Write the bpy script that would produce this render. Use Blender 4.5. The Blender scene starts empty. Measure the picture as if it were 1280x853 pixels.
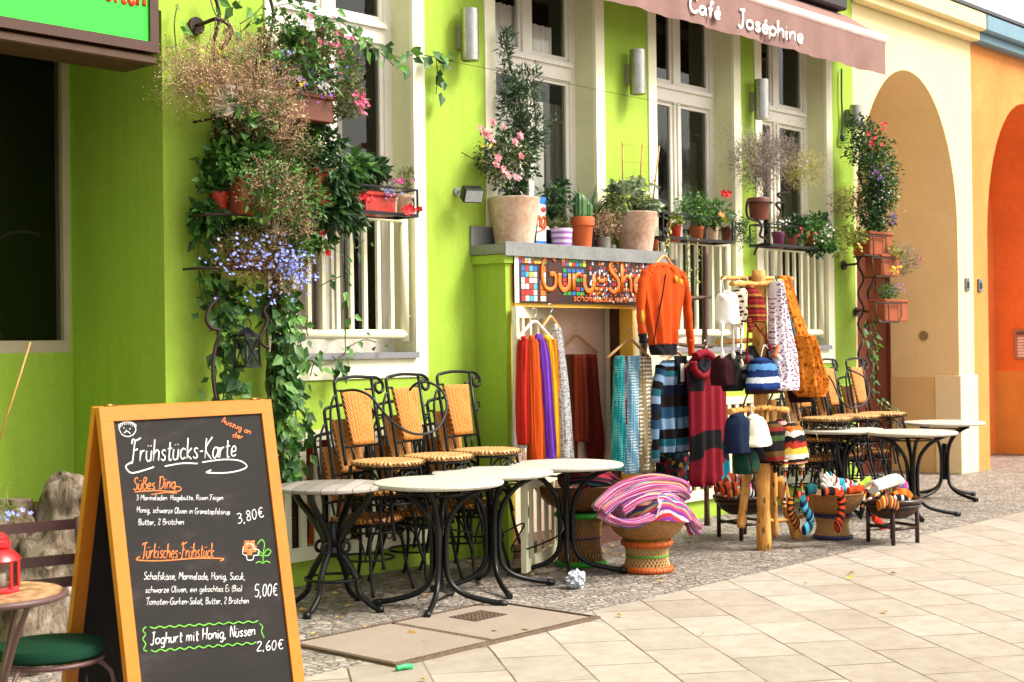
import bpy, math, random
from mathutils import Vector, Matrix, noise
random.seed(11)
C = bpy.context.scene.collection
SC = bpy.context.scene
R = math.radians
# ------------------------------------------------------------------ camera
HEAD, PITCH, ROLL, FPX = R(42.16), R(0.18), -0.0125, 1800.0
CAM = Vector((0, -7.1, 1.5))
camd = bpy.data.cameras.new('camera'); cam = bpy.data.objects.new('camera', camd); C.objects.link(cam)
CM = Matrix.Rotation(HEAD - R(90), 4, 'Z') @ Matrix.Rotation(R(90) + PITCH, 4, 'X') @ Matrix.Rotation(ROLL, 4, 'Z')
cam.matrix_world = Matrix.Translation(CAM) @ CM
camd.sensor_width = 36; camd.lens = FPX / 1280 * 36; camd.clip_end = 500; camd.clip_start = 0.05
camd.dof.use_dof = True; camd.dof.focus_distance = 8.0; camd.dof.aperture_fstop = 5.6
SC.camera = cam
# ------------------------------------------------------------------ world, sun, exposure
SUN_EL, SUN_AZ = R(48), R(-56)       # azimuth of the direction to the sun, from +X towards +Y
w = bpy.data.worlds.new('World'); SC.world = w; w.use_nodes = True
nt = w.node_tree; nt.nodes.clear()
sky = nt.nodes.new('ShaderNodeTexSky'); sky.sky_type = 'NISHITA'; sky.sun_disc = False
sky.sun_elevation = SUN_EL; sky.sun_rotation = R(90) - SUN_AZ; sky.dust_density = 4; sky.air_density = 1.0; sky.ozone_density = 1
hs = nt.nodes.new('ShaderNodeHueSaturation'); hs.inputs['Saturation'].default_value = 0.22
tint = nt.nodes.new('ShaderNodeMix'); tint.data_type = 'RGBA'; tint.blend_type = 'MULTIPLY'; tint.inputs[0].default_value = 1
tint.inputs[7].default_value = (1.0, 0.97, 0.90, 1)
bg = nt.nodes.new('ShaderNodeBackground'); bg.inputs[1].default_value = 0.125
wo = nt.nodes.new('ShaderNodeOutputWorld')
nt.links.new(sky.outputs[0], hs.inputs['Color']); nt.links.new(hs.outputs[0], tint.inputs[6])
nt.links.new(tint.outputs[2], bg.inputs[0]); nt.links.new(bg.outputs[0], wo.inputs[0])
sd = bpy.data.lights.new('sun', 'SUN'); sd.energy = 2.0; sd.angle = R(19); sd.color = (1, 0.95, 0.86)
sun = bpy.data.objects.new('sun', sd); C.objects.link(sun)
sdir = Vector((math.cos(SUN_EL) * math.cos(SUN_AZ), math.cos(SUN_EL) * math.sin(SUN_AZ), math.sin(SUN_EL)))
sun.rotation_euler = sdir.to_track_quat('Z', 'Y').to_euler(); sun.location = (0, -12, 12)
vs = SC.view_settings; vs.view_transform = 'Standard'; vs.look = 'None'; vs.gamma = 1; vs.exposure = 1.42; vs.use_curve_mapping = False
SC.render.engine = 'CYCLES'
SC.cycles.use_denoising = True
SC.cycles.max_bounces = 7; SC.cycles.transparent_max_bounces = 12
# ------------------------------------------------------------------ pixel (1280x853 photo) to place
def ray(px, py): return (CM.to_3x3() @ Vector(((px - 640) / FPX, -(py - 426.5) / FPX, -1)))
def at(px, py, Y=0.0):
    d = ray(px, py); k = (Y - CAM.y) / d.y; return CAM + d * k
def atz(px, py, Z=0.0):
    d = ray(px, py); k = (Z - CAM.z) / d.z; return CAM + d * k
def X_(px, py=430, Y=0.0): return at(px, py, Y).x
def Z_(px, py, Y=0.0): return at(px, py, Y).z
def ppm(p):
    d = (Vector(p) - CAM); return FPX / (CM.to_3x3().inverted() @ d).z * -1   # pixels per metre there
# ------------------------------------------------------------------ materials
def lin(c): return c / 12.92 if c <= .04045 else ((c + .055) / 1.055) ** 2.4
def S(h, k=0.8):
    h = h.lstrip('#'); return tuple(lin(int(h[i:i + 2], 16) / 255) * k for i in (0, 2, 4))
MATS = {}
class NT:
    def __init__(s, name):
        s.m = bpy.data.materials.new(name); s.m.use_nodes = True; s.t = s.m.node_tree
        s.b = s.t.nodes['Principled BSDF']
    def n(s, typ, **kw):
        o = s.t.nodes.new(typ)
        for k, v in kw.items(): setattr(o, k, v)
        return o
    def l(s, a, b): s.t.links.new(a, b)
    def mix(s, fac, a, b, mode='MIX'):
        o = s.n('ShaderNodeMix', data_type='RGBA', blend_type=mode)
        for i, v in ((0, fac), (6, a), (7, b)):
            if hasattr(v, 'links'): s.l(v, o.inputs[i])
            else: o.inputs[i].default_value = v if i == 0 else ((*v, 1) if len(v) == 3 else v)
        return o.outputs[2]
    def ramp(s, fac, stops, const=False):
        o = s.n('ShaderNodeValToRGB'); cr = o.color_ramp
        if const: cr.interpolation = 'CONSTANT'
        while len(cr.elements) < len(stops): cr.elements.new(0.5)
        for e, (p, c) in zip(cr.elements, stops): e.position = p; e.color = (*c, 1) if len(c) == 3 else c
        s.l(fac, o.inputs[0]); return o.outputs[0]
    def noise(s, scale, detail=4, vec=None, rough=.55):
        o = s.n('ShaderNodeTexNoise'); o.inputs['Scale'].default_value = scale; o.inputs['Detail'].default_value = detail
        o.inputs['Roughness'].default_value = rough
        if vec is not None: s.l(vec, o.inputs['Vector'])
        return o
    def obj(s): return s.n('ShaderNodeTexCoord').outputs['Object']
    def uv(s): return s.n('ShaderNodeUVMap').outputs[0]
    def math(s, op, a, b=None):
        o = s.n('ShaderNodeMath', operation=op)
        for i, v in ((0, a), (1, b)):
            if v is None: continue
            if hasattr(v, 'links'): s.l(v, o.inputs[i])
            else: o.inputs[i].default_value = v
        return o.outputs[0]
    def mapping(s, vec, scale=(1, 1, 1), rot=(0, 0, 0), loc=(0, 0, 0)):
        o = s.n('ShaderNodeMapping'); s.l(vec, o.inputs[0])
        o.inputs['Scale'].default_value = scale; o.inputs['Rotation'].default_value = rot; o.inputs['Location'].default_value = loc
        return o.outputs[0]
    def bump(s, h, strength=.3, dist=.01):
        o = s.n('ShaderNodeBump'); o.inputs['Strength'].default_value = strength; o.inputs['Distance'].default_value = dist
        s.l(h, o.inputs['Height']); s.l(o.outputs[0], s.b.inputs['Normal'])
    def set(s, rough=.6, metal=0, spec=.4):
        s.b.inputs['Roughness'].default_value = rough; s.b.inputs['Metallic'].default_value = metal
        s.b.inputs['Specular IOR Level'].default_value = spec
    def col(s, c):
        if hasattr(c, 'links'): s.l(c, s.b.inputs['Base Color'])
        else: s.b.inputs['Base Color'].default_value = (*c, 1)
def sc(c, k): return tuple(min(1, x * k) for x in c)
def mat(name, col, rough=.6, var=.18, scale=6, bump=0.0, bscale=60, metal=0, spec=.4, col2=None, isl=0.0):
    """plain surface: base colour broken up by two noises, fine bump"""
    if name in MATS: return MATS[name]
    m = NT(name); m.set(rough, metal, spec); o = m.obj()
    n1 = m.noise(scale, 5, o); n2 = m.noise(scale * 7, 3, o)
    f = m.math('ADD', m.math('MULTIPLY', n1.outputs[0], .65), m.math('MULTIPLY', n2.outputs[0], .35))
    f = m.ramp(f, [(.3, (0, 0, 0)), (.7, (1, 1, 1))])
    c = m.mix(f, sc(col, 1 - var), col2 or sc(col, 1 + var))
    if isl:
        g = m.n('ShaderNodeNewGeometry').outputs['Random Per Island']
        c = m.mix(g, m.mix(.999, c, sc((1, 1, 1), 1 - isl), 'MULTIPLY'), m.mix(.999, c, (1 + isl,) * 3, 'MULTIPLY'))
    m.col(c)
    if bump: m.bump(m.noise(bscale, 4, o).outputs[0], bump, .01)
    MATS[name] = m.m; return m.m
def leafmat(name, c1, c2, rough=.5, trans=.25):
    """leaves: every leaf its own mix of two colours"""
    if name in MATS: return MATS[name]
    m = NT(name); m.set(rough, 0, .35)
    g = m.n('ShaderNodeNewGeometry').outputs['Random Per Island']
    c = m.ramp(g, [(0, sc(c1, .6)), (.45, c1), (.8, c2), (1, sc(c2, 1.35))])
    m.col(c)
    if trans:
        tr = m.n('ShaderNodeBsdfTranslucent'); m.l(c, tr.inputs[0])
        mx = m.n('ShaderNodeMixShader'); mx.inputs[0].default_value = trans
        out = m.t.nodes['Material Output']; m.l(m.b.outputs[0], mx.inputs[1]); m.l(tr.outputs[0], mx.inputs[2]); m.l(mx.outputs[0], out.inputs[0])
    MATS[name] = m.m; return m.m
def stripes(name, cols, scale=1.0, axis=1, rough=.85, wob=.02, bump=.2, widths=None, fuzz=0.12):
    """cloth striped along one UV axis"""
    if name in MATS: return MATS[name]
    m = NT(name); m.set(rough, 0, .15); u = m.uv(); sx = m.n('ShaderNodeSeparateXYZ'); m.l(u, sx.inputs[0])
    nz = m.noise(14, 3, u)
    v = m.math('ADD', m.math('MULTIPLY', sx.outputs[axis], scale), m.math('MULTIPLY', nz.outputs[0], wob))
    v = m.math('FRACT', v); k = len(cols)
    pos = [i / k for i in range(k)] if not widths else [sum(widths[:i]) / sum(widths) for i in range(k)]
    c = m.ramp(v, [(p, q) for p, q in zip(pos, cols)], True)
    f = m.noise(160, 2, m.obj()); c = m.mix(fuzz * 2, c, m.ramp(f.outputs[0], [(.3, (.35, .35, .35)), (.7, (1, 1, 1))]), 'MULTIPLY')
    m.col(c)
    m.bump(m.noise(220, 2, m.obj()).outputs[0], bump, .004)
    MATS[name] = m.m; return m.m
# ------------------------------------------------------------------ mesh builder
class MB:
    def __init__(s): s.v = []; s.f = []; s.mi = []; s.sm = []; s.uvs = {}; s.cur = 0
    def quad(s, a, b, c, d, sm=False):
        i = len(s.v); s.v += [Vector(a), Vector(b), Vector(c), Vector(d)]; s.add((i, i + 1, i + 2, i + 3), sm)
    def add(s, f, sm=False): s.f.append(f); s.mi.append(s.cur); s.sm.append(sm)
    def box(s, c, d, rz=0, rot=None, bev=0):
        c = Vector(c); x, y, z = d[0] / 2, d[1] / 2, d[2] / 2
        m = rot.to_3x3() if rot is not None else Matrix.Rotation(rz, 3, 'Z')
        if bev and min(x, y, z) > bev:
            b = bev; i = len(s.v); idx = {}
            for sx in (-1, 1):
                for sy in (-1, 1):
                    for sz in (-1, 1):
                        for ax in range(3):
                            p = [sx * (x - (b if ax != 0 else 0)), sy * (y - (b if ax != 1 else 0)), sz * (z - (b if ax != 2 else 0))]
                            idx[(sx, sy, sz, ax)] = len(s.v); s.v.append(c + m @ Vector(p))
            g = lambda *k: idx[k]
            for q in (-1, 1):
                fs = [[g(q, a, e, 0) for a, e in ((-1, -1), (1, -1), (1, 1), (-1, 1))], [g(a, q, e, 1) for a, e in ((1, -1), (-1, -1), (-1, 1), (1, 1))], [g(a, e, q, 2) for a, e in ((-1, -1), (1, -1), (1, 1), (-1, 1))]]
                for f in fs: s.add(tuple(f if q > 0 else f[::-1]))
            for sx in (-1, 1):
                for sy in (-1, 1):
                    s.add((g(sx, sy, -1, 0), g(sx, sy, -1, 1), g(sx, sy, 1, 1), g(sx, sy, 1, 0)))
                    s.add((g(sx, -1, sy, 0), g(sx, -1, sy, 2), g(sx, 1, sy, 2), g(sx, 1, sy, 0)))
                    s.add((g(-1, sx, sy, 1), g(-1, sx, sy, 2), g(1, sx, sy, 2), g(1, sx, sy, 1)))
                    for sz in (-1, 1): s.add((g(sx, sy, sz, 0), g(sx, sy, sz, 1), g(sx, sy, sz, 2)))
            return
        i = len(s.v)
        s.v += [c + m @ Vector(p) for p in ((-x, -y, -z), (x, -y, -z), (x, y, -z), (-x, y, -z), (-x, -y, z), (x, -y, z), (x, y, z), (-x, y, z))]
        for f in ((3, 2, 1, 0), (4, 5, 6, 7), (0, 1, 5, 4), (1, 2, 6, 5), (2, 3, 7, 6), (3, 0, 4, 7)): s.add(tuple(i + k for k in f))
    def bx(s, x0, x1, y0, y1, z0, z1, bev=0): s.box(((x0 + x1) / 2, (y0 + y1) / 2, (z0 + z1) / 2), (abs(x1 - x0), abs(y1 - y0), abs(z1 - z0)), bev=bev)
    def bar(s, a, b, w, h=None, up=(0, 0, 1)):
        a, b = Vector(a), Vector(b); d = b - a; L = d.length; d.normalize()
        u = Vector(up) - d * Vector(up).dot(d)
        if u.length < 1e-4: u = Vector((1, 0, 0)) - d * d.x
        u.normalize(); sd_ = d.cross(u)
        s.box((a + b) / 2, (L, w, h or w), rot=Matrix((d, -sd_, u)).transposed())
    def tube(s, pts, r, n=8, closed=False, caps=True, flat=None, smooth=True, uv=False):
        pts = [Vector(p) for p in pts]; N = len(pts)
        if N < 2: return
        rad = r if isinstance(r, (list, tuple)) else [r] * N
        base = len(s.v); prev = None
        for i, p in enumerate(pts):
            a = pts[(i - 1) % N] if (closed or i > 0) else p; b = pts[(i + 1) % N] if (closed or i < N - 1) else p
            t = b - a
            if t.length < 1e-9: t = Vector((0, 0, 1))
            t.normalize()
            if prev is None: u = t.orthogonal().normalized()
            else:
                u = prev - t * prev.dot(t)
                u = u.normalized() if u.length > 1e-6 else t.orthogonal().normalized()
            prev = u; v = t.cross(u)
            for k in range(n):
                q = 2 * math.pi * k / n; o = (u * math.cos(q) + v * math.sin(q)) * rad[i]
                if flat is not None: o = o - flat[0] * o.dot(flat[0]) * (1 - flat[1])
                if uv: s.uvs[len(s.v)] = (k / n, i / N)
                s.v.append(p + o)
        for i in range(N if closed else N - 1):
            j = (i + 1) % N
            for k in range(n):
                k2 = (k + 1) % n
                s.add((base + i * n + k, base + i * n + k2, base + j * n + k2, base + j * n + k), smooth)
        if caps and not closed:
            s.add(tuple(base + k for k in range(n))[::-1]); s.add(tuple(base + (N - 1) * n + k for k in range(n)))
    def lathe(s, c, prof, n=24, smooth=True, wob=0.0, seed=0, capb=True, capt=False):
        c = Vector(c); base = len(s.v)
        if smooth and len(prof) > 2:
            pr = [prof[0]]                                   # a sharp corner of the profile gets two rings
            for a, q_, d in zip(prof, prof[1:], prof[2:]):
                v1, v2 = Vector((q_[0] - a[0], q_[1] - a[1])), Vector((d[0] - q_[0], d[1] - q_[1]))
                pr.append(q_)
                if v1.length > 1e-6 and v2.length > 1e-6 and v1.angle(v2) > .75: pr.append(q_)
            prof = pr + [prof[-1]]
        for (r, z) in prof:
            for k in range(n):
                q = 2 * math.pi * k / n
                rr = r * (1 + wob * noise.noise(Vector((math.cos(q) * 2 + seed, math.sin(q) * 2, z * 9))))
                i = len(s.v); s.v.append(c + Vector((rr * math.cos(q), rr * math.sin(q), z))); s.uvs[i] = (k / n, z)
        for i in range(len(prof) - 1):
            if prof[i] == prof[i + 1]: continue
            for k in range(n):
                k2 = (k + 1) % n; s.add((base + i * n + k, base + i * n + k2, base + (i + 1) * n + k2, base + (i + 1) * n + k), smooth)
        if capb: s.add(tuple(base + k for k in range(n))[::-1])
        if capt: s.add(tuple(base + (len(prof) - 1) * n + k for k in range(n)))
    def blob(s, c, r, n=12, wob=.2, seed=0.0, fr=2.0, squash=None):
        c = Vector(c); rr = r if isinstance(r, (tuple, list)) else (r, r, r); base = len(s.v); m = n // 2
        for i in range(m + 1):
            th = math.pi * i / m
            for k in range(n):
                q = 2 * math.pi * k / n; d = Vector((math.sin(th) * math.cos(q), math.sin(th) * math.sin(q), math.cos(th)))
                a = 1 + wob * noise.noise(d * fr + Vector((seed, seed * 1.7, 0)))
                j = len(s.v); s.v.append(c + Vector((d.x * rr[0], d.y * rr[1], d.z * rr[2])) * a); s.uvs[j] = (k / n, i / m)
        for i in range(m):
            for k in range(n):
                k2 = (k + 1) % n; s.add((base + i * n + k, base + (i + 1) * n + k, base + (i + 1) * n + k2, base + i * n + k2), True)
    def drape(s, rows, n=28, fold=0.0, nf=5, seed=0.0, capt=True, capb=True, matfn=None):
        """closed cloth tube. rows: (centre, half width vector, depth) from top to bottom"""
        base = len(s.v); N = len(rows)
        for i, (c, hw, dep) in enumerate(rows):
            c = Vector(c); hw = Vector(hw); side = Vector((hw.y, -hw.x, 0))
            side = side.normalized() if side.length > 1e-6 else Vector((0, -1, 0))
            g = i / max(1, N - 1)
            for k in range(n):
                q = 2 * math.pi * k / n
                cx = math.copysign(abs(math.cos(q)) ** .8, math.cos(q)); sy = math.sin(q)
                fo = fold * (0.35 + g) * (math.sin(nf * cx * 3.1 + seed + 1.2 * math.sin(g * 3 + seed)) + .5 * noise.noise(Vector((cx * 3, g * 4, seed))))
                j = len(s.v); s.v.append(c + hw * cx + side * (sy * dep + fo * (1 if sy >= 0 else .6)))
                s.uvs[j] = (k / n, g)
        for i in range(N - 1):
            for k in range(n):
                k2 = (k + 1) % n
                if matfn: q = 2 * math.pi * (k + .5) / n; s.cur = matfn(math.cos(q), (i + .5) / (N - 1), math.sin(q) > 0)
                s.add((base + i * n + k, base + (i + 1) * n + k, base + (i + 1) * n + k2, base + i * n + k2), True)
        if capt: s.add(tuple(base + k for k in range(n)))
        if capb: s.add(tuple(base + (N - 1) * n + k for k in range(n))[::-1])
    def leaf(s, p, d, L, W, nrm=None, droop=.2, fold=.15):
        """one pointed leaf, 6 points, folded along its rib"""
        p = Vector(p); d = Vector(d).normalized()
        nrm = Vector(nrm) if nrm is not None else Vector((random.gauss(0, .6), random.gauss(-.5, .6), random.gauss(.6, .6)))
        sd_ = d.cross(nrm)
        if sd_.length < 1e-4: sd_ = d.orthogonal()
        sd_.normalize(); up = sd_.cross(d); i = len(s.v)
        m1 = p + d * L * .4 - Vector((0, 0, droop * L * .15)); tip = p + d * L - Vector((0, 0, droop * L * .6))
        s.v += [p, m1 + sd_ * W * .5 + up * W * fold, tip, m1 - sd_ * W * .5 + up * W * fold, m1]
        s.add((i, i + 1, i + 4)); s.add((i + 1, i + 2, i + 4)); s.add((i + 4, i + 2, i + 3)); s.add((i, i + 4, i + 3))
    def flower(s, p, r, n=5, nrm=None):
        p = Vector(p); nrm = Vector(nrm) if nrm is not None else Vector((random.gauss(-.3, .5), random.gauss(-1, .4), random.gauss(.5, .5)))
        nrm.normalize(); u = nrm.orthogonal().normalized(); v = nrm.cross(u); i = len(s.v); s.v.append(p)
        for k in range(2 * n):
            q = math.pi * k / n; rr = r if k % 2 == 0 else r * .55
            s.v.append(p + (u * math.cos(q) + v * math.sin(q)) * rr + nrm * r * (.35 if k % 2 == 0 else .2))
        for k in range(2 * n): s.add((i, i + 1 + k, i + 1 + (k + 1) % (2 * n)))
    def xf(s, m):
        s.v = [m @ p for p in s.v]; return s
    def build(s, name, mats, parent=None, loc=None, world=False):
        if not isinstance(mats, (list, tuple)): mats = [mats]
        me = bpy.data.meshes.new(name); org = Vector(loc) if loc is not None else Vector((0, 0, 0))
        if parent is not None and (world or not s_local.get(parent.name)):
            inv = world_of(parent).inverted(); vv = [inv @ p for p in s.v]
        else: vv = [p - org for p in s.v]
        me.from_pydata(vv, [], s.f)
        for m in mats: me.materials.append(m)
        me.polygons.foreach_set('material_index', s.mi); me.polygons.foreach_set('use_smooth', s.sm)
        if s.uvs:
            ul = me.uv_layers.new(name='UVMap')
            for lp in me.loops: ul.data[lp.index].uv = s.uvs.get(lp.vertex_index, (0, 0))
            # seam: wrap u so that the last column does not run back through the whole map
            for po in me.polygons:
                us = [ul.data[i].uv[0] for i in po.loop_indices]
                if max(us) - min(us) > .5:
                    for i in po.loop_indices:
                        if ul.data[i].uv[0] < .5: ul.data[i].uv[0] += 1.0
        me.update()
        o = bpy.data.objects.new(name, me); C.objects.link(o)
        if parent is not None: o.parent = parent
        else: o.location = org
        return o
s_local = {}
def world_of(o):
    m = Matrix.Translation(o.location) @ o.rotation_euler.to_matrix().to_4x4()
    return world_of(o.parent) @ m if o.parent else m
def tag(o, label=None, cat=None, group=None, kind=None):
    if label: o['label'] = label
    if cat: o['category'] = cat
    if group: o['group'] = group
    if kind: o['kind'] = kind
    return o
def thing(name, label, cat, loc=(0, 0, 0), rz=0, group=None):
    o = bpy.data.objects.new(name, None); C.objects.link(o); o.location = loc; o.rotation_euler = (0, 0, rz)
    o.empty_display_size = .1
    return tag(o, label, cat, group)
def dup(root, loc, rz, label, group=None):
    def cp(o, par):
        c = o.copy(); C.objects.link(c); c.parent = par
        for ch in o.children: cp(ch, c)
        return c
    r = cp(root, None); r.location = loc; r.rotation_euler = (0, 0, rz); r['label'] = label
    if group: r['group'] = group
    return r
def spline(pts, n=6, closed=False):
    pts = [Vector(p) for p in pts]; out = []; N = len(pts)
    for i in range(N if closed else N - 1):
        g = lambda k: pts[k % N] if closed else pts[max(0, min(N - 1, k))]
        p0, p1, p2, p3 = g(i - 1), g(i), g(i + 1), g(i + 2)
        for k in range(n):
            t = k / n
            out.append(.5 * ((2 * p1) + (p2 - p0) * t + (2 * p0 - 5 * p1 + 4 * p2 - p3) * t * t + (3 * p1 - p0 - 3 * p2 + p3) * t ** 3))
    if not closed: out.append(pts[-1])
    return out
def circ(c, r, n=16, ax='Z', a0=0, a1=2 * math.pi):
    c = Vector(c); out = []
    for k in range(n + (0 if abs(a1 - a0 - 2 * math.pi) < 1e-6 else 1)):
        q = a0 + (a1 - a0) * k / n; x, y = r * math.cos(q), r * math.sin(q)
        out.append(c + (Vector((x, y, 0)) if ax == 'Z' else Vector((x, 0, y)) if ax == 'Y' else Vector((0, x, y))))
    return out
# ================================================================== materials of the place
def lime():
    m = NT('lime_plaster'); m.set(.8, 0, .2); o = m.obj(); n1 = m.noise(1.1, 6, o, .6); n2 = m.noise(3.2, 6, m.mapping(o, (2.2, 2.2, .22)), .7); n3 = m.noise(26, 4, o)
    c = m.mix(m.ramp(n1.outputs[0], [(.3, (0,) * 3), (.7, (1,) * 3)]), (.30, .455, .045), (.35, .50, .062)); c = m.mix(.2, c, m.ramp(n2.outputs[0], [(.38, (.55, .55, .5)), (.55, (1, 1, 1))]), 'MULTIPLY'); c = m.mix(.18, c, m.ramp(n3.outputs[0], [(.3, (.6, .6, .55)), (.6, (1, 1, 1))]), 'MULTIPLY')
    m.col(c); m.bump(m.noise(90, 4, o).outputs[0], .3, .01); return m.m
LIME = lime()
CREAM = mat('cream_plaster', S('#fbf6d6', .85), .75, .05, 3, .12, 80, spec=.2)
PALE = mat('pale_green_plaster', S('#eef0c0', .80), .75, .06, 3, .12, 80, spec=.2)
WHITEP = mat('white_window_paint', S('#f6efe0', .8), .4, .05, 5)
RAILM = mat('cream_rail_paint', S('#f4f1cc', .8), .4, .07, 7, .1)
SLATE = mat('slate_sill', S('#8d8b90', .7), .6, .15, 9, .15)
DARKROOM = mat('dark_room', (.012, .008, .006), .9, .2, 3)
BROWN = mat('dark_brown_wood', S('#4d2c1c', .7), .5, .2, 8, .1)
BLACKM = mat('black_iron', (.006, .006, .007), .42, .3, 20, .15, 120, spec=.3)
RUSTM = mat('rusty_iron', S('#3c231a', .6), .6, .3, 20, .2, 120)
STEEL = mat('brushed_steel', (.36, .345, .32), .28, .25, 30, metal=1)
BLACKP = mat('black_plastic', (.007, .007, .008), .45, .2, 10, spec=.3)
WHITEW = mat('white_wall', S('#fbfaf6', .85), .8, .03, 2)
def glass():
    m = NT('window_glass'); t = m.n('ShaderNodeBsdfTransparent'); t.inputs[0].default_value = (.93, .93, .9, 1)
    g = m.n('ShaderNodeBsdfGlossy'); g.inputs['Roughness'].default_value = .03; g.inputs[0].default_value = (.9, .92, .9, 1)
    fr = m.n('ShaderNodeFresnel'); fr.inputs[0].default_value = 1.5; mx = m.n('ShaderNodeMixShader')
    nz = m.noise(1.6, 2, m.obj()); bp = m.n('ShaderNodeBump'); bp.inputs['Strength'].default_value = .04; bp.inputs['Distance'].default_value = .1
    m.l(nz.outputs[0], bp.inputs['Height']); m.l(bp.outputs[0], g.inputs['Normal'])
    m.l(fr.outputs[0], mx.inputs[0]); m.l(t.outputs[0], mx.inputs[1]); m.l(g.outputs[0], mx.inputs[2])
    m.l(mx.outputs[0], m.t.nodes['Material Output'].inputs[0]); return m.m
GLASS = glass()
# ------------------------------------------------------------------ ground
def slab_mat():
    m = NT('sidewalk_slabs'); m.set(.75, 0, .3); o = m.obj()
    v = m.mapping(o, rot=(0, 0, R(-52.5)), loc=(.11, .07, 0))
    wv = m.noise(5, 3, v); v2 = m.mix(.012, v, wv.outputs[1], 'ADD')
    b = m.n('ShaderNodeTexBrick'); m.l(v2, b.inputs[0]); b.offset = .5
    b.inputs['Scale'].default_value = 1; b.inputs['Brick Width'].default_value = .52; b.inputs['Row Height'].default_value = .36
    b.inputs['Mortar Size'].default_value = .0058; b.inputs['Mortar Smooth'].default_value = .15; b.inputs['Bias'].default_value = 0
    b.inputs['Color1'].default_value = (.24, .24, .24, 1); b.inputs['Color2'].default_value = (.8, .8, .8, 1); b.inputs['Mortar'].default_value = (0, 0, 0, 1)
    per = m.ramp(b.outputs[0], [(.0, S('#cabcac', .54)), (.45, S('#d4c7b8', .58)), (1, S('#ddd1c4', .62))])
    g = m.noise(220, 3, o); st = m.noise(1.3, 6, o, .7); st2 = m.noise(9, 5, o, .65)
    c = m.mix(.30, per, m.ramp(g.outputs[0], [(.25, (.45, .42, .38)), (.75, (1, 1, 1))]), 'MULTIPLY')
    c = m.mix(.30, c, m.ramp(st.outputs[0], [(.35, (.55, .48, .42)), (.62, (1, 1, 1))]), 'MULTIPLY')
    c = m.mix(.28, c, m.ramp(st2.outputs[0], [(.38, (.5, .45, .4)), (.6, (1, 1, 1))]), 'MULTIPLY')
    jn = m.noise(2.2, 3, o)
    jf = m.math('MULTIPLY', b.outputs['Fac'], m.ramp(jn.outputs[0], [(.32, (.15,) * 3), (.6, (1,) * 3)]))
    gv = m.n('ShaderNodeTexVoronoi'); gv.inputs['Scale'].default_value = 2.6; m.l(o, gv.inputs[0]); c = m.mix(m.math('MULTIPLY', m.ramp(gv.outputs['Distance'], [(.035, (1,) * 3), (.05, (0,) * 3)]), .35), c, S('#5a4c40', .6))
    c = m.mix(jf, c, S('#6a5846', .62)); m.col(c)
    h = m.math('SUBTRACT', m.math('MULTIPLY', g.outputs[0], .12), m.math('MULTIPLY', b.outputs['Fac'], 1.0)); m.bump(h, .5, .006)
    return m.m
def cobble_mat():
    m = NT('mosaic_cobbles'); m.set(.7, 0, .35); o = m.obj()
    wv = m.noise(1.1, 2, o); v = m.mix(.10, o, wv.outputs[1], 'ADD')
    vd = m.n('ShaderNodeTexVoronoi', feature='DISTANCE_TO_EDGE'); vd.inputs['Scale'].default_value = 19; vd.inputs['Randomness'].default_value = .62
    vc = m.n('ShaderNodeTexVoronoi', feature='F1'); vc.inputs['Scale'].default_value = 19; vc.inputs['Randomness'].default_value = .62
    m.l(v, vd.inputs[0]); m.l(v, vc.inputs[0])
    sx = m.n('ShaderNodeSeparateColor'); m.l(vc.outputs['Color'], sx.inputs[0])
    c = m.ramp(sx.outputs[0], [(0, S('#9c9085', .62)), (.4, S('#aea297', .65)), (.8, S('#bcb0a4', .68)), (1, S('#cabdad', .7))])
    g = m.noise(160, 3, o); c = m.mix(.35, c, m.ramp(g.outputs[0], [(.3, (.5, .47, .45)), (.7, (1, 1, 1))]), 'MULTIPLY')
    st = m.noise(.9, 5, o); c = m.mix(.4, c, m.ramp(st.outputs[0], [(.35, (.55, .52, .5)), (.6, (1, 1, 1))]), 'MULTIPLY')
    e = m.ramp(vd.outputs['Distance'], [(.015, (1, 1, 1)), (.08, (0, 0, 0))]); e = m.math('MULTIPLY', e, m.ramp(m.noise(3, 3, o).outputs[0], [(.3, (.35,) * 3), (.6, (1,) * 3)]))
    c = m.mix(m.math('MULTIPLY', e, .9), c, S('#5a4e42', .55)); m.col(c)
    h = m.ramp(vd.outputs['Distance'], [(0, (0, 0, 0)), (.16, (.8, .8, .8)), (.5, (1, 1, 1))]); m.bump(h, .8, .012)
    return m.m
def sheet(name, pts, m, z, kind='structure'):
    b = MB(); b.quad(*[(x, y, z) for x, y in pts]); return tag(b.build(name, m), kind=kind)
sheet('ground', [(-150, -150), (150, -150), (150, 150), (-150, 150)], mat('ground_asphalt', (.09, .085, .08), .85, .2, 3), -.12)
b = MB(); b.bx(-40, 60, -9.0, -1.98, -.12, 0); tag(b.build('sidewalk', slab_mat()), kind='structure')
b = MB(); b.bx(-40, 60, -1.98, .0, -.12, 0.0); b.bx(13.0, 60, .0, 1.3, -.12, -.001); tag(b.build('cobbled_strip', cobble_mat()), kind='structure')
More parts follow.
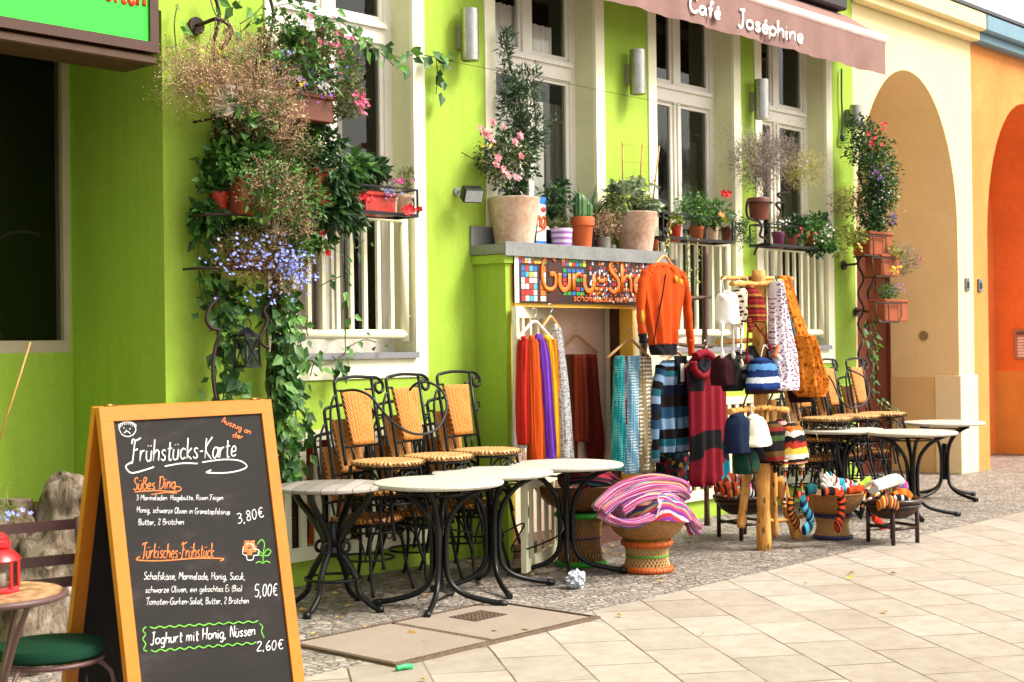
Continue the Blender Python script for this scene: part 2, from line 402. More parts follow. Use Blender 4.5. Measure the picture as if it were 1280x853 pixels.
# ------------------------------------------------------------------ cafe
def wall_holes(b, X0, X1, Z0, Z1, Y, holes, depth):
    xs = sorted({X0, X1, *[h[0] for h in holes], *[h[1] for h in holes]}); zs = sorted({Z0, Z1, *[h[2] for h in holes], *[h[3] for h in holes]})
    for i in range(len(xs) - 1):
        for j in range(len(zs) - 1):
            cx, cz = (xs[i] + xs[i + 1]) / 2, (zs[j] + zs[j + 1]) / 2
            if any(h[0] < cx < h[1] and h[2] < cz < h[3] for h in holes): continue
            b.quad((xs[i], Y, zs[j]), (xs[i + 1], Y, zs[j]), (xs[i + 1], Y, zs[j + 1]), (xs[i], Y, zs[j + 1]))
    for (a, c, d, e) in holes:
        y2 = Y + depth
        b.quad((a, Y, d), (a, Y, e), (a, y2, e), (a, y2, d)); b.quad((c, Y, e), (c, Y, d), (c, y2, d), (c, y2, e))
        b.quad((a, Y, e), (c, Y, e), (c, y2, e), (a, y2, e)); b.quad((a, y2, d), (c, y2, d), (c, Y, d), (a, Y, d))
XL, XR, ZT = 4.843, 12.949, 6.2
WX = [(5.59, 6.966), (7.58, 8.961), (9.542, 10.912), (11.148, 12.523)]
ZS, ZB = Z_(526, 440), Z_(526, 463)          # sill level, bottom of the cream band
ZW = 4.95
B_ = .11
OP = [(a + B_, c - B_, ZS if i != 1 else Z_(640, 296, 0), ZW) for i, (a, c) in enumerate(WX)]
SX0, SX1, SY, SZ = X_(631, 300, -.3), X_(820, 400, -.3), -.3, Z_(631, 318, -.3)   # shop porch: front corner, right end, front plane, top
VX = [(4.98 + .55, X_(540, 600), .16, Z_(430, 535)), (9.6, 12.55, .16, Z_(930, 495))]
cafe = thing('cafe_building', 'lime green cafe front with tall cream-framed windows and flower boxes', 'building', (XL, 0, 0))
b = MB()
door_hole = (SX0 + .14, SX1 - .04, .1, SZ - .2)
holes = OP + [(v[0] + .06, v[1] - .06, v[2] + .06, v[3] - .06) for v in VX] + [door_hole]
holes_w = [(h[0] - (B_ - .012 if i < 4 else 0), h[1] + (B_ - .012 if i < 4 else 0), (h[2] - .158) if i < 4 else h[2], h[3] + (.1 if i < 4 else 0)) for i, h in enumerate(holes)]
wall_holes(b, XL, XR, 0, ZT, 0, holes_w, .3)
b.quad((XL, 0, 0), (XL, 0, ZT), (XL, 1.0, ZT), (XL, 1.0, 0))                 # recess, right side
ZRS = Z_(60, 441, 1.0); RL_ = 3.72; RC_ = 3.47
wall_holes(b, RL_, XL, 0, ZT, 1.0, [(3.78, XL - .012, ZRS, 3.46)], .12)
b.quad((RL_, 1.0, 0), (RL_, 1.0, ZT), (RL_, 0, ZT), (RL_, 0, 0)); b.quad((-8, 0, 0), (RL_, 0, 0), (RL_, 0, ZT), (-8, 0, ZT))  # left recess wall, out of view, set close in to block sky light
b.quad((RL_, 0, RC_), (XL, 0, RC_), (XL, 1.0, RC_), (RL_, 1.0, RC_)); b.quad((RL_, 0, RC_), (RL_, 0, ZT), (XL, 0, ZT), (XL, 0, RC_))
b.quad((-8, 0, ZT), (XR, 0, ZT), (XR, 6, ZT), (-8, 6, ZT)); b.quad((XR, 0, 4.9), (XR, 6, 4.9), (XR, 6, ZT), (XR, 0, ZT)); b.quad((-8, 6, 0), (XR, 6, 0), (XR, 6, ZT), (-8, 6, ZT)); b.quad((-8, 0, 0), (-8, 0, ZT), (-8, 6, ZT), (-8, 6, 0))
b.build('wall', LIME, cafe)
# plinth under the lime wall, a shade darker at the ground
for k, (x0, x1, zs, zt) in enumerate(OP):
    a, c = WX[k]; ZB = zs - .17
    b = MB()     # cream band round the opening: lies in a slot of the wall, 12 mm proud, and lines the reveal
    y0, y1 = -.012, .30
    b.bx(a, x0, y0, .02, ZB, ZW + .1); b.bx(x1, c, y0, .02, ZB, ZW + .1); b.bx(x0, x1, y0, .02, ZB, zs - .004); b.bx(x0, x1, y0, .02, ZW, ZW + .1)
    b.build('window_surround', CREAM, cafe)
    b = MB(); b.quad((x0, .02, zs), (x0, .02, zt), (x0, y1, zt), (x0, y1, zs)); b.quad((x1, .02, zt), (x1, .02, zs), (x1, y1, zs), (x1, y1, zt)); b.quad((x0, .02, zt), (x1, .02, zt), (x1, y1, zt), (x0, y1, zt))
    b.build('window_reveal', PALE, cafe)
    # window
    yf = .2; b = MB(); fw = .07
    ztb, ztt = Z_(714, 104, .22), Z_(719, 81, .22)
    b.bx(x0, x0 + fw, yf, yf + .07, zs, zt); b.bx(x1 - fw, x1, yf, yf + .07, zs, zt); b.bx(x0 + fw, x1 - fw, yf, yf + .07, zs, zs + .09)
    b.bx(x0 + fw, x1 - fw, yf - .015, yf + .07, ztb, ztt); b.bx(x0 + fw, x1 - fw, yf - .04, yf - .016, ztt - .05, ztt - .02); xm = (x0 + x1) / 2
    b.bx(xm - .045, xm + .045, yf - .006, yf + .065, zs + .09, ztb); b.bx(xm - .05, xm + .05, yf - .006, yf + .065, ztt, zt)
    b.bx(xm - .012, xm + .012, yf - .022, yf - .007, zs + .1, ztb - .01)
    for q0, q1 in ((x0 + fw, xm - .045), (xm + .045, x1 - fw)):
        for z0, z1 in ((zs + .09, ztb), (ztt, zt)):
            e = .035
            b.bx(q0, q0 + e, yf + .012, yf + .055, z0, z1); b.bx(q1 - e, q1, yf + .012, yf + .055, z0, z1); b.bx(q0 + e, q1 - e, yf + .012, yf + .055, z0, z0 + e); b.bx(q0 + e, q1 - e, yf + .012, yf + .055, z1 - e, z1)
    win = b.build('window', WHITEP, cafe)
    b = MB()
    for q0, q1 in ((x0 + fw, xm - .045), (xm + .045, x1 - fw)):
        for z0, z1 in ((zs + .09, ztb), (ztt, zt)): b.quad((q0 + .03, yf + .03, z0 + .03), (q1 - .03, yf + .03, z0 + .03), (q1 - .03, yf + .03, z1 - .03), (q0 + .03, yf + .03, z1 - .03))
    b.build('pane', GLASS, win)
    b = MB(); b.bx(x0 + .002, x1 - .002, -.045, yf + .01, zs - .04, zs); b.build('sill', SLATE, win)
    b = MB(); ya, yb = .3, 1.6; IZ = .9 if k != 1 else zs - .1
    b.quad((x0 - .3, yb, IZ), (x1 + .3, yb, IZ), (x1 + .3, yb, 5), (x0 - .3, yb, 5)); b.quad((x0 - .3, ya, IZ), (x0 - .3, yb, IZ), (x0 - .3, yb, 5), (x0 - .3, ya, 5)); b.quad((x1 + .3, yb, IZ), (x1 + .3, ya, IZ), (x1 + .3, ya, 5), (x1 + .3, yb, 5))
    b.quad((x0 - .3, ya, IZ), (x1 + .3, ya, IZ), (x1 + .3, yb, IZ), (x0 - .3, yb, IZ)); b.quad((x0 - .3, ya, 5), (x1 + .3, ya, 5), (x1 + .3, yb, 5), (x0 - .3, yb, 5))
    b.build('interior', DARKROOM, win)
    # curtains behind the panes; second window's white ones stand in for a bright reflection
    cur = {0: [(x0 + .05, x1 - .36, zs + .05, 3.55, S('#ead9cc', .75))], 1: [(x0 + .12, x1 - .33, zs + .05, 3.4, S('#fffaf2', .9)), (x1 - .32, x1 - .08, zs + .05, 3.4, S('#6f6d62', .6)), (x0 + .1, xm - .05, 3.8, 4.1, S('#fffaf2', .9)), (xm + .1, xm + .36, 3.7, 4.0, S('#fffaf2', .9))],
           2: [(xm + .1, x1 - .12, zs + .05, 3.3, S('#57503c', .5))], 3: [(x0 + .1, xm - .1, zs + .05, 3.3, S('#e9e2d2', .7)), (xm + .12, x1 - .12, zs + .05, 3.2, S('#5c5a45', .5))]}[k]
    for (q0, q1, z0, z1, cc) in cur:
        b = MB(); n = 26
        for i in range(n + 1):
            x = q0 + (q1 - q0) * i / n; y = (.335 if k != 1 else .275) + .018 * math.sin(i * 1.9) + .008 * math.sin(i * .7)
            b.v += [Vector((x, y, z0)), Vector((x, y, z1))]
        for i in range(n): b.add((2 * i, 2 * i + 2, 2 * i + 3, 2 * i + 1), True)
        b.build('curtain_or_reflection', mat('curtain_or_reflection_%d_%d' % (k, int(q0 * 100)), cc, .9, .1, 5), win)
    # railing across the lower window
    rz0, rz1 = Z_(440, 418, .05), Z_(495, 274, .05); b = MB()
    xa, xb = x0 + .02, x1 - .05
    if k != 1:
        b.tube([(xa, .05, rz0), (xb, .05, rz0)], .032, 10); b.tube([(xa, .05, rz1), (xb, .05, rz1)], .026, 10); b.tube([(xb, .05, rz0 - .05), (xb, .05, rz1)], .032, 10); b.tube([(xb, .05, rz0 + .12), (x1, .05, rz0 + .12)], .014, 6)
        nb = 9
        for i in range(nb): b.bx(xa + (xb - xa) * i / nb - .015, xa + (xb - xa) * i / nb + .015, .038, .062, rz0, rz1)
        b.build('railing', RAILM, win)
# window in the entrance recess
b = MB(); x0, x1, z0, z1 = 3.78, XL - .012, ZRS, 3.46
b.bx(x1 - .045, x1, 1.0, 1.09, z0, z1); b.bx(x0, x1 - .045, 1.0, 1.09, z0, z0 + .075); b.bx(x0, x0 + .06, 1.0, 1.09, z0 + .075, z1); b.bx(3.83, 3.86, 1.02, 1.08, z0 + .075, z1)
rwin = b.build('window', mat('beige_frame', S('#d0bda4', .7), .5, .1, 6), cafe)
b = MB(); b.quad((x0 + .06, 1.04, z0 + .07), (x1 - .045, 1.04, z0 + .07), (x1 - .045, 1.04, z1), (x0 + .06, 1.04, z1)); b.build('pane', GLASS, rwin)
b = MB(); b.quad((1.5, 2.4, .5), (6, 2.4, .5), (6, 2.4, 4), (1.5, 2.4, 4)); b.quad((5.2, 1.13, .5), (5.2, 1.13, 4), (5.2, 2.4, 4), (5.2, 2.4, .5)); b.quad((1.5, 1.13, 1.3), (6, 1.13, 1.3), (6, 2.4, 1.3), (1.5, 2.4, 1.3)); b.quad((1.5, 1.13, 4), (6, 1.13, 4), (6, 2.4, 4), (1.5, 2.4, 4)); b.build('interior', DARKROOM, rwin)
b = MB(); b.tube(circ((4.62, 1.18, 1.95), .3, 18, 'Y', 1.2, 3.3), .012, 6); b.tube([(4.45, 1.35, 1.5), (4.45, 1.35, 1.62), (4.48, 1.35, 1.75)], [.07, .09, .03], 10); b.build('chair_back', mat('dim_wood', S('#2b2018', .4), .6), rwin)
# cellar vents: orange panels behind cream lattice
ORG = mat('orange_panel', S('#f06a1e', .8), .6, .2, 3, .1); YEL = mat('yellow_jamb', S('#f7c64b', .8), .6, .1, 4, .1)
for (x0, x1, z0, z1) in VX:
    b = MB(); b.quad((x0, .22, z0), (x1, .22, z0), (x1, .22, z1), (x0, .22, z1)); b.build('vent_panel', ORG, cafe)
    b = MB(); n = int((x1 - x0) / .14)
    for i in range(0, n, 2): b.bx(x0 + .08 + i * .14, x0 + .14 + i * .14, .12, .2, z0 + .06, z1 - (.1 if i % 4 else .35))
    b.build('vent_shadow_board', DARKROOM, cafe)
    b = MB(); b.bx(x0, x1, -.035, -.004, z0, z0 + .085); b.bx(x0, x1, -.035, -.004, z1 - .065, z1); b.bx(x0, x0 + .06, -.035, -.004, z0 + .085, z1 - .065); b.bx(x1 - .045, x1, -.035, -.004, z0 + .085, z1 - .065)
    n = round((x1 - x0 - .12) / .125)
    for i in range(1, n): x = x0 + .06 + (x1 - x0 - .12) * i / n; b.bx(x - .026, x + .026, -.028, -.008, z0 + .085, z1 - .065)
    b.build('lattice', RAILM, cafe)
# ------------------------------------------------------------------ shop porch
shop = thing('shop_porch', 'low porch of the clothes shop with yellow door frame and grey ledge', 'porch', (SX0, SY, 0))
b = MB(); jx0, jx1 = X_(643, 500, SY), X_(792, 500, SY); zt = Z_(643, 378, SY)
b.bx(SX0 + .002, SX0 + .05, SY, -.002, 0, SZ - .06); b.bx(SX0 - .03, SX1, SY - .02, -.002, SZ - .06, SZ); b.build('side_wall', LIME, shop)
b = MB(); b.bx(SX0 + .05, jx0, SY + .001, 0.28, 0.05, SZ - .061); b.bx(jx0, jx1, SY - .012, SY + .06, zt - .032, zt - .002); b.bx(jx1, jx1 + .03, SY + .0, -.17, .1, zt + .03); b.build('jamb', YEL, shop)
b = MB(); b.bx(jx1 + .031, SX1, SY + .001, -.002, 0, SZ - .061); b.build('front_pier', RAILM, shop)
b = MB(); b.bx(jx0, jx1, SY + .061, -.002, zt, SZ - .061); b.build('lintel', BROWN, shop)
PEACH = mat('peach_plaster', S('#fbdcc4', .95), .8, .08, 3, .15)
b = MB(); yi = .02; xa, xb = door_hole[0], door_hole[1]
e_ = .003
b.quad((xa, yi, .1), (xb, yi, .1), (xb, yi, SZ - .2), (xa, yi, SZ - .2)); b.quad((xb - e_, -.298, .1), (xb - e_, -.298, SZ - .2), (xb - e_, yi, SZ - .2), (xb - e_, yi, .1)); b.quad((xa + e_, -.05, .1), (xa + e_, yi, .1), (xa + e_, yi, SZ - .2), (xa + e_, -.05, SZ - .2)); b.quad((xa, -.1, SZ - .2 - e_), (xb, -.1, SZ - .2 - e_), (xb, yi, SZ - .2 - e_), (xa, yi, SZ - .2 - e_))
b.build('inner_wall', PEACH, shop)
b = MB(); b.bx(SX0 + .051, SX1 - .05, -.31, .139, 0, .1); b.build('step', mat('red_brick', S('#8a5a4a', .6), .8, .3, 14, .3), shop)
b = MB(); b.bx(jx1 - .035, jx1 + .03, -.169, -.1, .1, zt); b.build('post', BROWN, shop)
ZINC = mat('weathered_zinc', S('#9ea09e', .6), .55, .25, 5, .2, 40, metal=.25)
b = MB(); lx0 = SX0 - .045; zl0, zl1 = SZ + .004, Z_(631, 302, -.34)
b.bx(lx0, SX1 + .1, -.34, -.003, zl0, zl1 - .012); b.bx(lx0 - .004, SX1 + .1, -.352, -.341, zl0 - .015, zl1 + .002); b.bx(lx0, lx0 + .45, -.02, -.004, zl1 - .012, zl1 + .13)
b.build('ledge', ZINC, shop)
LEDGE_Z = zl1 - .010
# shutter doors folded out
def lattice_door(name, x0, y0, dx, dy, z0, z1, par, n=5):
    b = MB(); p = Vector((x0, y0, 0)); d = Vector((dx, dy, 0)); L = d.length; u = d.normalized(); up = Vector((0, 0, 1))
    def V(s, z): return p + u * s + up * z
    b.bar(V(.03, z0), V(.03, z1), .035, .06, u); b.bar(V(L - .03, z0), V(L - .03, z1), .035, .06, u)
    b.bar(V(.06, z0 + .04), V(L - .06, z0 + .04), .03, .08, up); b.bar(V(.06, z1 - .04), V(L - .06, z1 - .04), .03, .08, up)
    for i in range(1, n): b.bar(V(L * i / n, z0 + .08), V(L * i / n, z1 - .08), .02, .045, u)
    return b.build(name, RAILM, par)
p0 = at(655, 600, SY - .02)
A_, B2 = atz(655, 717, .03), atz(701, 689, .03)
lattice_door('shutter_door', A_.x, A_.y, B2.x - A_.x, B2.y - A_.y, .03, Z_(655, 600, A_.y), shop, 5)
A_, B2 = at(644, 500, -.36), at(690, 500, -.02)
lattice_door('shutter_door', A_.x, A_.y, B2.x - A_.x, B2.y - A_.y, .75, Z_(690, 386, -.02), shop, 5)
# ------------------------------------------------------------------ entrance steps
TILE = mat('red_brown_tiles', S('#6d3a2a', .6), .5, .25, 10, .15)
b = MB(); b.bx(RL_ + .002, XL - .002, .34, .99, 0, .58); b.bx(RL_ + .002, XL - .002, .02, .34, 0, .38); b.bx(RL_ + .002, XL - .002, -.32, .02, 0, .19)
tag(b.build('steps', TILE), kind='structure')
# ------------------------------------------------------------------ neighbours with the arches
def arch_house(name, label, X0, X1, xl, xr, zsp, zap, fm, im, lowm, corn, cm, ztop, plinth):
    t = thing(name, label, 'building', (X0, 0, 0)); n = 26; zc = Z_(1214, 52, -.03); D = .93
    xc, rr, rz = (xl + xr) / 2, (xr - xl) / 2, zap - zsp
    arc = [(xc - rr * math.cos(math.pi * i / n), zsp + rz * math.sin(math.pi * i / n)) for i in range(n + 1)]
    b = MB(); b.quad((X0, 0, 0), (xl, 0, 0), (xl, 0, zsp), (X0, 0, zsp)); b.quad((xr, 0, 0), (X1, 0, 0), (X1, 0, zsp), (xr, 0, zsp)); b.quad((X0, 0, zsp), (xl, 0, zsp), (xl, 0, zc), (X0, 0, zc)); b.quad((xr, 0, zsp), (X1, 0, zsp), (X1, 0, zc), (xr, 0, zc))
    for (a, z0), (c, z1) in zip(arc, arc[1:]): b.quad((a, 0, z0), (c, 0, z1), (c, 0, zc), (a, 0, zc))
    b.build('front_wall', fm, t)
    b = MB(); zq = Z_(1190, 470, .4)
    for (a, z0), (c, z1) in zip(arc, arc[1:]): b.quad((a, 0, z0), (a, D, z0), (c, D, z1), (c, 0, z1), True)
    b.quad((xl, 0, 0), (xl, D, 0), (xl, D, zsp), (xl, 0, zsp)); b.quad((xr, 0, zq), (xr, 0, zsp), (xr, D, zsp), (xr, D, zq)); b.quad((xl, D, 0), (xr, D, 0), (xr, D, zap), (xl, D, zap))
    b.build('passage', im, t)
    b = MB(); b.bx(xr - .012, xr + .1, .02, D, 0, zq); b.build('dado', lowm, t)
    if plinth:
        b = MB(); b.bx(xr - .03, X1 + .02, -.03, .28, 0, zq + .02, .006); b.build('plinth', plinth, t)
    b = MB(); b.bx(X0, X1, -.12, -.0, zc, zc + .1, .01); b.bx(X0, X1, -.2, 0, zc + .1, zc + .3, .02); b.build('cornice', cm, t)
    b = MB(); b.bx(X0, X1, -.21, .3, zc + .302, zc + .34); b.build('flashing', mat('dark_flashing', (.05, .05, .055), .5), t)
    b = MB(); b.bx(X0 + .002, X1 - .002, -.02, 5, zc + .342, ztop); b.build('upper_wall', WHITEW, t)
    return t
YCR = mat('butter_plaster', S('#fbe6ae', .8), .85, .06, 2, .25, 60, spec=.15); TAN = mat('tan_plaster', S('#f0d4a4', .86), .85, .08, 2, .25, 60, spec=.15)
TAN2 = mat('ochre_plaster', S('#e8c48a', .78), .85, .1, 2, .2, 60, spec=.15); ORF = mat('orange_plaster', S('#f09a55', .74), .85, .2, 2, .6, 45, spec=.15)
ORI = mat('deep_orange_plaster', S('#f08a48', .88), .85, .14, 2.5, .5, 45, spec=.15); PINKC = mat('pale_plinth', S('#f6e2b8', .8), .85, .05, 3, .15)
BLUEG = mat('blue_grey_trim', S('#7fa3b5', .7), .7, .08, 4)
Xa, Xb = 12.955, 15.676
cream_h = arch_house('arched_house', 'cream house with tall arched passage between lime cafe and orange house', Xa, Xb, 12.99, 15.283, 2.68, 4.36, YCR, TAN, TAN2, None, YCR, 9.0, PINKC)
orange_h = arch_house('arched_house', 'orange house with arched doorway and intercom at the right edge', Xb + .006, 20.5, 16.06, 18.36, 2.68, 4.36, ORF, ORI, mat('amber_plaster', S('#eaaa50', .8), .85, .12, 3, .2), None, BLUEG, 9.0, None)
# brown door in the cream passage
b = MB(); dx0, dx1 = X_(1088, 440, .9), X_(1107.5, 440, .9); b.bx(dx0 - 1.2, dx1, .86, .925, 0, 2.6); b.bx(dx1 - .045, dx1, .83, .86, 0, 2.6)
for i in range(4):
    b.bx(dx1 - .32 - .0, dx1 - .1, .845, .86, .25 + i * .6, .7 + i * .6)
pd = b.build('door', mat('red_brown_door', S('#7a3826', .6), .5, .2, 6, .1), cream_h)
# vent disc, bell plates
b = MB(); p = at(1158, 420, 0); q = Vector((15.283 - .0, .42, Z_(1158, 420, .42)))
b.tube([(q.x - .012, q.y, q.z), (q.x + .01, q.y, q.z)], [.055, .055], 20); b.build('vent_disc', mat('bronze_disc', S('#a58a5c', .6), .5), cream_h)
for px, py, par in ((1208, 356, cream_h), (1224, 357, orange_h)):
    p = at(px, py, 0); b = MB(); b.bx(p.x - .05, p.x + .05, -.022, -.001, p.z - .075, p.z + .075, .006); pl = b.build('doorbell', mat('grey_plate', S('#8f97a0', .6), .4, metal=.4), par)
    b = MB(); b.bx(p.x - .025, p.x + .025, -.027, -.0225, p.z - .04, p.z + .03); b.build('button', BLACKP, pl)
# intercom on the orange reveal
xr = 18.36; ic = MB(); y0, y1, z0, z1 = .2, .62, Z_(1258, 450, .5), Z_(1258, 412, .5)
ic.bx(xr - .03, xr - .001, .1, .66, z0, z1, .006); icp = ic.build('intercom', mat('intercom_steel', S('#b9b4b4', .6), .35, metal=.6), orange_h)
b = MB()
for i in range(3):
    for j in range(7):
        b.bx(xr - .036, xr - .031, .16 + i * .16, .29 + i * .16, z0 + .03 + j * .038, z0 + .058 + j * .038)
b.build('name_button', mat('name_plate', S('#f4f1ee', .8), .4), icp)
b = MB(); b.bx(xr - .036, xr - .031, .16, .62, z1 - .07, z1 - .025); b.build('speaker_grille', mat('grille_grey', S('#77757a', .6), .4, metal=.5), icp)
# mauve door jamb with a moulded capital
b = MB(); MV = mat('mauve_trim', S('#8a3f50', .65), .5, .1, 6); zc = Z_(1240, 285, .6)
b.bx(16.06 + .0, 16.26, .86, .925, 0, zc - .06); b.bx(16.06, 16.46, .72, .92, zc - .06, zc, .01); b.bx(16.05, 16.5, .68, .92, zc + .002, zc + .05, .015); b.bx(16.03, 16.54, .64, .92, zc + .052, zc + .1, .02)
b.build('door_frame', MV, orange_h)
# ------------------------------------------------------------------ sign over the entrance
xs, zsb = X_(199, 70, -.35), Z_(195, 80, -.35)
sg = thing('shop_sign', 'green box sign in a brown frame over the entrance, top left', 'sign', (3.3, -.2, zsb))
b = MB(); f = .056; zt = zsb + 1.3
b.bx(2.2, xs, -.35, -.01, zsb + .062, zsb + .062 + f); b.bx(2.2, xs, -.35, -.01, zt - f, zt); b.bx(xs - .055, xs, -.35, -.01, zsb + .062 + f, zt - f); b.bx(2.2, 2.4, -.35, -.01, zsb + .062 + f, zt - f); b.bx(2.4, xs - .055, -.3, -.01, zsb + .062 + f, zt - f)
b.build('frame', BROWN, sg)
b = MB(); b.bx(2.2, xs, -.33, -.01, zsb, zsb + .05, .008); b.bx(2.2, xs - .02, -.26, -.01, zsb + .05, zsb + .062); b.build('bottom_rail', mat('worn_brown_wood', S('#5a3a1f', .6), .6, .25, 10, .2), sg)
b = MB(); b.bx(2.4, xs - .055, -.335, -.301, zsb + .062 + f, zt - f); b.build('panel', mat('bright_green_panel', (.02, .72, .03), .35, .04, 3), sg)
SIGN = (sg, xs, zsb)
# ------------------------------------------------------------------ awning
YA = -.42; ax1 = X_(1107, 75, YA); az0, az1 = Z_(1107, 95, YA), Z_(1107, 52, YA); ax0 = 7.5
aw = thing('awning', 'dusty pink awning with white cafe lettering, rolled in over the windows', 'awning', (10, -.2, az0))
FAB = mat('dusty_pink_fabric', S('#b08a82', .56), .8, .12, 4, .12, 200, spec=.1)
b = MB(); n = 70
for i in range(n + 1):
    x = ax0 + (ax1 - ax0) * i / n; y = .016 * math.sin(i * .63) + .010 * math.sin(i * 1.7 + .4 * math.sin(i * .21)) + .008 * noise.noise(Vector((i * .9, 0, 0)))
    b.v += [Vector((x, YA + y * 1.2, az0)), Vector((x, YA + y * .6, (az0 + az1) / 2)), Vector((x, YA, az1))]
for i in range(n):
    for j in range(2): b.add((3 * i + j, 3 * i + 3 + j, 3 * i + 4 + j, 3 * i + 1 + j), True)
b.build('valance', FAB, aw)
b = MB(); b.tube([(ax0, YA + .03, az1 + .02), (ax1 + .02, YA + .03, az1 + .02)], .05, 14); b.build('front_bar', mat('pale_pink_bar', S('#ecd2cc', .8), .45), aw)
b = MB(); b.quad((ax0, YA + .04, az1 + .06), (ax1 - .05, YA + .04, az1 + .06), (ax1 - .1, -.05, az1 + .30), (ax0, -.05, az1 + .30)); b.build('canopy', FAB, aw)
b = MB(); b.bx(ax0, ax1 - .25, -.16, -.005, az1 + .30, az1 + .48, .02); b.build('cassette', mat('awning_case', S('#3a3230', .5), .5), aw)
for x in (8.6, 12.3):
    b = MB(); b.bar((x, -.01, az0 + .25), (x + .02, YA + .04, az1 - .02), .04, .05); b.build('arm', BLACKM, aw)
AWN = (aw, YA, az0, az1)
# ------------------------------------------------------------------ wall lamps
def wall_lamp(px, y0, y1, wpx, lab, yy=-.11):
    p = at(px, (y0 + y1) / 2, yy); z1, z0 = Z_(px, y0, yy), Z_(px, y1, yy); r = wpx / 2 / ppm(p)
    t = thing('wall_lamp', lab, 'wall lamp', (p.x, 0, p.z), 0, 'steel wall lamps on the facade')
    b = MB(); b.lathe((p.x, yy, 0), [(r * .9, z0 + .01), (r, z0), (r, z1), (r * .93, z1), (r * .93, z1 - .02)], 24, True); b.lathe((p.x, yy, 0), [(r * 1.03, z0 + .05), (r * 1.03, z0 + .06)], 24, True, capb=False); o = b.build('shade', STEEL, t)
    for pl in o.data.polygons: pass
    b = MB(); b.bx(p.x - .03, p.x + .03, yy + r * .8, -.002, p.z - .09, p.z + .07, .004); b.build('bracket', mat('lamp_bracket', S('#a8a39a', .6), .5), t)
wall_lamp(587, 12, 76, 23, 'steel cylinder wall lamp on the lime strip right of the first window')
wall_lamp(797, 63, 118, 20, 'steel cylinder wall lamp on the lime strip between second and third windows')
wall_lamp(952, 100, 149, 18, 'steel cylinder wall lamp above the dried grass in the hanging pot')
wall_lamp(1070, 132, 158, 16, 'steel cylinder wall lamp half hidden by the flowers beside the arch')
# ================================================================== furniture
def weave_mat(name, c1, c2, s=1.0, herring=True):
    m = NT(name); m.set(.55, 0, .35); u = m.uv(); sx = m.n('ShaderNodeSeparateXYZ'); m.l(u, sx.inputs[0])
    # herringbone: v shifted by a triangle wave of u
    tri = m.math('PINGPONG', m.math('MULTIPLY', sx.outputs[0], 3.0 if herring else .001), .5)
    v = m.math('ADD', m.math('MULTIPLY', sx.outputs[1], 10 * s), m.math('MULTIPLY', tri, 6.0))
    w1 = m.math('PINGPONG', v, .5); w2 = m.math('PINGPONG', m.math('MULTIPLY', sx.outputs[0], 9 * s), .5)
    h = m.math('ADD', m.math('MULTIPLY', w1, 1.4), m.math('MULTIPLY', w2, .6))
    nz = m.noise(12, 4, m.obj()); f = m.math('ADD', h, m.math('MULTIPLY', nz.outputs[0], .5))
    c = m.ramp(f, [(.35, sc(c1, .35)), (.62, c1), (.95, c2)]); m.col(c); m.bump(h, .8, .008)
    MATS[name] = m.m; return m.m
RAT = weave_mat('rattan_light', S('#d07a26', .66), S('#eca650', .74)); RATS = weave_mat('rattan_seat', S('#cf9048', .68), S('#eec084', .78), 1.0); RATD = weave_mat('rattan_brown', S('#c87a34', .8), S('#eaa85a', .85))
FRAME = mat('black_wrought_iron', (.0045, .0045, .005), .36, .3, 30, .08, 200, spec=.3)
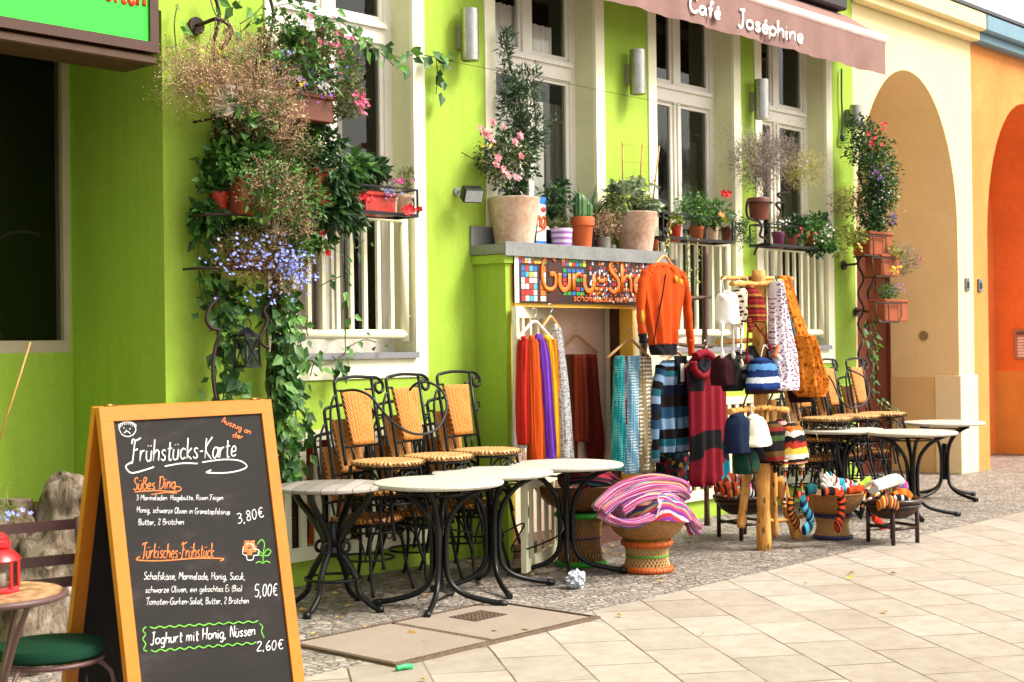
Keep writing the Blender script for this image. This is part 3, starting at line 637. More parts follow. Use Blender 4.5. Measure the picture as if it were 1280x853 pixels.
def make_chair(name, label, group, rat, rats):
    t = thing(name, label, 'chair', (0, 0, 0), 0, group); s_local[t.name] = True
    zs = .45; ys = .155
    b = MB(); n = 40; base = 0
    prof = [(0.0, zs + .006), (.10, zs + .008), (.19, zs + .012), (.216, zs + .006), (.222, zs - .006), (.214, zs - .018), (.19, zs - .02), (0, zs - .02)]
    b.lathe((0, 0, 0), prof, n, True, .015, 1, capb=False)
    for i, p in enumerate(b.v): b.uvs[i] = (p.x * 2.2 + .5, p.y * 2.2 + .5)
    for k in range(46):
        q = 2 * math.pi * k / 46; c = Vector((.219 * math.cos(q), .219 * math.sin(q), zs - .006)); tv = Vector((-math.sin(q), math.cos(q), 0))
        b.tube([c + tv * -.008 + Vector((0, 0, .010)), c + Vector((math.cos(q), math.sin(q), 0)) * .006, c + tv * .008 - Vector((0, 0, .012))], .0045, 4)
    b.build('seat', rats, t)
    # woven back panel, leaning
    def bp(y, z): return Vector((-.185 - (z - .45) * .17 + .02 * (1 - (y / .14) ** 2), y, z))
    b = MB(); nz, ny = 12, 8
    for i in range(nz + 1):
        for j in range(ny + 1):
            z = .55 + .33 * i / nz; hw = .098 + .032 * i / nz; y = -hw + 2 * hw * j / ny
            for o in (0, 1):
                k = len(b.v); b.v.append(bp(y, z) + Vector((-.018 * o, 0, 0))); b.uvs[k] = (j / ny, i / nz)
    def vi(i, j, o): return (i * (ny + 1) + j) * 2 + o
    for i in range(nz):
        for j in range(ny): b.add((vi(i, j, 0), vi(i, j + 1, 0), vi(i + 1, j + 1, 0), vi(i + 1, j, 0)), True); b.add((vi(i, j, 1), vi(i + 1, j, 1), vi(i + 1, j + 1, 1), vi(i, j + 1, 1)), True)
    for i in range(nz): b.add((vi(i, 0, 0), vi(i + 1, 0, 0), vi(i + 1, 0, 1), vi(i, 0, 1))); b.add((vi(i, ny, 0), vi(i, ny, 1), vi(i + 1, ny, 1), vi(i + 1, ny, 0)))
    for j in range(ny): b.add((vi(0, j, 0), vi(0, j, 1), vi(0, j + 1, 1), vi(0, j + 1, 0))); b.add((vi(nz, j, 0), vi(nz, j + 1, 0), vi(nz, j + 1, 1), vi(nz, j, 1)))
    b.build('back_panel', rat, t)
    r = .0105
    # back frame: two posts, top bar, scrolls
    b = MB()
    def pp(y, z): return Vector((-.195 - (z - .45) * .17, y, z))
    top = .955
    pq = pp; pp = lambda y, z: pq(-y, z)
    b.tube(spline([pp(.17, .43), pp(.17, .7), pp(.175, .90), pp(.165, .94), pp(.13, top), pp(0, top + .012), pp(-.15, top + .006), pp(-.22, top), pp(-.265, top - .03), pp(-.265, top - .075), pp(-.225, top - .095), pp(-.195, top - .07), pp(-.205, top - .035), pp(-.24, top - .03)], 6), r, 8)
    b.tube([pp(-.17, .43), pp(-.17, top)], r, 8)
    b.tube(spline([pp(.17, .86), pp(.2, .84), pp(.235, .78), pp(.25, .70), pp(.26, .60), pp(.24, .5)], 5), r * .8, 6)
    b.tube([pp(-.17, .885), pp(-.10, .885)], r * .7, 6); b.tube([pp(.17, .885), pp(.12, .885)], r * .7, 6); b.tube([pp(-.17, .54), pp(.17, .54)], r * .7, 6); b.tube([pp(-.095, .54), pp(-.085, .46)], r * .7, 6); b.tube([pp(.095, .54), pp(.085, .46)], r * .7, 6)
    b.tube(circ(pp(-.2, .73), .032, 12, 'X'), r * .6, 6, True)
    b.build('back_frame', FRAME, t)
    # legs: each bent outwards
    for sx, sy in ((1, 1), (1, -1), (-1, 1), (-1, -1)):
        b = MB(); x0 = .14 if sx > 0 else -.185; x1 = .205 if sx > 0 else -.26
        b.tube(spline([(x0, sy * .13, zs - .02), (x0 + sx * .012, sy * .15, .30), (x0 + sx * .03, sy * .165, .16), (x1, sy * .185, .012)], 6), r, 8)
        b.tube([(x1, sy * .185, 0), (x1, sy * .185, .02)], .012, 8); b.build('leg', FRAME, t)
    b = MB()
    b.tube(circ((-.02, 0, .20), .175, 24), r * .75, 6, True); b.tube(circ((0, 0, zs - .03), .195, 26), r * .8, 6, True)
    for q in range(4):
        a = q * math.pi / 2 + math.pi / 4; d = Vector((math.cos(a), math.sin(a), 0)); e = Vector((-d.y, d.x, 0))
        c0 = d * .19
        # arch between neighbouring legs and a curl
        a2 = q * math.pi / 2; d2 = Vector((math.cos(a2), math.sin(a2), 0)); e2 = Vector((-d2.y, d2.x, 0))
        b.tube(spline([d2 * .185 + e2 * -.15 + Vector((0, 0, .22)), d2 * .18 + e2 * -.10 + Vector((0, 0, .33)), d2 * .175 + Vector((0, 0, .395)), d2 * .18 + e2 * .10 + Vector((0, 0, .33)), d2 * .185 + e2 * .15 + Vector((0, 0, .22))], 5), r * .65, 6)
        cc = d2 * .178 + Vector((0, 0, .36)); b.tube([cc + e2 * (.03 * math.cos(k * .52)) + Vector((0, 0, .03 * math.sin(k * .52))) for k in range(12)], r * .5, 5, True)
    b.build('stretcher', FRAME, t)
    return t
def place_stacks(stacks, gname, proto, proto_dark, labels):
    first = {0: proto, 1: proto_dark}; used = set(); cnt = 0
    for si, (px, py, rzs) in enumerate(stacks):
        p = None
        for Y in [-.62]:
            p = at(px, py, Y)
        for lev in range(3):
            z = p.z - .45 - .176 * lev
            kind = 0 if lev == 0 else 1; src = first[kind]
            loc = (p.x - .01 * lev, p.y + .085 * lev, max(0.0, z) if lev < 2 else max(0, z))
            lab = labels[si] if lev == 0 else labels[3 + si] if lev == 1 else labels[6 + si]
            key = (kind,)
            if src.get('placed') is None: src['placed'] = 1; src.location = loc; src.rotation_euler = (0, 0, rzs); src['label'] = lab; src['group'] = gname
            else: dup(src, loc, rzs, lab, gname)
pa = make_chair('bistro_chair', 'rattan chair', 'stacked rattan chairs', RAT, RATS); pb = make_chair('bistro_chair', 'rattan chair', 'stacked rattan chairs', RATD, RATD)
place_stacks([(485, 577, R(-84)), (548, 570, R(-81)), (609, 563, R(-85))], 'stacked rattan chairs', pa, pb,
    ['top rattan chair of the leftmost stack, just behind the wooden table', 'top rattan chair of the middle stack left of the shop door, inside the cable loop', 'top rattan chair of the stack nearest the shop porch',
     'brown middle chair of the leftmost stack behind the wooden table', 'brown middle chair of the middle stack left of the shop door', 'brown middle chair of the stack nearest the shop porch',
     'lowest chair of the leftmost stack, on the ground behind the wooden table', 'lowest chair of the middle stack left of the shop door', 'lowest chair, on the ground beside the shop porch'])
place_stacks([(1034, 523, R(-84)), (1070, 520, R(-81)), (1103, 517, R(-86))], 'stacked rattan chairs', pa, pb,
    ['top rattan chair of the stack beside the orange shoulder bag', 'top rattan chair of the middle stack behind the right stone tables', 'top rattan chair of the stack nearest the cream arch',
     'brown middle chair of the stack beside the orange shoulder bag', 'brown middle chair of the middle stack behind the right stone tables', 'brown middle chair of the stack nearest the cream arch',
     'lowest chair of the stack beside the orange shoulder bag', 'lowest chair of the middle stack behind the right stone tables', 'lowest chair of the stack nearest the cream arch'])
for o in (pa, pb): del o['placed']
# ------------------------------------------------------------------ tables
def stone_mat():
    m = NT('pale_stone_top'); m.set(.6, 0, .3); o = m.obj(); n = m.noise(120, 4, o, .7); n2 = m.noise(7, 4, o)
    c = m.ramp(n.outputs[0], [(.3, S('#a89a86', .55)), (.45, S('#d8d0c0', .66)), (.7, S('#efe8dc', .72))]); c = m.mix(.3, c, m.ramp(n2.outputs[0], [(.35, (.7, .66, .6)), (.6, (1, 1, 1))]), 'MULTIPLY'); m.col(c); m.bump(n.outputs[0], .5, .004); return m.m
STONE = stone_mat()
def make_table():
    t = thing('pedestal_table', 'round table', 'table', (0, 0, 0), 0, 'round stone-topped tables'); s_local[t.name] = True
    b = MB(); b.lathe((0, 0, 0), [(0, .697), (.352, .697), (.372, .702), (.377, .712), (.374, .722), (.362, .727), (.2, .7285), (0, .7285)], 56, True, .012, 4, capb=False); b.build('tabletop', STONE, t)
    for q in range(4):
        a = q * math.pi / 2 + .5; d = Vector((math.cos(a), math.sin(a), 0)); U = lambda r, z: d * r + Vector((0, 0, z))
        b = MB(); b.tube(spline([U(.30, .69), U(.25, .675), U(.15, .62), U(.075, .53), U(.045, .43), U(.04, .3), U(.045, .2), U(.07, .13), U(.14, .075), U(.26, .04), U(.37, .022)], 6), .0165, 10)
        lg = b.build('leg', FRAME, t)
        b = MB(); b.tube([U(.345, .026), U(.36, .022), U(.395, .018)], [.02, .021, .019], 10); b.tube([U(.375, .0), U(.375, .02)], [.017, .015], 8); b.build('rubber_foot', BLACKP, lg)
    b = MB(); b.tube([(0, 0, .18), (0, 0, .52)], .024, 10); b.tube(circ((0, 0, .655), .17, 30), .007, 6, True); b.build('column', FRAME, t)
    return t
tb = make_table(); tl = ['round pale stone table in front of the stacks, nearest the drain grate', 'round pale stone table overlapping the back of the front stone table', 'round pale stone table under the colourful scarves', 'round pale stone table beside the sock basket, under the stacked chairs',
    'round pale stone table between its two neighbours before the arch', 'round pale stone table farthest right, before the arch pier']
for i, (px, py, rz) in enumerate([(548, 602, .1), (615, 590, .5), (707, 580, .25), (1051, 537, .4), (1140, 540, .15), (1180, 528, .75)]):
    p = atz(px, py, .722); loc = (p.x, p.y, 0)
    if i == 0: tb.location = loc; tb.rotation_euler = (0, 0, rz); tb['label'] = tl[0]
    else: dup(tb, loc, rz, tl[i])
# wooden table with cast legs
p = atz(415, 606, .715); wt = thing('wooden_table', 'round weathered wooden table with cast iron legs beside the menu board', 'table', (p.x, p.y, 0)); s_local[wt.name] = True
def plank_mat():
    m = NT('weathered_planks'); m.set(.65, 0, .3); o = m.obj(); v = m.mapping(o, rot=(0, 0, R(-38)))
    b_ = m.n('ShaderNodeTexBrick'); m.l(v, b_.inputs[0]); b_.inputs['Scale'].default_value = 1; b_.inputs['Brick Width'].default_value = 3; b_.inputs['Row Height'].default_value = .085; b_.inputs['Mortar Size'].default_value = .002
    b_.inputs['Color1'].default_value = (*S('#9c948c', .6), 1); b_.inputs['Color2'].default_value = (*S('#c2bab0', .66), 1); b_.inputs['Mortar'].default_value = (.05, .03, .02, 1)
    g = m.noise(9, 5, m.mapping(v, (1.5, 30, 30))); c = m.mix(.5, b_.outputs[0], m.ramp(g.outputs[0], [(.3, (.55, .5, .46)), (.65, (1, 1, 1))]), 'MULTIPLY'); m.col(c); m.bump(g.outputs[0], .3, .004); return m.m
b = MB(); b.lathe((0, 0, 0), [(0, .688), (.315, .688), (.325, .695), (.325, .708), (.315, .716), (0, .718)], 48, True, .004, 2, capb=False); b.build('tabletop', plank_mat(), wt)
for q in range(4):
    a = q * math.pi / 2 + .35; d = Vector((math.cos(a), math.sin(a), 0)); U = lambda r, z: d * r + Vector((0, 0, z)); b = MB()
    b.tube(spline([U(.25, .685), U(.22, .62), U(.13, .52), U(.06, .42), U(.05, .34), U(.10, .27), U(.15, .18), U(.17, .10), U(.25, .035), U(.30, .02)], 6), [.02] * 12 + [.024] * 12 + [.02] * 12 + [.017] * 19, 8)
    b.tube(circ(U(.085, .36), .03, 10, 'Y'), .011, 6, True); b.tube([U(.30, 0), U(.30, .035)], [.026, .02], 8); b.build('leg', FRAME, wt)
b = MB(); b.lathe((0, 0, 0), [(.03, .3), (.055, .33), (.04, .36), (.06, .39), (.035, .42), (.03, .5)], 14); b.tube(circ((0, 0, .18), .16, 24), .009, 6, True); b.build('hub', FRAME, wt)
# security cables
b = MB(); cb = [at(x, y, Y) for x, y, Y in ((428, 489, -.42), (445, 488, -.62), (462, 495, -.7), (475, 510, -.75), (490, 527, -.78), (510, 540, -.8), (528, 543, -.8), (545, 537, -.8), (556, 520, -.78), (558, 503, -.72), (551, 487, -.66), (535, 478, -.6), (520, 480, -.56), (512, 488, -.5))]
b.tube(spline(cb, 8), .008, 8); tag(b.build('security_cable', BLACKP, None, cb[5]), 'black cable looped around the left stack of chair backs', 'cable')
b = MB(); cb = [at(x, y, Y) for x, y, Y in ((1036, 470, -.45), (1042, 480, -.6), (1047, 492, -.65), (1053, 503, -.7), (1063, 510, -.7), (1075, 508, -.7), (1084, 500, -.7), (1086, 485, -.65), (1080, 472, -.6), (1066, 464, -.55), (1058, 462, -.5))]
b.tube(spline(cb, 8), .008, 8); tag(b.build('security_cable', BLACKP, None, cb[5]), 'black cable looped around the right stack of chair backs', 'cable')
b = MB(); cb = [atz(x, y, z) for x, y, z in ((470, 655, .42), (560, 662, .36), (620, 668, .3), (655, 655, .36), (640, 690, .16), (700, 668, .3), (697, 640, .42))]
b.tube(spline(cb, 8), .006, 6); tag(b.build('security_cable', BLACKP, None, cb[3]), 'thin black cable strung between the pedestals of the left tables', 'cable')
# dark wicker tub behind the wooden table
p = atz(362, 735, 0); tub = thing('wicker_tub', 'dark brown wicker tub behind the wooden table', 'tub', (p.x + .05, p.y + .25, 0)); s_local[tub.name] = True
DKW = weave_mat('dark_wicker', S('#2c1a10', .6), S('#55331f', .6), 1.5, False)
b = MB(); b.lathe((0, 0, 0), [(.14, 0), (.2, .1), (.25, .3), (.25, .42), (.2, .58), (.18, .62), (.165, .62), (.18, .5)], 28, True, .03)
for i, q in enumerate(b.v): b.uvs[i] = (b.uvs[i][0] * 3, b.v[i].z * 3)
b.build('body', DKW, tub)
b = MB(); b.tube(circ((0, 0, .62), .175, 24), .018, 6, True); b.build('rim', DKW, tub)
# ------------------------------------------------------------------ wicker stools and baskets
def wicker(name, c1, c2, su, sv):
    m = NT(name); m.set(.5, 0, .4); u = m.uv(); sx = m.n('ShaderNodeSeparateXYZ'); m.l(u, sx.inputs[0])
    a = m.math('MULTIPLY', sx.outputs[0], su); v = m.math('MULTIPLY', sx.outputs[1], sv)
    row = m.math('FLOOR', v); ph = m.math('MULTIPLY', row, .5); w1 = m.math('SINE', m.math('MULTIPLY', m.math('ADD', a, ph), 6.283)); w2 = m.math('PINGPONG', v, .5)
    h = m.math('ADD', m.math('MULTIPLY', w1, .22), w2); nz = m.noise(30, 4, m.obj()); f = m.math('ADD', m.math('MULTIPLY', h, .7), m.math('MULTIPLY', nz.outputs[0], .6))
    m.col(m.ramp(f, [(.1, sc(c1, .4)), (.45, c1), (.9, c2)])); m.bump(h, .7, .008); return m.m
WK = wicker('honey_wicker', S('#b47a3a', .65), S('#deb06a', .72), 60, 95); WK2 = wicker('brown_wicker', S('#8d5a2c', .6), S('#bb8448', .65), 60, 95)
CANE = mat('cane', S('#d9ad6b', .7), .45, .2, 30); CANED = mat('cane_brown', S('#b07f48', .65), .45, .25, 30)
INK = mat('inside_dark', S('#3a2414', .5), .8)
def stool(t, x, y, h, r, bands, cane, slant=.9, n=34):
    b = MB()
    for s_ in (1, -1):
        for k in range(n):
            q = 2 * math.pi * k / n; pts = []
            for i in range(7):
                g = i / 6; rr = r * (1 - .16 * math.sin(math.pi * g)); a = q + s_ * slant * g; pts.append((x + (rr - (.004 if s_ < 0 else 0)) * math.cos(a), y + (rr - (.004 if s_ < 0 else 0)) * math.sin(a), .015 + (h - .03) * g))
            b.tube(pts, .0042, 5, caps=False)
    b.lathe((x, y, 0), [(r * .86, .02), (r * .75, h * .5), (r * .86, h - .02)], 20); b.build('cane_drum', cane, t)
    for (z, m_, rr, th) in bands:
        b = MB(); g = z / h; rq = r * (1 - .16 * math.sin(math.pi * g)) + rr
        for k in range(44):
            q0, q1 = 2 * math.pi * k / 44, 2 * math.pi * (k + 1) / 44
            b.tube([(x + rq * math.cos(q0), y + rq * math.sin(q0), z), (x + rq * math.cos(q1), y + rq * math.sin(q1), z)], th * (1 + .12 * (k % 2)), 8, caps=False)
        b.build('binding', m_, t)
def bowl(t, x, y, z0, z1, r0, r1, m_):
    b = MB(); H = z1 - z0
    b.lathe((x, y, 0), [(r0, z0), (r0 + (r1 - r0) * .55, z0 + H * .3), (r0 + (r1 - r0) * .88, z0 + H * .68), (r1, z1 - .012), (r1 + .008, z1), (r1 - .012, z1 + .002), (r1 * .93, z0 + H * .7), (r1 * .6, z0 + H * .35), (0, z0 + H * .3)], 40, True, .02, x)
    return b.build('bowl', m_, t)
OB = mat('orange_binding', S('#e2681f', .7), .6, .2, 60, .2, 200); GB = mat('green_binding', S('#3fbf2e', .65), .6, .2, 60, .2, 200); NB = mat('navy_binding', S('#2a2f63', .6), .6, .3, 60, .2, 200)
p = atz(809, 714, .0); fb = thing('basket_stand', 'wicker bowl on orange and green cane stool holding the striped blanket', 'basket', (p.x, p.y, 0)); s_local[fb.name] = True
bowl(fb, 0, 0, .215, .385, .15, .275, WK); stool(fb, 0, 0, .215, .16, [(.02, OB, .004, .02), (.19, OB, .004, .02), (.2095, GB, -.02, .007), (.108, GB, .004, .005)], CANE)
fbp = p
p = atz(726, 706, .0); bb = thing('basket_stand', 'tall cane stool with green bands and wide brown bowl under the scarves', 'basket', (p.x, p.y, 0)); s_local[bb.name] = True
bowl(bb, 0, 0, .375, .55, .14, .315, WK2); stool(bb, 0, 0, .375, .16, [(.018, GB, .004, .018), (.345, GB, .004, .02), (.19, NB, .004, .005)], CANED)
bbp = p
p = atz(1041, 673, .0); sb = thing('basket_stand', 'wicker bowl with blue-edged foot heaped with woollen socks and gloves', 'basket', (p.x, p.y, 0)); s_local[sb.name] = True
bowl(sb, 0, 0, .195, .35, .14, .235, WK); stool(sb, 0, 0, .195, .14, [(.016, NB, .004, .015), (.18, NB, .004, .014)], CANE)
sbp = p
BAM = mat('dark_bamboo', S('#3d2016', .6), .35, .35, 9, .1, spec=.5); BAMN = mat('bamboo_node', S('#8f5436', .65), .4, .2, 9)
def bamboo_stand(px, py, zr, r, lab):
    p = atz(px, py, 0); t = thing('bowl_stand', lab, 'stand', (p.x, p.y, 0)); s_local[t.name] = True
    b = MB(); b.tube(circ((0, 0, zr), r, 32), .018, 8, True); b.tube(circ((0, 0, zr - .035), r * .97, 32), .012, 8, True); b.build('rim', BAM, t)
    b = MB(); b.lathe((0, 0, 0), [(r * .5, zr - .13), (r * .8, zr - .09), (r * .97, zr - .02), (r * .95, zr), (r * .75, zr - .07), (0, zr - .11)], 32, True, .03); b.build('bowl', DKW, t)
    for k in range(4):
        a = k * math.pi / 2 + .5; d = Vector((math.cos(a), math.sin(a), 0)); b = MB(); b.tube([d * (r * .86) + Vector((0, 0, z)) for z in (0, zr)], .0165, 8); lg = b.build('leg', BAM, t)
        b = MB()
        for z in (.02, .12, zr - .06): b.tube([d * (r * .86) + Vector((0, 0, z - .012)), d * (r * .86) + Vector((0, 0, z + .012))], .0195, 8)
        b.build('node_wrap', BAMN, lg)
    for k in range(4):
        a = k * math.pi / 2 + .5; d = Vector((math.cos(a), math.sin(a), 0)); e = Vector((-d.y, d.x, 0)); b = MB(); z = .115 + .012 * (k % 2); b.tube([d * r * .86 + Vector((0, 0, z)), e * r * .86 + Vector((0, 0, z))], .012, 8); b.build('stretcher', BAM, t)
    return p
lsp = bamboo_stand(929, 672, .315, .215, 'dark bamboo stand with shallow bowl of orange and black knits by the log rack')
rsp = bamboo_stand(1116, 678, .315, .205, 'dark bamboo stand with bowl of bright knits right of the sock basket')
# ------------------------------------------------------------------ chalkboard
CHF = mat('honey_wood', S('#dc8218', .64), .42, .14, 5, .05, 60, spec=.45); SLATEB = NT('blackboard'); SLATEB.set(.75, 0, .3); o_ = SLATEB.obj(); n_ = SLATEB.noise(2.2, 6, SLATEB.mapping(o_, (1, 1, 2.2)), .7); SLATEB.col(SLATEB.ramp(n_.outputs[0], [(.35, S('#241f1d', .45)), (.55, S('#2b2523', .5)), (.75, S('#4a4340', .6))])); SLATEB = SLATEB.m
BZ = Vector((0, 0, 0)); pc = at(232, 520, -2.55)
tl_, tr_ = Vector(at(121, 510, -2.62)), Vector(at(336, 500, -2.62))
cbT = (tl_ + tr_) / 2; wv_ = (tr_ - tl_); wv_.z = 0; CBW = wv_.length; ux = wv_.normalized(); uy_ = Vector((-ux.y, ux.x, 0))   # uy_: away from the camera
CBH, CBLEAN = cbT.z, .17
mb_ = thing('menu_board', 'orange-framed folding chalkboard with handwritten breakfast menu', 'menu board', (cbT.x, cbT.y, 0)); s_local[mb_.name] = True
def CB(u, v, off=0):      # u along the board (m from its left), v down from the top (m, measured on the board), off: towards the reader
    L = CBH; a = CBLEAN
    nrm = Vector((0, 0, 0)) - uy_ * math.cos(a) + Vector((0, 0, math.sin(a)))
    return ux * (u - CBW / 2) - uy_ * (v * math.sin(a)) - Vector((0, 0, v * math.cos(a))) + Vector((0, 0, CBH)) + nrm * off
def CBb(u, v, off=0):
    a = CBLEAN + .05; nrm = uy_ * math.cos(a) + Vector((0, 0, math.sin(a)))
    return ux * (u - CBW / 2) + uy_ * (v * math.sin(a) + .02) - Vector((0, 0, v * math.cos(a))) + Vector((0, 0, CBH)) + nrm * off
def slab_on(F, b, u0, u1, v0, v1, o0, o1):
    P = [F(u, v, o) for o in (o0, o1) for u, v in ((u0, v1), (u1, v1), (u1, v0), (u0, v0))]; i = len(b.v); b.v += P
    for f in ((0, 3, 2, 1), (4, 5, 6, 7), (0, 1, 5, 4), (1, 2, 6, 5), (2, 3, 7, 6), (3, 0, 4, 7)): b.add(tuple(i + k for k in f))
CBL = CBH / math.cos(CBLEAN) - .01; fw = .052
for F, nm in ((CB, 'front'), (CBb, 'back')):
    b = MB(); slab_on(F, b, 0, fw, fw, CBL if F is CB else CBL * 1.012, -.012, .014); slab_on(F, b, CBW - fw, CBW, fw, CBL if F is CB else CBL * 1.012, -.012, .014); slab_on(F, b, 0, CBW, 0, fw, -.012, .0145); slab_on(F, b, fw, CBW - fw, CBL - .17, CBL - .11, -.012, .012)
    fr = b.build('frame', CHF, mb_)
    b = MB(); slab_on(F, b, fw, CBW - fw, fw, CBL - .17, -.006, .006); b.build('board', SLATEB, mb_)
for u in (.06, CBW - .06):
    b = MB(); b.tube([CB(u, .01, -.02), CB(u, -.012, -.015)], .01, 8); b.tube([CB(u - .02, -.006, -.012), CB(u + .02, -.006, -.012)], .008, 8); b.build('hinge', mat('brass_hinge', S('#a8813a', .6), .35, metal=.8), mb_)
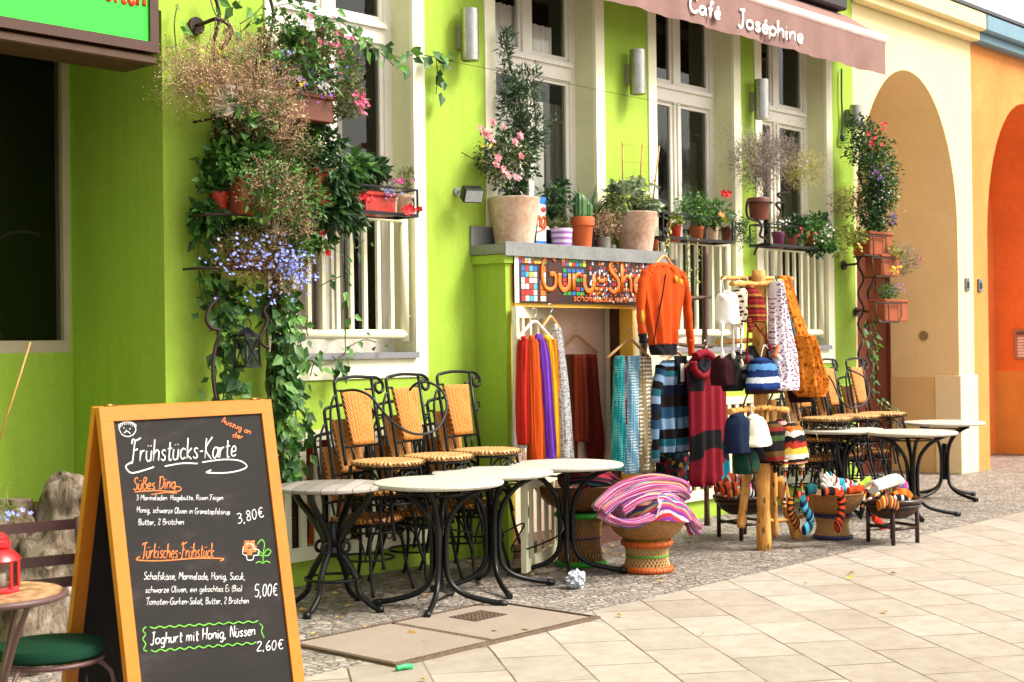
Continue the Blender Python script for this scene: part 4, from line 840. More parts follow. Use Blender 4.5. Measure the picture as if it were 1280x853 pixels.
# ================================================================== handwriting: single-stroke letters, drawn as raised strokes
GL = {
'a': (5.6, [[(4.6,4),(3,5),(1,4.4),(0,2.2),(1,.1),(2.8,.3),(4.6,3)],[(4.6,5),(4.6,1),(5.6,.2)]]), 'b': (5.2, [[(0,10),(0,0)],[(0,3),(2,5),(4,4),(4.4,2),(3,0),(1,0),(0,1)]]),
'c': (4.6, [[(4,4.2),(2,5),(0,3.2),(.2,1.2),(2,0),(4,.8)]]), 'd': (5.4, [[(4.5,10),(4.5,0)],[(4.5,3.5),(3,5),(1,4.5),(0,2.5),(1,0),(3,0),(4.5,1.5)]]),
'e': (4.6, [[(.2,2.4),(3.8,3),(3.4,4.7),(2,5),(.3,3.5),(.3,1.2),(2,0),(4,.9)]]), 'f': (4, [[(4,9.6),(2.8,10),(1.9,8),(1.6,-1)],[(0,5),(3.5,5.2)]]),
'g': (5.4, [[(4.5,4),(2.5,5),(.5,4),(0,2),(1.5,0),(3.5,.6),(4.5,2.5)],[(4.5,5),(4.5,-2),(3,-3.4),(.8,-2.6)]]), 'h': (5, [[(0,10),(0,0)],[(0,3),(2,5),(3.6,4.4),(4,3),(4,0)]]),
'i': (2.2, [[(.6,5),(.6,.6),(1.4,0)],[(.6,7.1),(.75,7.4)]]), 'j': (3, [[(1.6,5),(1.6,-2),(0,-3)],[(1.6,7.1),(1.7,7.4)]]), 'k': (4.4, [[(0,10),(0,0)],[(3.5,5),(.1,2.2),(3.8,0)]]), 'l': (2.4, [[(.3,10),(.3,.9),(1.4,0)]]),
'm': (7.2, [[(0,5),(0,0)],[(0,3.4),(1.5,5),(2.8,4.4),(3,0)],[(3,3.4),(4.5,5),(5.8,4.4),(6,0)]]), 'n': (5, [[(0,5),(0,0)],[(0,3),(2,5),(3.6,4.4),(4,0)]]),
'o': (5.2, [[(2.2,5),(.4,4),(0,2.5),(.6,.6),(2.2,0),(4,1),(4.4,2.6),(3.8,4.4),(2.1,5)]]), 'p': (5.2, [[(0,5),(0,-3)],[(0,3),(2,5),(4,4),(4.3,2),(3,0),(1,.2),(0,1.2)]]),
'r': (3.8, [[(0,5),(0,0)],[(0,2.8),(1.3,4.6),(3,5)]]), 's': (4.2, [[(3.5,4.4),(2,5),(.6,4),(1.5,2.8),(3.2,1.8),(3,.4),(1.5,0),(0,.7)]]), 't': (4, [[(1.5,8.4),(1.5,1),(2.5,0),(3.5,.5)],[(0,5.4),(3.5,5.7)]]),
'u': (5, [[(0,5),(0,1.6),(1.5,0),(3.2,.6),(4,2.2)],[(4,5),(4,0)]]), 'v': (4.4, [[(0,5),(1.8,0),(3.8,5)]]), 'w': (6.8, [[(0,5),(1.4,0),(3,4),(4.6,0),(6,5)]]), 'z': (4.4, [[(0,4.8),(3.8,5),(.1,.1),(4,.2)]]),
'ß': (4.8, [[(0,-1),(0,8),(1.5,10),(3.2,9),(3,7),(1.5,5.6),(3.8,4),(4,1.5),(2.5,0),(1.2,.6)]]), 'F': (5.4, [[(1.2,10),(.9,4),(.2,-.4),(-1,0)],[(-1,8.4),(-.6,10.6),(2,10),(5.6,11)],[(1,5.4),(4,6)]]),
'K': (5.4, [[(.4,10),(0,0)],[(5.2,10.4),(.2,4.6),(5.4,-.4)]]), 'S': (5, [[(4.5,9),(2.5,10),(.5,8.5),(1,6.5),(4,4),(4.2,1.5),(2,0),(0,1.2)]]), 'D': (6, [[(0.6,10),(.3,0)],[(-.5,9.6),(3,10),(5.4,7),(5.2,3),(3,.3),(0,0)]]),
'T': (5.6, [[(-.4,8.6),(0,9.8),(6,10.8)],[(3,10.2),(2.7,1),(1.6,-.2)]]), 'M': (7, [[(0,0),(.6,10),(3.3,4),(6,10),(6.4,0)]]), 'H': (6, [[(0,10),(0,0)],[(5,10.3),(5,0)],[(0,5),(5,5.4)]]), 'B': (5.4, [[(0,10),(0,0)],[(0,10),(3.4,9.6),(3.8,7),(2,5.4),(0,5.2)],[(1.6,5.4),(4.4,4.4),(4.2,1.4),(2,0),(0,0)]]),
'O': (6.4, [[(3,10),(.6,8),(0,4.5),(1,1),(3,0),(5,1.5),(5.8,5),(4.8,9),(2.9,10)]]), 'R': (5.4, [[(0,10),(0,0)],[(0,10),(3.5,9.8),(4.2,7.5),(2.5,5.4),(.2,5)],[(1.8,5.2),(4.8,0)]]), 'G': (6.4, [[(5.4,8.4),(4,9.9),(1.6,9.6),(.2,7),(0,3.4),(1.4,.4),(4,0),(5.4,1.6),(5.4,4.6)],[(5.4,4.6),(3,4.6)]]),
'E': (5, [[(4.4,9.8),(.4,10),(.2,0),(4.6,.2)],[(.3,5.2),(3.6,5.4)]]), 'J': (5, [[(1,9.8),(4.6,10.4)],[(3.2,10),(3,1.4),(1.6,-.6),(0,.6)]]), 'N': (6, [[(0,0),(.3,10),(4.8,0),(5,10)]]), 'A': (6, [[(0,0),(2.6,10),(5.2,0)],[(1,3.4),(4.4,3.6)]]), 'C': (5.8, [[(5.2,8.4),(3.8,9.9),(1.4,9.4),(0,6.4),(.2,2.8),(1.8,.2),(4,.1),(5.4,1.6)]]), 'W': (8, [[(0,10),(1.8,0),(3.7,7),(5.6,0),(7.4,10)]]),
'2': (4.8, [[(0,8),(1.6,10),(3.6,9),(3.4,6.6),(0,.2),(4.2,.2)]]), '3': (4.8, [[(.2,9.4),(2.2,10),(3.8,8.4),(3,6),(1.4,5.4),(3.6,4.6),(4,1.8),(2,0),(0,.8)]]), '5': (4.8, [[(4,10),(.8,9.8),(.5,5.6),(2.4,6),(4,4.4),(3.8,1.6),(2,0),(0,.8)]]), '6': (4.8, [[(3.4,10),(1,7),(0,3.4),(1,.4),(2.8,.1),(4,2.2),(3,4.6),(.4,3)]]),
'8': (4.8, [[(3.8,8.4),(2.2,10),(.6,8.4),(1.4,6.4),(3.6,4),(3.6,1),(2,0),(.3,1.2),(.6,3.6),(3,6),(3.8,8.3)]]), '0': (4.8, [[(2,10),(.4,7.6),(.2,3),(1.6,0),(3.4,1.6),(4,6),(3.2,9.2),(2,10)]]),
',': (2.2, [[(.8,.5),(.5,-.8),(0,-1.6)]]), '.': (2.2, [[(.5,.1),(.7,.4)]]), '-': (4, [[(.2,3.2),(3,3.4)]]), ':': (2.2, [[(.6,.2),(.7,.5)],[(.6,3.6),(.7,3.9)]]), '€': (6, [[(5,9),(3.4,10),(1.6,8),(1,5),(1.8,1.4),(3.6,0),(5.2,1)],[(0,5.8),(4,6)],[(0,4),(3.8,4.2)]]), '(': (2.6, [[(2,10),(.4,7),(.3,3),(1.8,-1)]]), ')': (2.6, [[(0,10),(1.6,7),(1.7,3),(.2,-1)]]), ' ': (3.4, []),
}
for a_, b_, h_ in (('ä', 'a', 7), ('ö', 'o', 7), ('ü', 'u', 7)):
    w_, st_ = GL[b_]; GL[a_] = (w_, st_ + [[(1.1, h_), (1.25, h_ + .4)], [(3.2, h_), (3.35, h_ + .4)]])
w_, st_ = GL['e']; GL['é'] = (w_, st_ + [[(1.6, 6.4), (3.2, 8.2)]])
def glyph_width(s): return sum(GL[c][0] + .9 for c in s) - .9
def write(b, F, s, p0, p1, h, r, slant=.12, jit=.25, flat=.35, up=None, off=.0, n=5):
    """text s along the line p0-p1 (surface coordinates), cap height h, stroke radius r; F(u, v) gives the 3D point"""
    p0, p1 = Vector((*p0, 0)), Vector((*p1, 0)); d = p1 - p0; W = glyph_width(s); kx = d.length / W; d.normalize(); q = Vector((d.y, -d.x, 0))   # q: up in (u, v down)
    nrm = (F(p0.x + .1, p0.y) - F(p0.x, p0.y)).cross(F(p0.x, p0.y - .1) - F(p0.x, p0.y)).normalized(); x = 0; cnt = 0
    for ch in s:
        w_, st_ = GL[ch]; jy = random.gauss(0, jit) * .5
        for stq in st_:
            pts = []
            for (gx, gy) in stq:
                gx += random.gauss(0, jit) * .3; gy += random.gauss(0, jit) * .3 + jy
                pp = p0 + d * ((x + gx) * kx + slant * gy * h / 10) + q * (gy * h / 10); pts.append(pp)
            cnt += 1; pp = spline([Vector(p) for p in pts], 4) if len(pts) > 2 else pts
            P = [F(p.x, p.y) + nrm * (off + .00012 * (cnt % 7) + .00003 * i) for i, p in enumerate(pp)]
            b.tube(P, r, n, flat=(nrm, flat), smooth=True)
        x += w_ + .9
def plane_uv(O, ux_, uv_):
    """pixel of the photo -> (u, v) on the plane through O spanned by ux_ and uv_"""
    n = ux_.cross(uv_)
    def f(px, py):
        d = ray(px, py); P = CAM + d * ((O - CAM).dot(n) / d.dot(n)) - O; return (P.dot(ux_) / ux_.length_squared, P.dot(uv_) / uv_.length_squared)
    return f
# ------------------------------------------------------------------ the menu
bo = mb_.location.copy(); FB = lambda u, v: bo + CB(u, v, .0062)
O_ = FB(0, 0); cbuv = plane_uv(O_, FB(1, 0) - O_, FB(0, 1) - O_)
def zp(X, Y): return cbuv(100 + X / 2.348, 490 + Y / 2.348)
WH = mat('white_chalk', (.80, .80, .78), .9, .22, 60); ORC = mat('orange_chalk', S('#f58a4a', .85), .9, .2, 60); GRC = mat('green_chalk', S('#7fd84e', .8), .9, .2, 60)
hpx = lambda k: (Vector((*zp(300, 400), 0)) - Vector((*zp(300, 400 - k), 0))).length
CH = [None]
def line(b, s, a, c, h, r=.0021, **k):
    nb = MB(); write(nb, FB, s, zp(*a), zp(*c), hpx(h), r, **k); nb.build('text_line', CH[0], mb_, world=True)
def free(b, pts, r=.0022, sm=True):
    P = [Vector((*zp(*p), 0)) for p in pts]; P = spline(P, 6) if sm else P
    nrm = (FB(1, 0) - FB(0, 0)).cross(FB(0, 0) - FB(0, 1)).normalized()
    b.tube([FB(p.x, p.y) + nrm * .0001 * i * .4 for i, p in enumerate(P)], r, 5, flat=(nrm, .35))
CH[0] = WH; b = MB()
line(b, 'Frühstücks-Karte', (152, 206), (458, 190), 62, .0025, slant=.18); free(b, [(150, 207), (134, 220), (150, 238), (182, 232), (216, 221)], .0026); free(b, [(248, 219), (300, 210), (345, 211)], .0026); free(b, [(358, 207), (420, 199), (470, 203), (488, 222), (440, 237), (372, 238), (384, 230)], .0026)
line(b, '3 Marmeladen: Hagebutte, Rosen Feigen', (165, 318), (420, 317), 15, .0009); line(b, 'Honig, schwarze Oliven in Granatapfelsirup', (167, 354), (440, 360), 17, .001); line(b, 'Butter, 2 Brötchen', (172, 391), (305, 389), 17, .001)
line(b, '3,80€', (463, 388), (541, 366), 30, .0016)
line(b, 'Schafskäse, Marmelade, Honig, Sucuk,', (187, 551), (485, 551), 21, .0011); line(b, 'schwarze Oliven, ein gekochtes Ei (Bio)', (192, 590), (475, 585), 18, .001); line(b, 'Tomaten-Gurken-Salat, Butter, 2 Brötchen', (194, 625), (495, 621), 19, .001); line(b, '5,00€', (513, 602), (580, 597), 36, .0017)
line(b, 'Joghurt mit Honig, Nüssen', (207, 742), (514, 714), 32, .0019); line(b, '2,60€', (519, 762), (597, 754), 28, .0016)
zp0 = zp; zp = lambda X, Y: zp0(X + 2, Y + 13)
free(b, [(112, 98), (118, 82), (135, 76), (155, 82), (161, 98), (154, 112), (137, 119), (120, 112), (113, 99)], .0016)
free(b, [(127, 108), (136, 103), (146, 110)], .0014); free(b, [(126, 95), (128, 92)], .0016, False); free(b, [(143, 97), (146, 94)], .0016, False); free(b, [(134, 98), (133, 103)], .0012, False)
for k in range(9): free(b, [(113 + k * 5.6, 92 - 9 * math.sin(k * .39)), (111 + k * 5.6, 84 - 9 * math.sin(k * .39)), (117 + k * 5.6, 83 - 9 * math.sin(k * .39)), (117 + k * 5.6, 91 - 9 * math.sin(k * .39))], .001)
free(b, [(476, 446), (490, 432), (505, 436), (508, 447), (522, 452), (520, 466), (508, 468), (504, 480), (488, 480), (485, 468), (474, 462), (476, 446)], .0015)
zp = zp0
b.build('white_drawing', WH, mb_, world=True)
CH[0] = ORC; b = MB(); line(b, 'Auszug an', (415, 90), (500, 126), 20, .0017); line(b, 'der', (447, 132), (478, 140), 17, .0017); line(b, 'Süßes Ding', (156, 289), (280, 283), 36, .002, slant=.2); free(b, [(160, 294), (220, 290), (275, 293), (296, 288), (290, 279), (275, 279)], .002); free(b, [(208, 302), (250, 296), (285, 298)], .0016)
line(b, 'Türkisches-Frühstück', (180, 489), (392, 486), 42, .0019, slant=.16); free(b, [(176, 484), (168, 494), (240, 496), (340, 489), (418, 490), (410, 497)], .0022)
for q in range(5):
    a = q * 1.257 + .3; cx, cy = 497 + 13 * math.cos(a), 457 + 13 * math.sin(a)
    for k in range(4): free(b, [(cx - 8, cy - 7 + k * 5), (cx + 8, cy - 8 + k * 5)], .0026, False)
b.build('orange_drawing', ORC, mb_, world=True)
b = MB(); free(b, [(520, 448), (532, 434), (541, 445), (538, 470), (536, 500)], .0018); free(b, [(538, 478), (550, 462), (560, 468), (552, 480), (540, 481)], .0017); free(b, [(538, 478), (526, 468), (522, 476), (536, 482)], .0016); free(b, [(516, 503), (526, 498), (536, 503), (546, 497), (558, 502)], .0018)
wav = lambda x0, y0, x1, y1, n, a: [(x0 + (x1 - x0) * k / n, y0 + (y1 - y0) * k / n + a * (k % 2)) for k in range(n + 1)]
free(b, wav(205, 690, 520, 672, 22, 5), .002); free(b, wav(208, 758, 515, 734, 22, 6), .002); free(b, [(194, 690), (184, 700), (192, 712), (184, 726), (192, 740), (186, 756), (196, 762)], .002); free(b, [(527, 680), (536, 690), (532, 702), (540, 722)], .002)
b.build('green_drawing', GRC, mb_, world=True)
# ------------------------------------------------------------------ awning and sign lettering, shop banner
WT = mat('white_lettering', S('#fff8f4', .85), .8, .04, 5)
O_ = Vector((0, YA - .022, 0)); F_ = lambda u, v: Vector((u, YA - .020, -v)); auv = plane_uv(Vector((0, YA - .02, 0)), Vector((1, 0, 0)), Vector((0, 0, -1)))
b = MB(); zz = lambda X, Y: auv(780 + X / 2.509, Y / 2.509)
h = abs(zz(220, 2)[1] - zz(220, 36)[1])
write(b, F_, 'Café', zz(207, 34), zz(303, 62), h * 1.35, .0155, .05, .1, .08); b.build('lettering', WT, aw); b = MB(); write(b, F_, 'Joséphine', zz(358, 82), zz(562, 137), h * 1.6, .0155, .05, .1, .08)
b.build('lettering', WT, aw)
sg, xs_, zsb_ = SIGN; F_ = lambda u, v: Vector((u, -.336, -v)); suv = plane_uv(Vector((0, -.336, 0)), Vector((1, 0, 0)), Vector((0, 0, -1))); zz = lambda X, Y: suv(X / 6.095, Y / 6.095)
b = MB(); write(b, F_, 'eiten', zz(800, -2), zz(1110, 52), .24, .013, .1, .15); b.build('lettering', mat('red_lettering', S('#e03a1a', .75), .6, .1, 5), sg)
yb = SY - .03; bx0, bx1 = X_(643, 340, yb), X_(845, 340, yb); bz1, bz0 = Z_(643, 312.5, yb), Z_(643, 378.5, yb)
bn = thing('shop_banner', 'banner with big orange lettering over mosaic pictures above the shop door', 'banner', (bx0, yb, bz0))
b = MB(); b.bx(bx0, bx1, yb, yb + .016, bz0, bz1); b.build('panel', mat('banner_dark', S('#3a2620', .6), .45, .3, 8), bn)
BW, BH = bx1 - bx0, bz1 - bz0; cols = ['#d9362a', '#2f9e44', '#f2c335', '#2f6fc0', '#f4f0e6', '#e8791f', '#3fb6c6', '#45221a']
MC = [mat('banner_tile_%s' % c[1:], S(c, .75), .45, .08, 9) for c in cols]
b = MB(); layer = yb - .0012
def tile(u0, u1, v0, v1, m_, lay=0): b.cur = m_; y = layer - lay * .0008; b.quad((bx0 + u0, y, bz1 - v1), (bx0 + u1, y, bz1 - v1), (bx0 + u1, y, bz1 - v0), (bx0 + u0, y, bz1 - v0))
rr_ = random.Random(4)
def grid(u0, u1, v0, v1, nu, nv, pal, gap=.15):
    for i in range(nu):
        for j in range(nv):
            du, dv = (u1 - u0) / nu, (v1 - v0) / nv; tile(u0 + du * (i + gap / 2), u0 + du * (i + 1 - gap / 2), v0 + dv * (j + gap / 2), v0 + dv * (j + 1 - gap / 2), rr_.choice(pal), 1)
U_ = BW / 200.0   # banner in hundredths of two
tile(0, 4 * U_ * 1.2, 0, BH, 4); grid(4 * U_, 36 * U_, .01, BH * .24, 9, 4, [0, 1, 2, 3, 4]); tile(6 * U_, 36 * U_, BH * .28, BH * .98, 7); grid(7 * U_, 25 * U_, BH * .28, BH * .97, 4, 6, [0, 3, 4, 4, 6, 2, 0]); grid(28 * U_, 35 * U_, BH * .28, BH * .97, 1, 6, [4, 5])
tile(37 * U_, 52 * U_, 0, BH * .985, 8); grid(53 * U_, 82 * U_, .005, BH * .26, 7, 3, [2, 1, 3, 0]); grid(54 * U_, 80 * U_, BH * .3, BH * .84, 5, 6, [1, 1, 3, 7, 0], .25)
tile(85 * U_, 160 * U_, 0.002, BH * .96, 7); grid(86 * U_, 159 * U_, .01, BH * .94, 26, 9, [7, 7, 0, 5, 7, 4, 7, 5], .35); grid(160 * U_, 163 * U_, .0, BH, 1, 9, [0, 5, 4])
for (cu, cv, ra, c_) in ((118, .48, 20, 4), (100, .6, 12, 4), (139, .42, 20, 5), (148, .66, 16, 4), (96, .82, 10, 0)):   # ornament rings of the textile picture
    for q in range(26):
        a = 6.283 * q / 26; u, v = cu * U_ + ra * U_ * math.cos(a), cv * BH + ra * U_ * math.sin(a) * .9
        if 0 < v < BH - .012: tile(u - .008, u + .008, v - .008, v + .008, c_ if q % 3 else 3, 2)
    for q in range(14):
        a = 6.283 * q / 14; u, v = cu * U_ + ra * .6 * U_ * math.cos(a), cv * BH + ra * .6 * U_ * math.sin(a) * .9; tile(u - .006, u + .006, min(v, BH - .02) - .006, min(v, BH - .02) + .006, 0 if q % 2 else 2, 2)
tile(168 * U_, 174 * U_, BH * .08, BH * .28, 6); tile(178 * U_, 196 * U_, .1 * BH, .9 * BH, 7); b.build('picture_tiles', MC, bn)
F_ = lambda u, v: Vector((bx0 + u, yb - .006, bz1 - v)); b = MB(); OL = mat('orange_lettering', S('#f07a22', .8), .5, .1, 5)
write(b, F_, 'Guru-Shop', (30 * U_, BH * .73), (174 * U_, BH * .76), BH * .66, .019, .0, .0, .06); b.build('lettering', OL, bn)
b = MB(); write(b, F_, 'schönes aus aller Welt', (66 * U_, BH * .94), (158 * U_, BH * .95), BH * .16, .0036, .1, .1, .15); b.build('small_lettering', OL, bn)
# ------------------------------------------------------------------ cloth
def rows_px(rows, Y, dep, sub=4):
    """silhouette rows (pixel y, left x, right x) on the plane at Y -> drape rows"""
    R_ = spline([Vector(r) for r in rows], sub); out = []; k = len(R_)
    for i, r in enumerate(R_):
        a, c = at(r.y, r.x, Y), at(r.z, r.x, Y); d = dep[min(len(dep) - 1, int(len(dep) * i / k))] if isinstance(dep, list) else dep
        out.append(((a + c) / 2, Vector(((c.x - a.x) / 2, 0, 0)), min(d, max(.004, (c.x - a.x) * .8))))
    return out
def cloth(par, name, rows, Y, dep, m_, fold=.006, nf=4, seed=0, n=40, matfn=None, sub=4):
    b = MB(); b.drape(rows_px(rows, Y, dep, sub), n, fold, nf, seed, matfn=matfn); return b.build(name, m_, par)
def limb(par, name, pts, Y, rpx, m_, seed=0, yo=0):
    P = spline([at(x, y, Y - yo) for x, y in pts], 5); k = 1 / ppm(P[0]); rad = [(rpx[0] + (rpx[1] - rpx[0]) * i / (len(P) - 1)) * k * (1 + .1 * math.sin(i * 1.9 + seed)) for i in range(len(P))]
    b = MB(); b.tube(P, rad, 14, uv=True); return b.build(name, m_, par)
def pth(name, label, cat, px, py, Y, group=None):
    p = at(px, py, Y); return thing(name, label, cat, p, 0, group)
WOODH = mat('hanger_wood', S('#d9a566', .7), .45, .12, 8); HOOK = mat('hanger_wire', (.5, .5, .5), .3, metal=1)
def hanger(xl, xr, xm, yt, yb_, Y, lab, m_=WOODH):
    t = pth('coat_hanger', lab, 'hanger', xm, yt, Y)
    b = MB(); P = spline([at(x, y, Y) for x, y in ((xl, yb_), ((xl + xm) / 2, yt + (yb_ - yt) * .45), (xm, yt), ((xr + xm) / 2, yt + (yb_ - yt) * .45), (xr, yb_))], 6); b.tube(P, .011, 8); b.build('wooden_bar', m_, t)
    p = at(xm, yt, Y); b = MB(); b.tube(spline([p, p + Vector((0, 0, .03)), p + Vector((.022, 0, .05)), p + Vector((.018, 0, .085)), p + Vector((-.012, 0, .09)), p + Vector((-.02, 0, .07))], 5), .0028, 6); b.build('hook', HOOK, t)
def fabric(name, c, var=.2, scale=10): return mat(name, c, .9, var, scale, .25, 180, spec=.12)
# hoodie
ORH = fabric('orange_jersey', S('#e2561c', .72)); BLKF = fabric('black_jersey', (.012, .011, .013)); YPT = fabric('ochre_patch', S('#e2a93a', .7))
hY = -.62; hd = pth('hoodie', 'orange zip hoodie with black hems hanging from the porch ledge', 'hoodie', 828, 335, hY)
cloth(hd, 'body', [(331, 816, 840), (337, 808, 849), (346, 803, 854), (365, 804, 853), (390, 807, 850), (412, 810, 847), (431, 812, 845)], hY, .05, ORH, .016, 4, 1, 60, None, 8)
cloth(hd, 'hem', [(429.5, 812.5, 844.5), (436, 813, 845), (444, 816, 843)], hY, .05, BLKF, .008, 3, 1)
limb(hd, 'sleeve', [(808, 341), (802, 362), (801, 395), (803, 418)], hY, (6.5, 5), ORH, 1, .03); limb(hd, 'cuff', [(803, 417), (804, 429)], hY, (5.4, 4.8), BLKF, 0, .03)
limb(hd, 'sleeve', [(850, 343), (857, 365), (860, 395), (863, 425)], hY, (7, 4.6), ORH, 2, .0); limb(hd, 'cuff', [(863, 424), (864.5, 445)], hY, (5, 3.6), ORH)
limb(hd, 'hood', [(812, 341), (817, 334), (828, 331.5), (838, 335), (843, 343)], hY, (3.6, 3.6), ORH, 0, .03); limb(hd, 'zip', [(832, 343), (827, 375), (821, 405), (817, 430)], hY, (.9, .9), BLKF, 0, .066)
for x, y in ((845, 349), (851, 353)):
    b = MB(); b.blob(at(x, y, hY - .052), (.026, .012, .028), 10, .2, x); b.build('shoulder_patch', YPT, hd)
b = MB(); b.blob(at(803, 396, hY - .065), (.02, .012, .05), 10, .1); b.build('elbow_patch', YPT, hd)
hanger(812, 845, 830, 320, 339, hY, 'wooden hanger carrying the orange hoodie')
# striped cardigan
KN = stripes('knit_stripes', [S('#2a1b1a', .6), S('#2f5f86', .6), S('#8fb4d8', .7), S('#241a1c', .6), S('#2f7f92', .6), S('#9dbbdc', .7), S('#1f2c4a', .6)], 1.9, 1, wob=.05, bump=.5)
kY = -.5; kd = pth('cardigan', 'navy, brown and pale blue striped knit cardigan on a hanger beside the burgundy tunic', 'cardigan', 842, 455, kY)
cloth(kd, 'body', [(450, 832, 855), (457, 825, 862), (475, 822, 864), (510, 821, 864), (545, 822, 863), (566, 824, 862)], kY, .06, KN, .018, 4, 2, 60, None, 8)
limb(kd, 'sleeve', [(827, 459), (820, 490), (818, 530), (819, 578)], kY, (7.5, 5.5), KN, 1, .03); limb(kd, 'sleeve', [(860, 462), (864, 500), (865, 550)], kY, (7, 5), KN, 2); limb(kd, 'zip', [(848, 455), (847, 500), (845, 565)], kY, (.9, .9), BLKF, 0, .075)
cloth(kd, 'lining', [(445, 842, 858), (460, 846, 859), (480, 848, 858)], kY - .06, .015, BLKF, .003, 2, 1)
b = MB(); p = at(853, 466, kY - .09); b.box(p, (.045, .003, .14)); b.build('price_tag', mat('white_card', S('#f4f1ea', .8), .7), kd)
hanger(828, 862, 846, 440, 456, kY, 'wooden hanger carrying the striped cardigan')
# burgundy tunic
BU = fabric('burgundy_cotton', S('#9c2333', .62), .15, 6); TEAL = fabric('teal_patch', S('#1f8fa8', .65))
tY = -.66; td = pth('tunic', 'long sleeveless burgundy tunic with black and teal panels and cowl neck', 'tunic', 884, 450, tY)
def tf(cx, g, fr):
    if not fr: return 0
    if g < .42 and -1.2 < cx < -.05 + (.42 - g) * .4 - abs(g - .18) * 1.3 and g > .08: return 1
    if .60 < g < .80 and abs(g - .665 - .03 * cx + .04 * math.cos(cx * 3)) < .048 - .012 * cx: return 1
    if g > .70 and cx > .15 and g < .93 and cx > .15 + (.93 - g) * .0 and g > .88 - .22 * (cx): return 2
    return 0
cloth(td, 'body', [(446, 868, 890), (452, 862, 900), (462, 860, 905), (490, 862, 905), (530, 863, 906), (570, 864, 908), (598, 864, 911), (606, 867, 911)], tY, .055, [BU, BLKF, TEAL], .016, 4, 4, 150, tf, 22)
limb(td, 'cowl', [(866, 452), (868, 463), (878, 470), (888, 462), (890, 448), (880, 441), (869, 446)], tY, (5, 5), BU, 0, .05); limb(td, 'cowl_lining', [(871, 455), (878, 464), (885, 456)], tY, (4, 4), BLKF, 0, .055)
hanger(856, 909, 882, 440, 459, tY, 'wooden hanger carrying the burgundy tunic')
FLO = NT('dark_floral'); FLO.set(.85, 0, .1); v_ = FLO.n('ShaderNodeTexVoronoi'); v_.inputs['Scale'].default_value = 26; FLO.l(FLO.obj(), v_.inputs[0]); sx_ = FLO.n('ShaderNodeSeparateColor'); FLO.l(v_.outputs['Color'], sx_.inputs[0]); FLO.col(FLO.ramp(sx_.outputs[0], [(0, (.012, .012, .016)), (.62, S('#1f4a3a', .5)), (.76, S('#b53a4a', .5)), (.86, S('#2f6f8a', .5)), (.94, S('#d8a93a', .5))], True))
fs = pth('skirt', 'dark floral skirt hanging below the striped cardigan', 'skirt', 840, 565, -.35); cloth(fs, 'body', [(556, 824, 858), (575, 820, 861), (604, 818, 862)], -.35, .04, FLO.m, .012, 5, 1)
# ------------------------------------------------------------------ scarves, each one its own
def dots(name, c, d, scale=40, rnd=.2):
    m = NT(name); m.set(.85, 0, .15); u = m.mapping(m.obj(), rot=(R(90), 0, 0)); v = m.n('ShaderNodeTexVoronoi', voronoi_dimensions='2D'); v.inputs['Scale'].default_value = scale; v.inputs['Randomness'].default_value = rnd; m.l(u, v.inputs[0])
    m.col(m.ramp(v.outputs['Distance'], [(0, d), (.27, c)], True)); return m.m
def scarf(label, rows, Y, m_, fold=.01, nf=5, seed=0, knot=None, fringe=None, group='scarves hung by the shop door', dep=.035):
    t = pth('scarf', label, 'scarf', rows[0][1], rows[0][0], Y, group)
    cloth(t, 'cloth', rows, Y, dep, m_, fold * 1.7, nf + 1.5, seed, 56, sub=7)
    if knot:
        b = MB(); p = at((rows[0][1] + rows[0][2]) / 2, rows[0][0] - 1, Y - .015); b.blob(p, knot, 14, .25, seed, 3); b.build('knot', m_, t)
    if fringe:
        b = MB(); y, xl, xr = rows[-1]
        for k in range(14):
            x = xl + (xr - xl) * k / 13; b.tube([at(x, y - 2, Y - .01), at(x + random.uniform(-1, 1), y + 4, Y - .012), at(x + random.uniform(-2.5, 2.5), y + fringe + random.uniform(-2, 2), Y - .01)], .0022, 4)
        b.build('fringe', m_, t)
sY = -.56
def strf(name, a, b_, sc_=7): return stripes(name, [a, b_, sc(a, .75), b_], sc_, 0, wob=.1, bump=.3)
scarf('white and red fringed scarf, outermost left on the white hanger', [(424, 648, 660), (440, 645, 658), (500, 643, 657), (560, 642, 656)], sY + .04, strf('white_red_weave', S('#efe8e2', .8), S('#c9c2c0', .75)), .008, 5, 1, None, 14)
scarf('plain red scarf, left of the long orange scarf', [(425, 650, 660), (440, 648, 659), (500, 647, 658), (556, 648, 657)], sY, strf('red_weave', S('#d92f1e', .7), S('#b3241a', .6), 4), .006, 4, 2, (.022, .02, .022))
scarf('long orange scarf between red and purple scarves', [(424, 660, 669), (440, 659, 673), (500, 660, 675), (555, 661, 677), (590, 662, 678)], sY - .02, strf('orange_weave', S('#f26a1c', .78), S('#d9531a', .7), 5), .011, 5, 3, (.024, .02, .024))
scarf('purple scarf with a fat knot on top', [(424, 669, 678), (445, 669, 684), (500, 674, 688), (560, 677, 691), (574, 677, 691)], sY - .03, strf('purple_weave', S('#8a47c4', .72), S('#6a2fa6', .65), 5), .011, 5, 4, (.034, .026, .032))
scarf('yellow scarf right of the purple one', [(424, 680, 686), (445, 681, 690), (500, 686, 694), (574, 689, 695)], sY, strf('yellow_weave', S('#fbc52c', .82), S('#f0a91e', .75), 4), .009, 4, 5, (.024, .02, .024))
scarf('short golden orange scarf behind the yellow one', [(424, 687, 692), (445, 687, 694), (490, 690, 695)], sY + .05, strf('gold_weave', S('#f59a20', .78), S('#e8861a', .7), 4), .006, 4, 6, (.02, .02, .02))
scarf('grey and white patterned scarf, rightmost on the left hangers', [(411, 690, 698), (425, 691, 701), (470, 694, 706), (530, 698, 711), (574, 700, 714)], sY + .1, dots('grey_pattern', S('#d9d6d6', .78), S('#8e9097', .6), 70, 1), .010, 5, 7, (.022, .02, .03))
